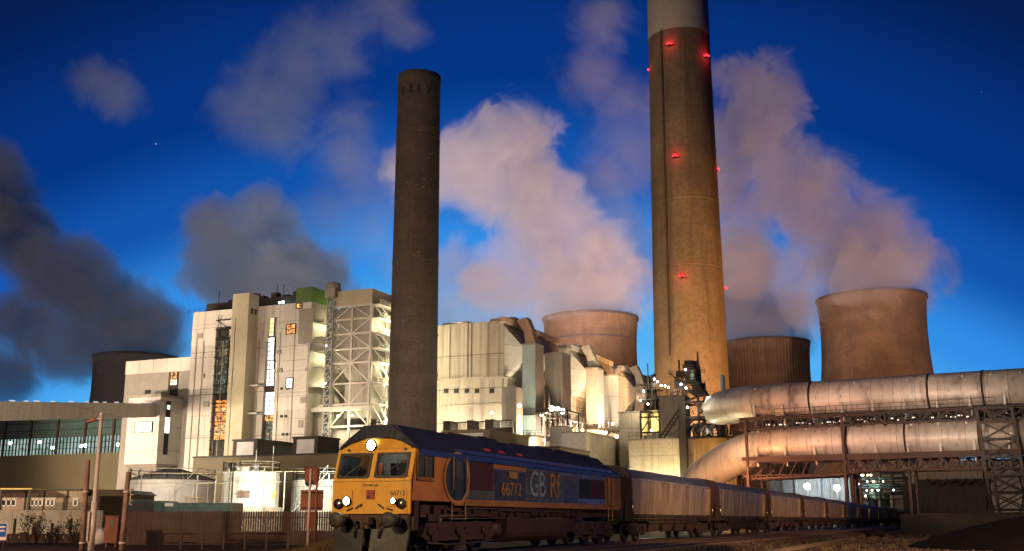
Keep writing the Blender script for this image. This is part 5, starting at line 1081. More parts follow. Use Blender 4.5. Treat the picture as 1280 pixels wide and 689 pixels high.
    for s in (-1, 1):
        y = s * (Y + .012)
        for p, q_ in (((.38, 2.28), (1.52, 2.28)), ((1.52, 2.28), (1.52, 3.0)), ((1.52, 3.0), (.38, 3.0)), ((.38, 3.0), (.38, 2.28)), ((.92, 2.28), (.92, 3.0))): b.bar((p[0], y, p[1]), (q_[0], y, q_[1]), .05, .05)
        b.box(.36, 1.56, min(y, y + s * .05), max(y, y + s * .05), 2.2, 2.245)
    b.build('frame', M['orange_grimy'], sw)
    # ---- body
    b = MB(); Yb = 1.28
    b.box(3.71, 20.3, -Yb, Yb, 1.66, 3.0); b.build('body', M['grille'], t)
    b = MB(); b.box(19.0, 21.3, -Y, Y, 1.61, 2.999); b.build('rear_cab', M['orange_grimy'], t)
    b = MB(); b.box(3.0, 21.0, -Y - .015, Y + .015, 1.5, 1.655); b.box(3.71, 19.0, -Y, -Yb + .001, 1.656, 1.70); b.build('solebar', M['orange_grimy'], t)
    # roof: angular hood
    b = MB(); zr = 3.0
    b.prism(hull(Y + .03, 3.132, 3.16, 3.88), .42, 3.0, 'yz')
    vs = hull(Y + .03, 3.132, 3.16, 3.88)
    out = [(-Y - .03, 3.14), (-Y - .02, 3.2), (-1.0, 3.5), (-.62, 3.76), (-.5, 3.84), (.5, 3.84), (.62, 3.76), (1.0, 3.5), (Y + .02, 3.2), (Y + .03, 3.14)]; inn = [(-1.22, 3.14), (-1.16, 3.19), (-.88, 3.345), (-.62, 3.43), (-.4, 3.478), (.4, 3.478), (.62, 3.43), (.88, 3.345), (1.16, 3.19), (1.22, 3.14)]
    for i in range(9):
        o0, o1, i0, i1 = out[i], out[i + 1], inn[i], inn[i + 1]
        b.hexa([(.26, *i0), (.419, *i0), (.419, *i1), (.26, *i1)], [(.33, *o0), (.419, *o0), (.419, *o1), (.33, *o1)])
    roof = b.build('cab_roof', M['navy'], t, bevel=0.02)
    b = MB(); b.prism(hull(Y, 3.0, 3.14, 3.86), 3.001, 20.2, 'yz')
    b.prism([(-Y, 3.0), (-Y, 3.1), (-.6, 3.6), (.6, 3.6), (Y, 3.1), (Y, 3.0)], 20.201, 21.3, 'yz'); b.build('roof', M['navy'], t, bevel=0.02)
    b = MB()
    for s in (-1, 1): b.box(.5, 20.9, s * (Y + .035) - .012, s * (Y + .035) + .012, 2.96, 3.128)
    b.build('cantrail', M['blue_band'], t)
    b = MB()
    for s in (-1, 1):
        b.hexa([(3.2, s * (Y + .012), 3.16), (20.0, s * (Y + .012), 3.16), (20.0, s * (Y + .03), 3.16), (3.2, s * (Y + .03), 3.16)], [(3.2, s * (Y - .14), 3.30), (20.0, s * (Y - .14), 3.30), (20.0, s * (Y - .10), 3.30), (3.2, s * (Y - .10), 3.30)])
    b.build('roof_gutter', M['blue_band'], t)
    for x0, x1, h in ((4.2, 6.2, .07), (6.6, 8.3, .09), (9.6, 11.5, .06), (12, 14.2, .1), (14.6, 16.8, .1), (17.2, 19.2, .08)):
        b = MB(); b.box(x0, x1, -.5, .5, 3.861, 3.86 + h); 
        if h > .085: b.cyl(((x0 + x1) / 2, 0, 3.862 + h), .42, .05, 'z', 24)
        b.build('roof_hatch', M['run_dark'] if h < .08 else M['navy'], t)
    for x in (6.0, 7.3, 9.0):
        b = MB(); b.hexa([(x, -1.08, 3.38), (x + .5, -1.08, 3.38), (x + .5, -.99, 3.47), (x, -.99, 3.47)], [(x + .03, -1.1, 3.4), (x + .45, -1.1, 3.4), (x + .45, -1.01, 3.48), (x + .03, -1.01, 3.48)]); b.build('roof_reflector', M['red_badge'], t)
    # side panels
    yb = -Yb
    def side_panel(name, m, x0, x1, z0, z1, d=.03):
        b = MB(); b.box(x0, x1, -yb + .001, -yb + d, z0, z1); b.build(name, m, t); b = MB(); b.box(x0, x1, yb - d, yb - .001, z0, z1); return b.build(name, m, t)
    side_panel('maroon_panel', M['maroon'], 4.3, 6.15, 2.02, 2.94); side_panel('lower_panel', M['lower_grey'], 4.3, 6.15, 1.72, 2.0)
    def louvre(x0, x1, z0, z1, m):
        o = side_panel('louvre', m, x0, x1, z0, z1, .015); b = MB(); n = int((z1 - z0) / .062)
        for s in (-1,):
            for i in range(n):
                z = z0 + (z1 - z0) * i / n; ya = s * (Yb + .016); yo = s * (Yb + .05)
                b.hexa([(x0, ya, z), (x1, ya, z), (x1, yo, z), (x0, yo, z)], [(x0, ya, z + .04), (x1, ya, z + .04), (x1, ya + s * .004, z + .04), (x0, ya + s * .004, z + .04)])
        b.build('slat', m, o); return o
    louvre(6.3, 9.2, 1.75, 2.78, M['grille_blue']); louvre(9.35, 13.0, 1.75, 2.92, M['grille']); louvre(13.1, 15.1, 1.75, 2.85, M['grille'])
    side_panel('top_band', M['orange_grimy'], 6.2, 9.25, 2.79, 2.95, .02)
    side_panel('dark_panel', M['black'], 15.3, 16.9, 1.95, 2.76); side_panel('dark_panel', M['maroon'], 17.0, 18.8, 1.95, 2.78); side_panel('engine_door', M['grille'], 15.2, 18.9, 2.8, 2.95, .02); side_panel('sill_panel', M['grille'], 15.2, 18.9, 1.72, 1.93, .02)
    # door with rounded surround, handrails, steps
    for s in (-1, 1):
        y = s * (Y + .006); cx, cz = 3.15, 2.36
        b = MB(); ring_ = lambda rx, rz, y_, n=28: [(cx + (rx * math.cos(2 * math.pi * i / n)) * 1.0, y_, cz + rz * math.sin(2 * math.pi * i / n)) for i in range(n)]
        A = [b.bm.verts.new(p) for p in ring_(.98, .82, y)]; B = [b.bm.verts.new(p) for p in ring_(.84, .72, y + s * .03)]; C = [b.bm.verts.new(p) for p in ring_(.98, .82, y + s * .03)]
        for i in range(28): j = (i + 1) % 28; b.bm.faces.new((C[i], C[j], B[j], B[i])); b.bm.faces.new((A[i], A[j], C[j], C[i]))
        d_ = b.build('door_surround', M['orange'], t)
        b = MB(); b.poly([b_ for b_ in ring_(.84, .72, y + s * .012)]); b.build('door_recess', M['door_teal'], d_)
        b = MB(); b.box(2.95, 3.55, min(y + s * .02, y + s * .04), max(y + s * .02, y + s * .04), 1.68, 2.98); dd = b.build('door', M['door_teal'], t)
        b = MB(); b.box(3.05, 3.45, min(y + s * .041, y + s * .05), max(y + s * .041, y + s * .05), 2.35, 2.9); b.build('pane', M['side_glass'], dd)
        for x in (2.72, 3.72):
            b = MB(); b.tube([(x, y + s * .02, 1.95), (x, y + s * .1, 1.99), (x, y + s * .1, 3.0), (x, y + s * .02, 3.04)], .028, 8); b.tube([(x, y + s * .02, 1.02), (x, y + s * .05, 1.06), (x, y + s * .05, 1.6)], .025, 8); b.build('handrail', M['gold'], t)
        b = MB()
        for z in (1.05, 1.3): b.box(2.74, 3.7, min(y - s * .3, y + s * .05), max(y - s * .3, y + s * .05), z, z + .035)
        b.build('step', M['run_dark'], t)
        for x in (19.1, 19.7):
            b = MB(); b.tube([(x, y + s * .02, 1.7), (x, y + s * .1, 1.74), (x, y + s * .1, 2.9), (x, y + s * .02, 2.94)], .03, 8); b.tube([(x, y, 1.0), (x, y + s * .05, 1.04), (x, y + s * .05, 1.55)], .025, 8); b.build('handrail', M['gold'], t)
    # ---- front fittings
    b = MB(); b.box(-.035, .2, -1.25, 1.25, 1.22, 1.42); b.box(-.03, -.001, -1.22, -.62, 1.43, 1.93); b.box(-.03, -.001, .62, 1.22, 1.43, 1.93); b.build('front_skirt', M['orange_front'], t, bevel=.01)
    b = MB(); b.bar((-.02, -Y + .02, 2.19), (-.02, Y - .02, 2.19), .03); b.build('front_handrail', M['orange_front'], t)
    b = MB()
    b.bm.free()
    each('vent_slit', M['black'], t, [(s, k, y) for s, ys in ((-1, (-.28, -.58)), (1, (.28, .58))) for k, y in enumerate(ys)], lambda b, a: b.bar((-.045, a[2], 1.5 - .11 * a[1]), (-.045, a[2] + a[0] * .2, 1.38 - .06 * a[1]), .045))
    def lamp(y, z, r, lit, x=-.03):
        nm = 'headlight'; b = MB(); b.lathe([(r * .9, x), (r * 1.18, x), (r * 1.22, x - .07), (r * .95, x - .08)], 24, (y, z), 'x'); h = b.build(nm, M['black'], t)
        b = MB(); b.lathe([(r, x - .012), (r * .8, x - .04), (0.001, x - .055)], 24, (y, z), 'x'); b.build('lens', lit, h); return h
    lamp(-1.06, 1.52, .125, M['chrome']); lamp(-.80, 1.6, .085, M['head_lens_dim']); lamp(1.06, 1.52, .125, M['chrome']); lamp(.78, 1.6, .12, M['head_lens'])
    lamp(.18, 3.26, .16, M['head_lens'], .3)
    for x, y, z, p in ((-.12, .78, 1.6, 120), (.2, .18, 3.27, 160), (-.12, -.8, 1.6, 20)): flood('headlamp_light', FT.w(x, y, RAIL + z), FT.w(x - 10, y, RAIL + z - 1.2), p, (.85, .92, 1), 70, .08)
    b = MB()
    for y in (-1.0, .95): b.cyl((.24, y, 3.12), .045, .06, 'x', 10)
    b.build('lamp_bracket', M['black'], t)
    b = MB(); b.box(-.045, -.002, -.13, .13, 1.66, 1.92); bd = b.build('badge', M['red_badge'], t)
    b = MB(); b.box(-.052, -.046, -.02, .12, 1.68, 1.76); b.box(-.052, -.046, .02, .05, 1.77, 1.9); b.box(-.052, -.046, -.13, -.04, 1.8, 1.83); b.build('badge_stripe', M['black'], bd)
    rf = (R(90), 0, R(-90))
    text_mesh('front_number', '66712', .2, M['black'], t, (-.036, -.93, 1.815), rf, .003)
    text_mesh('front_lettering', 'GB Railfreight', .095, M['black'], t, (-.006, 0.0, 2.06), rf, .003)
    # buffers, beam, coupling, plough
    b = MB(); b.box(.05, .45, -1.25, 1.25, .8, 1.215); b.build('buffer_beam', M['run_dark'], t)
    for s in (-1, 1):
        b = MB(); b.cyl((-.45, s * .87, 1.05), .11, .5, 'x', 16); b.cyl((-.02, s * .87, 1.05), .17, .1, 'x', 16); bu = b.build('buffer', M['plough'], t)
        b = MB(); b.lathe([(.02, -.54), (.17, -.53), (.23, -.50), (.23, -.45), (.1, -.44)], 24, (s * .87, 1.05), 'x'); b.build('buffer_head', M['plough'], bu)
        b = MB(); b.hexa([(-.25, s * .12, .12), (0, s * 1.2, .12), (.1, s * 1.2, .12), (-.15, s * .12, .12)], [(-.12, s * .12, .78), (.1, s * 1.28, .86), (.2, s * 1.28, .86), (-.02, s * .12, .78)]); b.build('plough_blade', M['plough'], t)
        b = MB(); b.tube([(.0, s * .42, 1.0), (-.18, s * .44, .85), (-.16, s * .4, .55), (.0, s * .35, .48)], .035, 8); b.build('brake_hose', M['black'], t)
        b = MB(); b.box(.2, .5, s * 1.22, s * 1.36, .75, 1.6) if s > 0 else b.box(.2, .5, -1.36, -1.22, .75, 1.6); b.build('step_plate', M['run_dark'], t)
    b = MB(); b.box(-.3, .1, -.12, .12, .92, 1.12)
    for k in range(3): b.tube([(-.3 - .02, 0, .95 - k * .22), (-.38, .0, .85 - k * .22), (-.3, 0, .74 - k * .22)], .035, 6)
    b.build('coupling', M['run_dark'], t)
    # ---- underframe
    b = MB(); b.box(.6, 20.9, -1.1, 1.1, 1.12, 1.498); b.build('underframe', M['run_dark'], t)
    b = MB(); rnd = random.Random(2)
    for s in (-1, 1):
        for i in range(26):
            x = 1 + i * .75; w = rnd.uniform(.2, .6); h = rnd.uniform(.12, .3); b.box(x, x + w, s * 1.1 if s > 0 else -1.1 - rnd.uniform(.05, .16), s * 1.1 + (rnd.uniform(.05, .16) if s > 0 else 0), 1.2, 1.2 + h)
        b.tube([(.8, s * 1.2, 1.16), (6, s * 1.22, 1.2), (7, s * 1.22, 1.38), (14, s * 1.22, 1.36), (15, s * 1.2, 1.18), (20, s * 1.2, 1.18)], .05, 8); b.tube([(4, s * 1.24, 1.42), (10, s * 1.24, 1.44), (19, s * 1.24, 1.42)], .03, 6)
        b.bar((7.6, s * 1.2, 1.1), (8.3, s * 1.26, 1.5), .07)
    b.build('pipe_run', M['run_dark'], t)
    b = MB(); b.prism([(-1.25, .45), (-1.32, .6), (-1.32, 1.1), (1.32, 1.1), (1.32, .6), (1.25, .45), (1.0, .28), (-1.0, .28)], 7.4, 13.6, 'yz'); b.build('fuel_tank', M['run_dark'], t, bevel=.03)
    b = MB(); b.hexa([(13.6, -1.2, .35), (14.6, -1.2, .8), (14.6, 1.2, .8), (13.6, 1.2, .35)], [(13.6, -1.2, 1.1), (15.0, -1.2, 1.1), (15.0, 1.2, 1.1), (13.6, 1.2, 1.1)]); b.build('tank_end', M['run_dark'], t)
    b = MB(); b.cyl((6.75, -1.28, .75), .2, 2.5, 'y', 14); b.build('air_reservoir', M['run_dark'], t)
    bogie(t, 0, (1.75, 3.75, 5.75), .53); bogie(t, 0, (15.4, 17.4, 19.4), .53)
    # side lettering
    rs = (R(90), 0, 0)
    text_mesh('side_number', '66712', .66, M['gold'], t, (7.75, -1.335, 2.1), rs, .008, xs=1.15)
    b = MB(); b.box(7.5, 8.3, -1.345, -1.33, 2.5, 2.74); b.box(7.55, 8.25, -1.35, -1.3451, 2.6, 2.63); b.build('works_plate', M['gold'], t)
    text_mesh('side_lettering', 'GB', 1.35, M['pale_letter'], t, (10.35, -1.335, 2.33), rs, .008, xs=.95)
    text_mesh('side_lettering', 'Rf', 1.35, M['gold'], t, (12.2, -1.335, 2.33), rs, .008, xs=.95)
    return t
locomotive()
# ---------------- hopper wagons
M['wagon_steel_plain'] = mk('sheen_streaked_wagon_side', (0.46, 0.38, 0.3), (0.34, 0.27, 0.21), 0.5, 0.36, metal=0.3, streak=0.9, streak_c=(0.10, 0.065, 0.045), streak_s=2.2, fine=0.12)
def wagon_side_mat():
    m = mk('sheen_streaked_wagon_side', (0.5, 0.41, 0.28), (0.38, 0.31, 0.21), 0.4, 0.4, metal=0.45, streak=0.35, streak_c=(0.1, 0.06, 0.04), streak_s=1.2, fine=0.1)
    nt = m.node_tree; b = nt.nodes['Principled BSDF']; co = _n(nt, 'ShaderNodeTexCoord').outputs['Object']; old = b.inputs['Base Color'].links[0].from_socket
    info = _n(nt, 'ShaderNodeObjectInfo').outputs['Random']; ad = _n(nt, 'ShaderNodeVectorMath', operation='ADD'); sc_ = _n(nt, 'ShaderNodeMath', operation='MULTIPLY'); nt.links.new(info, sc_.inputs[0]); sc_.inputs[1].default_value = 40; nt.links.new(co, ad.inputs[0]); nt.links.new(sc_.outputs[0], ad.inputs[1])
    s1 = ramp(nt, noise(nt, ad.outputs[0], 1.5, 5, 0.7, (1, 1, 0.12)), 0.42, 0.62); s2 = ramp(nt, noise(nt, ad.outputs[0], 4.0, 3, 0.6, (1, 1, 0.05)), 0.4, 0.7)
    c = mixc(nt, s1, old, (0.22, 0.165, 0.115)); c = mixc(nt, s2, c, mixc(nt, 1.0, c, (0.75, 0.72, 0.68), 'MULTIPLY')); nt.links.new(c, b.inputs['Base Color'])  # vertical sheen put into the colour as light and dark streaks
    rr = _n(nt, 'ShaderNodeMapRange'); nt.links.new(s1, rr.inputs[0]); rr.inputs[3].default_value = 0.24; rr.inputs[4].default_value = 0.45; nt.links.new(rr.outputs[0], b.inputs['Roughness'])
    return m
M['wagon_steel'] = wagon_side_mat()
M['wagon_hood'] = mk('blue_grey_wagon_hood', (0.045, 0.06, 0.10), (0.033, 0.044, 0.075), 0.5, 0.45, fine=0.1)
M['wagon_end'] = mk('dark_maroon_wagon_end', (0.05, 0.02, 0.018), (0.035, 0.017, 0.016), 0.7, 0.65)
M['wagon_under'] = mk('black_brown_underframe', (0.035, 0.022, 0.018), (0.024, 0.017, 0.014), 0.9, 0.65, metal=0.2)
PITCHW = 20.5
def wagon(first):
    t = thing('hopper_wagon', '', 'hopper wagon', (0, 0, 0), 0, 'coal hopper wagons coupled behind the locomotive')
    Y0, Y1, L0, L1 = 1.22, 1.34, 1.1, 19.5
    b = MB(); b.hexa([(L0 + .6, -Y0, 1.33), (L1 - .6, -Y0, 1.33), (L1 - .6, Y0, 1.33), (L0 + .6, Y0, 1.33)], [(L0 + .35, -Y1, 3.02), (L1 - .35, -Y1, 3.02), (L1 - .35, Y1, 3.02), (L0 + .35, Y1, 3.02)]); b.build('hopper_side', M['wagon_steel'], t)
    b = MB()
    for s in (-1, 1):
        for i in range(2 if True else 0):
            x = L0 + .5 + i * (L1 - L0 - 1.0); b.bar((x, s * (Y0 + .06), 1.35), (x, s * (Y1 + .05), 3.0), .14)
        b.box(L0 + .3, L1 - .3, s * (Y1 + .02) - .04, s * (Y1 + .02) + .04, 2.98, 3.06)
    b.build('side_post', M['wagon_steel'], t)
    b = MB(); arc = [(-Y1 - .02, 3.065), (-Y1 + .02, 3.25), (-1.05, 3.5), (-.55, 3.6), (.55, 3.6), (1.05, 3.5), (Y1 - .02, 3.25), (Y1 + .02, 3.065)]
    b.prism(arc, L0 + .3, L1 - .3, 'yz'); b.build('hood', M['wagon_hood'], t)
    for x0, x1, xm_ in ((L0, L0 + .29, L0 + .14), (L1 - .29, L1, L1 - .14)):
        b = MB(); b.prism([(-Y1 - .06, 1.2), (-Y1 - .06, 3.1), (-1.1, 3.56), (-.55, 3.68), (.55, 3.68), (1.1, 3.56), (Y1 + .06, 3.1), (Y1 + .06, 1.2)], x0, x1, 'yz')
        for s in (-1, 1):
            x = xm_; b.hexa([(x - .3 , s * (Y0 - .1), 1.0), (x + .3, s * (Y0 - .1), 1.0), (x + .3, s * (Y0 + .12), 1.0), (x - .3, s * (Y0 + .12), 1.0)], [(x - .13, s * (Y0 - .1), 2.4), (x + .13, s * (Y0 - .1), 2.4), (x + .13, s * (Y1 + .07), 2.4), (x - .13, s * (Y1 + .07), 2.4)])
        b.build('end_wall', M['wagon_end'], t)
    b = MB(); b.box(.4, 20.2, -1.12, 1.12, .98, 1.2); b.box(L0 + .5, L1 - .5, -1.2, 1.2, 1.201, 1.325); b.build('underframe', M['wagon_under'], t)
    if first:
        b = MB()
        for s in (-1, 1):
            b.tube([(.6, s * 1.22, 1.1), (20, s * 1.22, 1.1)], .05, 6); b.tube([(5, s * 1.2, .92), (15.5, s * 1.2, .92)], .04, 6)
            for x in (5.6, 8.4, 11.2, 14): b.hexa([(x, s * .4, .45), (x + 1.8, s * .4, .45), (x + 1.8, s * 1.0, .45), (x, s * 1.0, .45)], [(x - .4, s * .3, .975), (x + 2.2, s * .3, .975), (x + 2.2, s * 1.15, .975), (x - .4, s * 1.15, .975)])
            for i in range(12): b.box(1.2 + i * 1.55, 1.5 + i * 1.55, s * 1.13 if s > 0 else -1.25, 1.25 if s > 0 else s * 1.13, 1.0, 1.32)
        b.build('door_gear', M['wagon_under'], t)
    bogie(t, 0, (2.0, 4.0), .46, 'wagon_under', (.4, .86), 1.08, False); bogie(t, 0, (16.5, 18.5), .46, 'wagon_under', (.4, .86), 1.08, False)
    for x in (.02, 20.1):
        for s in (-1, 1):
            b = MB(); b.cyl((x, s * .87, 1.04), .1, .38, 'x', 12); b.cyl((x if x < 1 else x + .32, s * .87, 1.04), .22, .06, 'x', 16); b.build('buffer', M['wagon_under'], t)
    for x in (L0 + .15, L1 - .15):
        b = MB(); b.tube([(x, -Y0 - .2, 1.25), (x, -Y0 - .23, 1.7), (x + .05, -Y0 - .2, 1.95), (x + .1, -Y0 - .23, 1.7), (x + .1, -Y0 - .2, 1.25)], .04, 6); b.build('hand_wheel', M['chrome'], t)
    return t
WL = ['first hopper wagon, coupled straight to the locomotive, silver side streaked with reflections', 'second hopper wagon from the locomotive, below the rusty vessel', 'third hopper wagon from the locomotive, side glowing orange', 'fourth hopper wagon from the locomotive', 'fifth hopper wagon from the locomotive', 'sixth hopper wagon from the locomotive', 'seventh hopper wagon from the locomotive', 'eighth hopper wagon from the locomotive', 'ninth hopper wagon from the locomotive', 'tenth hopper wagon from the locomotive', 'eleventh hopper wagon from the locomotive', 'twelfth hopper wagon from the locomotive, second last in the train', 'last hopper wagon one can make out, at the tail of the train']
proto = wagon(True)
pos = FT.w(21.5, 0, RAIL); ang = TANG; turn = [0, 0, 0, 0, 0, 0, -.1, -.2, -.4, -.8, -1.2, -2, -3]
TRACK = [FT.w(-30, 0), FT.w(0, 0), FT.w(21.5, 0)]
for i, lab in enumerate(WL):
    o = proto if i == 0 else copy_tree(proto)
    ang += turn[i]; o.location = pos; o.rotation_euler.z = R(ang); o['label'] = lab; o['category'] = 'hopper wagon'
    TRACK.append(Vector((pos.x, pos.y, 0)))
    pos = pos + Vector((math.cos(R(ang)), math.sin(R(ang)), 0)) * PITCHW
for k in range(5):
    ang -= 3.5; TRACK.append(Vector((pos.x, pos.y, 0))); pos = pos + Vector((math.cos(R(ang)), math.sin(R(ang)), 0)) * PITCHW
# ---------------- track
M['ballast'] = mk('brown_oiled_ballast', (0.055, 0.034, 0.023), (0.034, 0.022, 0.016), 0.7, 0.95, fine=0.35, bump=1.0, spec=0.12)
M['rail'] = mk('rail_steel', (0.16, 0.11, 0.09), (0.12, 0.08, 0.065), 2, 0.35, metal=0.8)
M['sleeper'] = mk('concrete_sleeper', (0.12, 0.09, 0.07), (0.09, 0.07, 0.055), 1.5, 0.9)
def strip_pts(off):
    out = []
    for i, p in enumerate(TRACK):
        d = (TRACK[min(i + 1, len(TRACK) - 1)] - TRACK[max(i - 1, 0)]).normalized(); out.append(p + Vector((d.y, -d.x, 0)) * off)
    return out
def ballast():
    b = MB(); prof = [(-2.4, .004), (-1.9, .42), (5.6, .42), (6.6, .004)]; rows = [[b.bm.verts.new((q.x, q.y, z)) for q in strip_pts(o)] for o, z in prof]
    for r0, r1 in zip(rows, rows[1:]):
        for i in range(len(r0) - 1): b.bm.faces.new((r0[i], r0[i + 1], r1[i + 1], r1[i]))
    tag(b.build('track_ballast', M['ballast']), kind='structure')
    for o in (-.75, .75, 2.75, 4.25):
        b = MB(); pts = strip_pts(o)
        for p, q in zip(pts, pts[1:]): b.bar((p.x, p.y, .475), (q.x, q.y, .475), .07, .14)
        tag(b.build('rail', M['rail']), kind='structure')
    b = MB()
    for i in range(210):
        s = -12 + i * .7; c = FT.w(s, 0); n = FT.ay * 1.25; d = FT.ax * .13
        b.hexa([c - n - d, c - n + d, c + n + d, c + n - d], [c - n - d + Vector((0, 0, .425)), c - n + d + Vector((0, 0, .425)), c + n + d + Vector((0, 0, .425)), c + n - d + Vector((0, 0, .425))])
    for i in range(190):
        s = -8 + i * .7; c = FT.w(s, -3.5); n = FT.ay * 1.25; d = FT.ax * .13
        b.hexa([c - n - d, c - n + d, c + n + d, c + n - d], [c - n - d + Vector((0, 0, .44)), c - n + d + Vector((0, 0, .44)), c + n + d + Vector((0, 0, .44)), c + n - d + Vector((0, 0, .44))])
    tag(b.build('track_sleepers', M['sleeper']), kind='structure')
    b = MB(); rnd = random.Random(77)
    for i in range(9000):
        s = 2 + 75 * rnd.random() ** 1.6; yy = rnd.uniform(-6.3, 1.8); c = FT.w(s, yy); z = .42 if yy > -5.6 else .42 * max(0, (6.6 + yy)); r = rnd.uniform(.025, .065); q = [Vector((rnd.uniform(-1, 1), rnd.uniform(-1, 1), rnd.uniform(-.2, 1))).normalized() * r * rnd.uniform(.7, 1.3) for _ in range(3)]
        base = [c + Vector((r * math.cos(a), r * math.sin(a), z - .01)) for a in (0, 2.1, 4.2)]; top = c + Vector((q[0].x * .4, q[0].y * .4, z + r * rnd.uniform(.7, 1.3)))
        vs_ = [b.bm.verts.new(p) for p in base + [top]]
        for f in ((0, 1, 3), (1, 2, 3), (2, 0, 3)): b.bm.faces.new([vs_[k] for k in f])
    M['stone'] = mk('ballast_stone', (0.085, 0.056, 0.04), (0.045, 0.032, 0.025), 3.0, 0.9, fine=0.2)
    tag(b.build('ballast_stones', M['stone']), 'loose brown ballast stones strewn over the track bed', 'ballast', kind='stuff')
ballast()
# ------------------------------------------------------------------ tanks and yard in front of the boiler house
GRS = 'white storage tanks in the yard'
def tank(u0, u1, vt, vb, Y, m, label, cone, rail_m, n=40):
    p = at((u0 + u1) / 2, (vt + vb) / 2, Y); r = (at(u1, vt, Y).x - at(u0, vt, Y).x) / 2; zt = zat(vt, Y - r * .6)
    t = thing('storage_tank', label, 'storage tank', (p.x, p.y, 0), 0, GRS)
    b = MB(); b.lathe([(r, 0), (r, zt)], 48); sh = b.build('shell', M[m], t)
    b = MB()
    for f in (.12, .86): b.lathe([(r - .02, zt * f), (r + .12, zt * f), (r + .12, zt * f + .12), (r - .02, zt * f + .12)], 48)
    for k in range(14): a = 2 * math.pi * (k + .3) / 14; b.box((r + .03) * math.cos(a) - .05, (r + .03) * math.cos(a) + .05, (r + .03) * math.sin(a) - .05, (r + .03) * math.sin(a) + .05, 0, zt)
    b.build('hoop', M['tank_dull'], t)
    b = MB(); b.lathe([(r + .15, zt + .002), (r + .15, zt + .2), (.3, zt + .2 + cone), (.01, zt + .2 + cone)], 48); b.build('roof', M['roof_dark'] if cone > 1 else M[m], t)
    b = MB(); handrail(b, [((r + .05) * math.cos(a), (r + .05) * math.sin(a), zt + .2) for a in [2 * math.pi * i / 18 for i in range(19)]], 1.5, 3, .09)
    b.build('handrail', M[rail_m], t)
    return t, r, zt, p
t, r, zt, p = tank(279, 347, 592, 640, 160, 'tank_white', 'brightest white tank, centre of the three, with a brown hazard plate', .5, 'rail_cream')
for du, w in ((305, .8), (341, .45)):
    x = at(du, 612, 160 - r).x - p.x; x = max(-r * .93, min(r * .93, x)); y = -math.sqrt(r * r - x * x); z = zat(618, 160 - r); b = MB()
    b.box(x - w, x + w, y - .25, y + .1, z - .45, z + .55); b.build('hazard_plate', M['yellow'] if w < .5 else M['timber'], t)
b = MB(); b.box(-1.4, .6, -r + .8, -r + 2, zt + .35, zt + 1.0); b.cyl((1.0, -r + 2.2, zt + .35), .5, 1.0); b.bar((1.0, -r + 2.2, zt), (1.0, -r + 2.2, zt + 3.4), .08); b.bar((3.4, -r + 2.5, zt), (3.4, -r + 2.5, zt + 4), .06); b.build('roof_fitting', M['steel_grey'], t)
b = MB(); x = -r * .52; b.box(x - .25, x - .12, -r - .2, -r + 1.2, 0, zt + 1.5); b.box(x + .3, x + .42, -r - .1, -r + 1.2, 0, zt + 1.5); b.build('ladder', M['steel_dark'], t)
b = MB(); b.lathe([(r + .9, 0), (r + .9, zat(634, 160 - r))], 40); b.build('base_kerb', M['conc_wall'], t)
t, r, zt, p = tank(162, 266, 600, 640, 176, 'tank_dull', 'widest dull grey-white tank with a dark conical roof, at the left', 2.0, 'rail_cream')
b = MB(); b.bar((.2, -r - 1, zt * .3), (5.6, -r + .6, zt + 1.6), .12)
for i in range(9): f = i / 9; b.bar((.2 + 5.4 * f, -r - 1 + 1.6 * f, zt * .3 + (zt * .7 + 1.6) * f), (.2 + 5.4 * f, -r - 1 + 1.6 * f, zt * .3 + (zt * .7 + 1.6) * f + 1.1), .06)
b.build('stair', M['rail_cream'], t)
t, r, zt, p = tank(366, 446, 600, 640, 172, 'tank_white', 'white tank with a dark conical roof, half hidden by the locomotive front', 1.9, 'rail_cream')
b = MB(); q0, q1 = Vector((-r * .8, -r - .6, 2.5)), Vector((r * .25, -r - .6, zt + 1)); b.bar(q0, q1, .18); b.bar(q0 + Vector((0, 0, 1.1)), q1 + Vector((0, 0, 1.1)), .08)
for i in range(10): a = q0.lerp(q1, i / 9); b.bar(a, a + Vector((0, 0, 1.1)), .06)
b.build('stair', M['steel_grey'], t)
def yard_gantry():
    Y = 150; t = thing('tank_walkway', 'tall cream handrailed walkway frame round the fronts of the white tanks', 'walkway', (0, Y, 0))
    b = MB()
    for u, vt in ((177, 592), (270, 588), (286, 586), (330, 584), (356, 590), (411, 592), (247, 594)):
        x = at(u, 600, Y).x; b.box(x - .06, x + .06, -.06, .06, 0, zat(vt, Y))
    for v, u0, u1 in ((592.5, 163, 262), (604, 163, 272), (590, 272, 420), (603, 290, 352), (605, 160, 290)): b.bar((at(u0, v, Y).x, 0, zat(v, Y)), (at(u1, v, Y).x, 0, zat(v - .5, Y)), .055)
    b.build('frame', M['rail_cream'], t)
yard_gantry()
def yellow_rail():
    Y = 128; x0, x1 = at(232, 626, Y).x, at(254, 626, Y).x; t = thing('yellow_barrier', 'short yellow pedestrian barrier standing on the teal bund wall', 'barrier', (x0, Y, 0)); w = x1 - x0; z0, z1 = zat(631, Y), zat(621.5, Y)
    b = MB()
    for z in (z0, (z0 + z1) / 2, z1): b.bar((0, 0, z), (w, 0, z), .09)
    for i in range(4): b.box(w * i / 3 - .05, w * i / 3 + .05, -.05, .05, 0, z1 + .05)
    b.build('rails', M['yellow'], t)
yellow_rail()
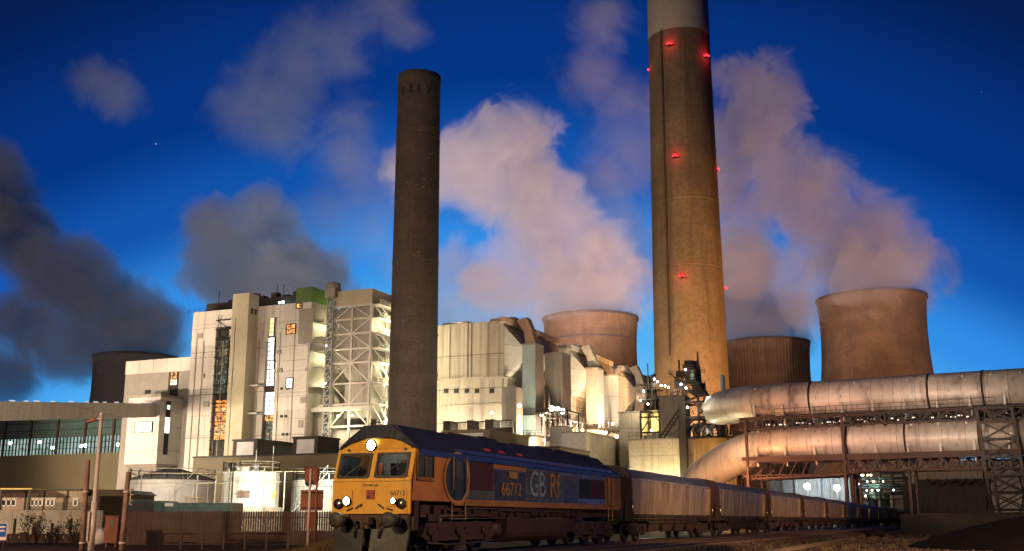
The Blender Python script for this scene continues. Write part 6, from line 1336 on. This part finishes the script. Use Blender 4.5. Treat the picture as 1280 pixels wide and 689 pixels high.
def bund():
    Y = 120; x0, x1, xm = at(180, 633, Y).x, at(290, 633, Y).x, at(202, 633, Y).x; t = thing('bund_wall', 'low teal-green sheeted bund wall with a glossy sheeted top, in front of the left tank', 'bund wall', (x0, Y, 0))
    b = MB(); b.box(0, xm - x0, 0, 6, 0, zat(626, Y)); b.build('end_box', M['teal_skirt'], t)
    b = MB(); b.box(xm - x0 + .01, x1 - x0, .2, 5, 0, zat(628.5, Y)); b.build('wall', M['teal_skirt'], t)
    b = MB(); b.box(xm - x0 + .3, xm - x0 + 1.2, .1, .19, zat(633, Y), zat(629, Y)); b.build('notice', M['sign_white'], t)
bund()
# ------------------------------------------------------------------ cabins at far left
def cabins():
    Y = 104; vt, vb = 613.5, 637
    for u0, u1, m, wins, lab in ((-60, 31.5, 'cabin_pink', [(2, 20, 3)], 'pinkish upper cabin with a three-part white window, at the left edge'),
                                 (32, 54.5, 'cabin_cream', [(38.5, 53, 3)], 'cream site cabin with a three-part window, between the pinkish cabin and its neighbour'),
                                 (55, 83.5, 'cabin_cream', [(58, 68, 2)], 'cream site cabin with a two-part white window'),
                                 (84, 106, 'cabin_cream', [(92, 97, 1)], 'cream site cabin with one narrow window, at the right end of the row')):
        x0, x1 = at(u0, 620, Y).x, at(u1, 620, Y).x; zt, zb = zat(vt, Y), zat(vb, Y); zm = zat(628, Y)
        t = thing('site_cabin', lab, 'site cabin', (x0, Y, 0), 0, 'row of stacked site cabins'); w = x1 - x0
        b = MB(); b.box(0.02, w - .02, 0, 6, zm, zt); b.build('wall', M[m], t)
        b = MB(); b.box(0.02, w - .02, -.02, 6, zb, zm - .002); b.box(.04, w - .04, .05, 6, 0, zb - .01); b.build('lower_wall', M['cabin_low'] if m != 'cabin_pink' else M['cabin_pink'], t)
        b = MB(); b.box(0, w, -.1, 6.1, zt + .001, zt + .16); b.build('roof', M['roof_dark'], t)
        b = MB(); b.box(-.0, .12, -.06, -.021, zb, zt); b.build('downpipe', M['dark_clad'], t)
        for a, c, n in wins:
            xa, xb = at(a, 630, Y).x - x0, at(c, 630, Y).x - x0; za, zc = zat(633, Y), zat(624, Y); wn = MB()
            wn.box(xa, xb, -.05, -.021, za, zc); wo = wn.build('window', M['pane_dark'], t); fb = MB()
            for i in range(n + 1): x = xa + (xb - xa) * i / n; fb.box(x - .06, x + .06, -.09, -.051, za, zc)
            fb.box(xa, xb, -.09, -.051, za, za + .1); fb.box(xa, xb, -.09, -.051, zc - .1, zc); fb.box(xa - .15, xb + .15, -.14, -.05, zc + .05, zc + .11); fb.build('frame', M['white_pvc'], wo)
    t = thing('covered_canopy', 'thin yellowish lit canopy edge over the pinkish cabin', 'canopy', (at(-60, 610, 100).x, 100, 0)); w = at(40, 610, 100).x - at(-60, 610, 100).x
    b = MB(); b.box(0, w, 0, 3, zat(612, 100), zat(610.3, 100)); b.build('roof', M['yellow'], t)
    b = MB()
    for f in (.3, .6, .96): b.box(w * f - .08, w * f + .08, .2, .36, 0, zat(612, 100) - .01)
    b.build('post', M['steel_dark'], t)
    b = MB(); x0, x1 = at(-60, 645, 97).x, at(128, 645, 97).x; o = b.box(x0, x1, 97, 97.3, 0, zat(638, 97)).build('boundary_wall', M['hoarding']); tag(o, 'long stained grey concrete wall in front of the site cabins', 'wall')
cabins()
def dark_store():
    Y = 108; x0, x1 = at(106, 620, Y).x, at(160, 620, Y).x; t = thing('dark_store', 'black unlit store shed behind the timber gantry posts', 'shed', (x0, Y, 0)); w = x1 - x0
    b = MB(); b.box(0, w, 0, 8, 0, zat(618, Y)); b.build('wall', M['dark_clad'], t)
    b = MB(); b.hexa([(-.3, -.4, zat(618, Y) + .01), (w + .3, -.4, zat(618, Y) + .01), (w + .3, 8, zat(618, Y) + .01), (-.3, 8, zat(618, Y) + .01)], [(-.3, 1.5, zat(613, Y)), (w + .3, 1.5, zat(613, Y)), (w + .3, 6, zat(613, Y)), (-.3, 6, zat(613, Y))]); b.build('roof', M['roof_dark'], t)
dark_store()
# ------------------------------------------------------------------ fences, posts and signs nearest the camera
def palisade():
    Y = 70; x0, x1 = at(161, 650, Y).x, at(424, 650, Y).x; t = thing('palisade_fence', 'tall dark brown palisade fence running behind the red sign and the locomotive front', 'fence', (x0, Y, 0)); w = x1 - x0; h = zat(638.5, Y)
    b = MB(); n = int(w / .155)
    for i in range(n + 1):
        x = w * i / n; b.prism([(x - .067, .06), (x - .067, h - .1), (x, h), (x + .067, h - .1), (x + .067, .06)], -.01, .01)
    b.build('pales', M['palisade'], t)
    b = MB(); b.box(0, w, .012, .07, .35, .42); b.box(0, w, .012, .07, h - .45, h - .38)
    n = int(w / 2.75)
    for i in range(n + 1): x = w * i / n; b.box(x - .06, x + .06, .071, .19, 0, h - .1)
    b.build('rails', M['palisade'], t)
palisade()
def low_fence():
    Y = 76; x0, x1 = at(-30, 660, Y).x, at(158, 660, Y).x; t = thing('low_fence', 'low dark boarded fence at far left behind the blue sign', 'fence', (x0, Y, 0)); w = x1 - x0; h = zat(664, Y)
    b = MB(); n = int(w / .6)
    for i in range(n): b.box(w * i / n, w * (i + .9) / n, 0, .05, .05, h - .25 + .22 * ((i * 7) % 3) * .4)
    b.build('boards', M['palisade'], t)
    b = MB()
    for i in range(9): x = w * i / 8; b.box(x - .07, x + .07, .06, .2, 0, h + .25 + (i % 3) * .3)
    b.box(0, w, .052, .1, h - .3, h - .2); b.build('rails', M['dark_clad'], t)
low_fence()
def crash_rail():
    Y = 62; x0, x1 = at(200, 672, Y).x, at(360, 672, Y).x; t = thing('pipe_rail', 'low rusty pipe rail in front of the palisade fence', 'barrier', (x0, Y, 0)); w = x1 - x0
    b = MB()
    for z in (.35, .85): b.tube([(0, 0, z), (w, 0, z)], .045, 8)
    b.build('rails', M['palisade'], t)
    each('post', M['palisade'], t, range(7), lambda b, i: b.box(w * i / 6 - .05, w * i / 6 + .05, -.05, .05, 0, .95))
crash_rail()
def timber_gantry():
    Y = 60; t = thing('height_gantry', 'two leaning brown timber posts joined by a dark crossbeam', 'post gantry', (0, Y, 0))
    for u0, v0, u1, v1 in ((103, 682, 110, 575), (152.5, 682, 160.5, 590)):
        b = MB(); p, q = at(u0, v0, Y), at(u1, v1, Y); p.y = q.y = 0; p.z = 0; b.tube([p, p.lerp(q, .5), q], [.16, .145, .125], 12); po = b.build('post', M['timber'], t)
        for v in (616, 680):
            b = MB(); z = zat(v, Y); c = p.lerp(q, max(.02, (z - p.z) / (q.z - p.z))); b.cyl((c.x, 0, z), .19, .1, 'z', 12); b.build('strap', M['steel_pale'], po)
    b = MB(); a, c = at(108, 616, Y), at(158.5, 616, Y); b.box(a.x, c.x, .17, .3, zat(620, Y), zat(612, Y)); b.build('crossbeam', M['dark_clad'], t)
    b = MB(); x = at(163, 620, Y).x
    for v in (612, 619, 626, 631): b.cyl((x, -.05, zat(v, Y)), .05, .16, 'x', 8)
    b.bar((x, 0, zat(632, Y)), (x, 0, zat(611, Y)), .04); b.build('insulator', M['steel_grey'], t)
timber_gantry()
def lamp_post():
    Y = 57; p = at(113.5, 688, Y); t = thing('lamp_post', 'leaning grey lamp post with an unlit reddish lantern at its head', 'lamp post', (p.x, Y, 0))
    q = at(127, 519, Y); d = Vector((q.x - p.x, 0, q.z)); b = MB()
    b.tube([(0, 0, 0), tuple(d * .36)], [.17, .16], 14); base = b.build('base', M['galv_post'], t)
    b = MB(); b.tube([tuple(d * .36), tuple(d * .365), tuple(d)], [.16, .115, .085], 14); b.build('pole', M['galv_post'], t)
    b = MB(); b.cyl((d.x, 0, d.z), .12, .12, 'z', 12); a = at(108, 527.5, Y); b.tube([(d.x, 0, d.z - .15), (d.x - .3, 0, d.z - .22)], .06, 8); b.build('bracket', M['galv_post'], t)
    b = MB(); x1, z1 = d.x - .25, d.z - .2; x0, z0 = a.x - p.x, a.z; b.hexa([(x0, -.14, z0 - .06), (x1, -.12, z1 - .12), (x1, .12, z1 - .12), (x0, .14, z0 - .06)], [(x0 + .06, -.12, z0 + .08), (x1, -.1, z1 + .1), (x1, .1, z1 + .1), (x0 + .06, .12, z0 + .08)]); b.build('lantern', M['rust_board'], t, bevel=.02)
    b = MB(); b.box(-.2, -.11, -.25, -.1, zat(676, Y), zat(640, Y)); b.build('cable_box', M['steel_grey'], t)
lamp_post()
def sign_back():
    Y = 52; t = thing('lineside_sign', 'rust-red lineside board seen from the back on two poles, hooded lamps on top', 'lineside sign', (at(388, 680, Y).x, Y, 0)); X = lambda u, v=640: at(u, v, Y).x - at(388, 680, Y).x
    for u in (384.5, 393):
        b = MB(); b.cyl((X(u, 680), 0, 0), .055, zat(586 if u < 390 else 584, Y), 'z', 10); b.build('pole', M['steel_pale'] if u < 390 else M['rust_board'], t)
    b = MB(); b.box(X(374.5), X(403), .08, .12, zat(638.5, Y), zat(612.5, Y)); b.build('board', M['rust_board'], t, bevel=.01)
    b = MB(); b.box(X(381.5), X(395), .085, .12, zat(660, Y), zat(639, Y) - .01); b.build('lower_board', M['rust_board'], t)
    b = MB()
    for v in (616, 635): b.box(X(376), X(402), .05, .079, zat(v, Y) - .04, zat(v, Y) + .04)
    b.build('batten', M['steel_red'], t)
    for u in (385, 393.5):
        b = MB(); x = X(u, 598); b.lathe([(.1, zat(606, Y)), (.2, zat(600, Y)), (.2, zat(586, Y)), (.1, zat(584, Y)), (.01, zat(584, Y))], 14, (x, .15)); h = b.build('lamp_hood', M['rust_board'], t)
        b = MB(); b.bar((x, .15, zat(584, Y)), (x + .02, .15, zat(581.5, Y)), .05); b.bar((x - .16, .1, zat(586, Y)), (x - .22, .1, zat(583, Y)), .05); b.build('cap', M['steel_red'], h)
    b = MB(); b.lathe([(.02, -.02), (.19, .0), (.19, .12), (.02, .14)], 16, (X(386, 602), zat(603, Y)), 'y'); b.build('lamp_disc', M['black'], t)
sign_back()
def blue_sign():
    Y = 46; x1 = at(8.6, 664, Y).x; t = thing('notice_sign', 'blue notice sign with white lines of lettering, cut by the left edge', 'sign', (x1, Y, 0)); w = 1.1; z0, z1 = zat(675.5, Y), zat(653.5, Y)
    b = MB(); b.box(-w, 0, 0, .03, z0, z1); b.build('panel', M['sign_white'], t)
    b = MB(); b.box(-w + .03, -.03, -.004, -.001, z0 + .14, z1 - .03); b.build('face', M['sign_blue'], t)
    for x in (-w + .15, -.12): b = MB(); b.box(x - .03, x + .03, .031, .09, 0, z1 - .05); b.build('post', M['steel_dark'], t)
    for k, s in enumerate(('CAUTION', 'TRAINS', 'STOP')):
        pass
    b = MB(); h = z1 - z0
    for k, (xa, xb) in enumerate(((-.62, -.08), (-.7, -.1), (-.66, -.3))): z = z1 - .16 - k * h * .22; b.box(xa, xb, -.008, -.0045, z - .05, z + .02)
    b.build('lettering', M['sign_white'], t)
blue_sign()
def bin_box():
    Y = 66; x0, x1 = at(131.5, 650, Y).x, at(148, 650, Y).x; t = thing('equipment_cabinet', 'small rust-brown trackside cabinet with a green badge between the timber posts', 'cabinet', (x0, Y, 0)); w = x1 - x0
    b = MB(); b.box(0, w, 0, .6, .25, zat(645.5, Y)); b.box(.08, .16, .1, .5, 0, .249); b.box(w - .16, w - .08, .1, .5, 0, .249); b.build('body', M['rust_board'], t, bevel=.015)
    b = MB(); b.cyl((w * .5, -.02, zat(653, Y)), .13, .018, 'y', 16); b.build('badge', M['green_clad'], t)
    b = MB(); b.box(-.04, w + .04, -.05, .64, zat(645.5, Y) + .002, zat(645.5, Y) + .05); b.build('lid', M['rust_board'], t)
bin_box()
def low_gear(u, v, Y, m, lab):
    p = at(u, v, Y); t = thing('pale_spoil_bag', lab, 'bulk bag', (p.x, Y, 0)); rnd = random.Random(int(u)); b = MB()
    bmesh.ops.create_icosphere(b.bm, subdivisions=3, radius=.62, matrix=Matrix.Translation((0, 0, .45)))
    for v_ in b.bm.verts: v_.co.x *= 1.1; v_.co.z = max(0.02, v_.co.z * (1 + .12 * math.sin(v_.co.x * 9 + v_.co.y * 7))); v_.co.y *= .9
    b.build('bag', M[m], t, smooth=True)
    b = MB()
    for s in (-.4, .4): b.tube([(s, 0, .85), (s * 1.1, 0, 1.1), (s * .6, 0, .98)], .03, 6)
    b.build('loop', M['steel_pale'], t)
low_gear(123, 650, 72, 'sign_white', 'pale crumpled bulk bag beside the base of the lamp post')
low_gear(150, 648, 74, 'pale_panel', 'dull bulk bag leaning behind the right timber post')
# shrubs: twiggy stems and small leaves
M['leaf'] = mk('dull_olive_leaf', (0.06, 0.055, 0.025), (0.045, 0.038, 0.02), 1.5, 0.8)
M['twig'] = mk('dark_twig', (0.05, 0.035, 0.025), (0.035, 0.026, 0.02), 2, 0.9)
def shrub(x, y, h, w, lab, seed, leaves=240):
    t = thing('shrub', lab, 'shrub', (x, y, 0), 0, 'scrubby shrubs along the fences'); rnd = random.Random(seed); b = MB(); lv = MB()
    for i in range(16):
        a = rnd.uniform(0, 6.28); L = rnd.uniform(.5, 1) * h; tip = Vector((math.cos(a) * w * rnd.uniform(.2, 1), math.sin(a) * w * rnd.uniform(.1, .6), L)); mid = tip * .5 + Vector((rnd.uniform(-.1, .1), 0, .1)); b.tube([(0, 0, 0), mid, tip], [.03, .02, .008], 5)
        for k in range(leaves // 16):
            f = rnd.uniform(.3, 1.05); c = mid.lerp(tip, f) + Vector((rnd.gauss(0, .12), rnd.gauss(0, .12), rnd.gauss(0, .12))); s = rnd.uniform(.04, .1); u = Vector((rnd.uniform(-1, 1), rnd.uniform(-1, 1), rnd.uniform(-1, 1))).normalized() * s; v = u.cross(Vector((rnd.uniform(-1, 1), rnd.uniform(-1, 1), 1))).normalized() * s * .6
            lv.poly([c - u, c + v, c + u, c - v])
    b.build('stems', M['twig'], t); lv.build('leaves', M['leaf'], t)
for k, (u, Y, h, w, lab) in enumerate(((35, 73, 2.2, 1.0, 'bare twiggy shrub right of the blue sign'), (46, 74, 2.0, .8, 'thin upright shrub standing near the blue sign, second from it'), (72, 73, 1.4, 1.1, 'low wide shrub against the low fence midway to the posts'), (92, 71, 1.8, .9, 'bushy shrub just left of the left timber post'))):
    p = at(u, 670, Y); shrub(p.x, Y, h, w, lab, 40 + k)
# sloping rough bank beside the locomotive front, mound at the right edge
def grass_bank():
    b = MB(); rnd = random.Random(9); cx, cy = at(395, 680, 47).x, 47
    N, Mx = 26, 10; rows = []
    for j in range(Mx + 1):
        row = []
        for i in range(N + 1):
            f = i / N; g = j / Mx; x = at(350, 680, 47).x + f * 3.4; y = 45 + g * 8; z = 1.25 * f ** 1.3 * math.sin(math.pi * min(1, g * 1.0 + .02)) + rnd.uniform(-.05, .05); row.append(b.bm.verts.new((x, y, max(.004, z))))
        rows.append(row)
    for r0, r1 in zip(rows, rows[1:]):
        for i in range(N): b.bm.faces.new((r0[i], r0[i + 1], r1[i + 1], r1[i])).smooth = True
    tag(b.build('bank', M['ground']), kind='structure')
    g = MB()
    for i in range(2600):
        f = rnd.random(); x = at(340, 680, 47).x + f * 3.6; y = rnd.uniform(44.5, 53); gg = (y - 45) / 8; z = 1.2 * f ** 1.3 * math.sin(math.pi * max(0, min(1, gg))); h = rnd.uniform(.12, .38); dx, dy = rnd.gauss(0, .12), rnd.gauss(0, .08)
        g.poly([(x - .012, y, z), (x + .012, y, z), (x + dx, y + dy, z + h)])
    M['grass'] = mk('dry_rough_grass', (0.07, 0.055, 0.024), (0.045, 0.038, 0.018), 1.0, 0.9)
    tag(g.build('rough_grass', M['grass']), 'rough dry grass on the bank beside the locomotive front', 'grass', kind='stuff')
grass_bank()
def mound():
    b = MB(); rnd = random.Random(14); cx, cy = at(1372, 660, 62).x, 64; n, m_ = 36, 12; rows = []
    for j in range(m_ + 1):
        rr = 1 - j / m_; rows.append([b.bm.verts.new((cx + rr * 9.5 * math.cos(2 * math.pi * i / n), cy + rr * 11 * math.sin(2 * math.pi * i / n), .004 + (2.1 * (1 - rr ** 1.6)) * (1 + rnd.uniform(-.05, .05) * (0 if j == 0 else 1)))) for i in range(n)])
    for r0, r1 in zip(rows, rows[1:]):
        for i in range(n): b.bm.faces.new((r0[i], r0[(i + 1) % n], r1[(i + 1) % n], r1[i])).smooth = True
    M['mound'] = mk('black_coal_spoil', (0.007, 0.005, 0.004), (0.004, 0.003, 0.003), 0.5, 0.95, fine=0.3, bump=1.0, spec=0.05)
    tag(b.build('spoil_mound', M['mound']), kind='structure')
    # low retaining wall carrying on behind the tail of the train
    b = MB(); p = at(1128, 648, 128); q = at(1300, 648, 92); o = thing('retaining_wall', 'long low dark wall running from the tail of the train to the right edge', 'wall', (p.x, p.y, 0)); d = Vector((q.x - p.x, q.y - p.y, 0)); z = zat(643.5, 118)
    b.bar((0, 0, z / 2), (d.x, d.y, z / 2), .5, z); b.build('wall', M['dark_clad'], o)
    b = MB(); b.bar((0, 0, z + .06), (d.x, d.y, z + .06), .62, .12); b.build('coping', M['dark_clad'], o)
mound()
def lineside():
    b = MB(); rnd = random.Random(5)
    for i in range(60):
        s = 6 + i * 1.0; c = FT.w(s, -7.6); d = FT.ax * .48; n = FT.ay * .2; z0 = Vector((0, 0, .02)); z1 = Vector((0, 0, .2 + rnd.uniform(-.02, .02)))
        b.hexa([c - d - n + z0, c + d - n + z0, c + d + n + z0, c - d + n + z0], [c - d - n + z1, c + d - n + z1, c + d + n + z1, c - d + n + z1])
    tag(b.build('cable_trough', M['sleeper']), kind='structure')
    g = MB()
    for k in range(170):
        s = 4 + 90 * rnd.random(); c = FT.w(s, rnd.choice((rnd.uniform(-7.3, -5.8), rnd.uniform(-13, -8)))); h0 = rnd.uniform(.12, .5)
        for i in range(16):
            x, y = c.x + rnd.gauss(0, .12), c.y + rnd.gauss(0, .12); dx, dy = rnd.gauss(0, .1), rnd.gauss(0, .1); h = h0 * rnd.uniform(.5, 1); g.poly([(x - .014, y, .01), (x + .014, y, .01), (x + dx, y + dy, h)])
    tag(g.build('trackside_weeds', M['grass']), 'dry weeds straggling along the foot of the track bed', 'weeds', kind='stuff')
    st = MB()
    for i in range(5000):
        s = 2 + 80 * rnd.random() ** 1.5; c = FT.w(s, -6.6 - 14 * rnd.random() ** 1.5); r = rnd.uniform(.02, .09); a = rnd.uniform(0, 2); vs_ = [st.bm.verts.new((c.x + r * math.cos(a + t), c.y + r * math.sin(a + t), 0)) for t in (0, 2.1, 4.2)] + [st.bm.verts.new((c.x, c.y, r * rnd.uniform(.5, 1.1)))]
        for f in ((0, 1, 3), (1, 2, 3), (2, 0, 3)): st.bm.faces.new([vs_[q] for q in f])
    tag(st.build('yard_stones', M['stone']), 'small stones scattered over the dark yard beside the track', 'stones', kind='stuff')
lineside()
# ------------------------------------------------------------------ ground
def ground():
    b = MB(); b.poly([(-3000, -40, 0), (3000, -40, 0), (3000, 5000, 0), (-3000, 5000, 0)]); tag(b.build('ground', M['ground']), kind='structure')
ground()
# ------------------------------------------------------------------ floodlighting of the station
flood('yard_floodlight', FB.w(-26, -75, 14), FB.w(-24, 0, 24), 250e3, WARM, 75, 2)
flood('yard_floodlight', FB.w(-62, -70, 14), FB.w(-50, 0, 18), 220e3, WARM, 75, 2)
flood('yard_floodlight', FB.w(5, -80, 12), FB.w(-4, 10, 30), 30e3, WARM, 50, 2)
for x in (-18, -11, -4): flood('filter_flood_and_fill', FM1.w(x, -11, 14), FM1.w(x, 0, 30), 11e3, (1.0, .83, .62), 120, .8)
flood('filter_flood_and_fill', FM1.w(22, 0, 8), FM1.w(2, 12, 32), 70e3, (1.0, .8, .55), 80, 1)
flood('filter_flood_and_fill', FM1.w(34, 38, 12), FM1.w(4, 56, 32), 130e3, (1.0, .78, .52), 75, 1)  # this flood and the next are added fill on the farther ducts
flood('filter_flood_and_fill', FM1.w(36, 78, 12), FM1.w(4, 98, 32), 80e3, (1.0, .74, .46), 75, 1)
for k, (x, y, z, p, c) in enumerate(((8.5, -1, 22, 5000, (1, .92, .6)), (9, 1.5, 19, 5000, (1, .9, .55)), (11, 14, 22.5, 3000, SOD), (10, 26, 22.5, 20000, (1, .95, .78)), (12, 45, 20, 5000, SOD), (9.5, 54, 20, 5000, (1, .6, .22)), (9.6, 62, 18, 5000, SOD), (9.2, 47, 17, 3000, SOD), (9.2, 70, 17, 3500, SOD), (10, 50, 28, 4000, WARM), (14, 98, 20, 6000, WARM), (-3, -2, 19, 4000, WHITE))):
    lampl('platform_lamp_light', FM1.w(x, y, z), p, c, .4)
for k, (u, v, Y, m) in enumerate(((649.5, 507, 247, 'lamp_white'), (648.5, 521, 247, 'lamp_white'), (615, 516, 244, 'lamp_warm'), (677, 519, 250, 'lamp_warm'), (690, 511, 236, 'lamp_white'), (697, 512, 236, 'lamp_white'), (703, 514, 236, 'lamp_white'), (752, 524, 262, 'lamp_warm'), (766, 530, 262, 'lamp_warm'), (752, 540, 240, 'lamp_warm'), (757, 541, 240, 'lamp_warm'), (771, 546, 238, 'lamp_warm'), (715, 538, 240, 'lamp_warm'), (728, 538, 240, 'lamp_warm'))):
    p = at(u, v, Y); L = thing('bulkhead_lamp', ['', ][0] or 'lamp', 'lamp', p, 0, 'lamps on the filter house platforms')
    L['label'] = ['upper of two pale lamps right of the small grey riser', 'lower of two pale lamps right of the small grey riser', 'small lamp low on the nearest filter house wall', 'orange lamp at the foot of the blue-grey riser', 'left lamp of the brilliant white trio on the platform block', 'middle lamp of the brilliant white trio on the platform block', 'right lamp of the brilliant white trio on the platform block', 'upper left sodium lamp between the far risers', 'upper right sodium lamp between the far risers', 'left of two low sodium lamps above the switch house', 'right of two low sodium lamps above the switch house', 'sodium lamp at the corner of the pale concrete block', 'left lamp behind the switch house roof', 'right lamp behind the switch house roof'][k]
    b = MB(); b.box(-.3, .3, .3, .45, -.35, .35); b.box(-.06, .06, .32, .44, -6, -.35); b.build('back_plate', M['steel_dark'], L)
    b = MB(); b.sphere((0, 0, 0), .58 if k in (4, 5, 6) else .33, 12); b.build('globe', M[m], L)
lampl('bund_fill_light', (at(230, 620, 116).x, 115, 8), 300, (.85, 1, .9), .3)  # unseen lamp added to brighten the teal bund sheeting
flood('yard_floodlight', FB.w(-85, -62, 16), FB.w(-60, -12, 24), 150e3, WARM, 70, 1)
for k_, (x_, y_, z_) in enumerate(((9.4, 44, 21), (9.4, 60, 20.4), (8.6, 66, 16), (10.4, 88, 20), (9.6, 93, 22))):
    L = thing('sodium_lamp', ['sodium lamp just left of the middle filter house riser', 'sodium lamp between the two risers of the middle filter house', 'lowest sodium lamp under the middle filter house platform', 'sodium lamp left of the farthest filter house riser', 'highest sodium lamp by the farthest filter house riser'][k_], 'lamp', FM1.w(x_, y_, z_), 0, 'lamps on the filter house platforms')
    b = MB(); b.sphere((0, 0, 0), .42, 12); b.build('globe', M['lamp_warm'], L)
    b = MB(); b.bar((0, .3, -5), (0, .3, .5), .12); b.bar((0, 0, .45), (0, .4, .5), .1); b.build('post', M['steel_dark'], L)
    lampl('sodium_lamp_light', FM1.w(x_ - .3, y_ - .9, z_), 4500, SOD, .4)
lampl('bunker_lamp_light', LOWW.w(3, -3, 6), 6000, (1, .85, .55), .4); lampl('bund_fill_light', (at(230, 620, 116).x, 115, 8), 300, (.85, 1, .9), .3)  # bund light repeated here and below as added fill
lampl('bunker_lamp_light', LOWW.w(9.5, -3, 5.5), 9000, (1, .82, .4), .4); lampl('bund_fill_light', (at(230, 620, 116).x, 115, 8), 300, (.85, 1, .9), .3)
lampl('bunker_lamp_light', LOWW.w(14, -4, 5), 3000, (1, .7, .3), .4)
# orange light under and beside the ducts
lampl('duct_lamp_light', FD.w(DX(905), -8, 4.5), 4500, (1, .5, .2), .4); lampl('duct_lamp_light', FD.w(DX(935), -9, 8), 6000, (1, .38, .14), .4); lampl('duct_lamp_light', FD.w(DX(893), -6, 13), 1500, (1, .7, .4), .4); flood('vessel_fill_light', at(880, 602, 196), at(897, 560, 205), 7000, (1, .72, .3), 110, .4)  # vessel light is added so the rusty vessel shows
flood('duct_floodlight', FD.w(DX(960), -26, 9), FD.w(DX(1010), 0, 17), 20e3, (1, .48, .3), 70, .6)
flood('duct_floodlight', FD.w(DX(1120), -34, 12), FD.w(DX(1130), 0, 18), 24e3, (1, .66, .48), 60, .8)
flood('duct_floodlight', FD.w(DX(1250), -30, 13), FD.w(DX(1240), 0, 19), 14e3, (1, .74, .54), 60, .8)
# chimneys
flood('chimney_floodlight', (95, 270, 5), (58, 330, 50), 560e3, SOD, 65, 2); flood('chimney_floodlight', (20, 270, 10), (54, 330, 60), 230e3, (1, .62, .3), 65, 2)
flood('chimney_floodlight', (-60, 120, 12), (-22, 235, 75), 190e3, (1, .68, .45), 60, 2)
# yard by the tanks, and unseen spots lighting the train and foreground
flood('tank_floodlight', (-38, 128, 11), (-37, 160, 4), 52e3, (1, .95, .75), 80, .5); flood('tank_floodlight', (-64, 140, 11), (-66, 176, 4), 36e3, (1, .85, .68), 90, .5); flood('tank_floodlight', (-25, 140, 10), (-27, 172, 3), 30e3, (.95, 1, .8), 90, .5)
flood('cabin_floodlight', (-52, 84, 7), (-50, 104, 3), 18000, (1, .72, .46), 110, .3)
flood('unseen_foreground_light', (-16, 14, 9), (-3.8, 33, 2.6), 14000, (1, .68, .32), 70, .4)
flood('unseen_foreground_light', (16, 24, 9), (2, 42, 2), 12000, (1, .7, .48), 85, .4)  # unseen spots from here down are added to brighten train and foreground
flood('unseen_foreground_light', (30, 40, 9), (18, 70, 2), 56000, (1, .56, .28), 80, .4)
flood('unseen_foreground_light', (-34, 40, 9), (-26, 66, 1), 26000, (1, .58, .32), 110, .4)
flood('unseen_foreground_light', (-8, 30, 8), (-30, 62, 1), 9000, (1, .45, .22), 110, .4)
flood('unseen_foreground_light', (92, 66, 14), (36, 112, 4), 190000, (1, .5, .22), 50, .4)
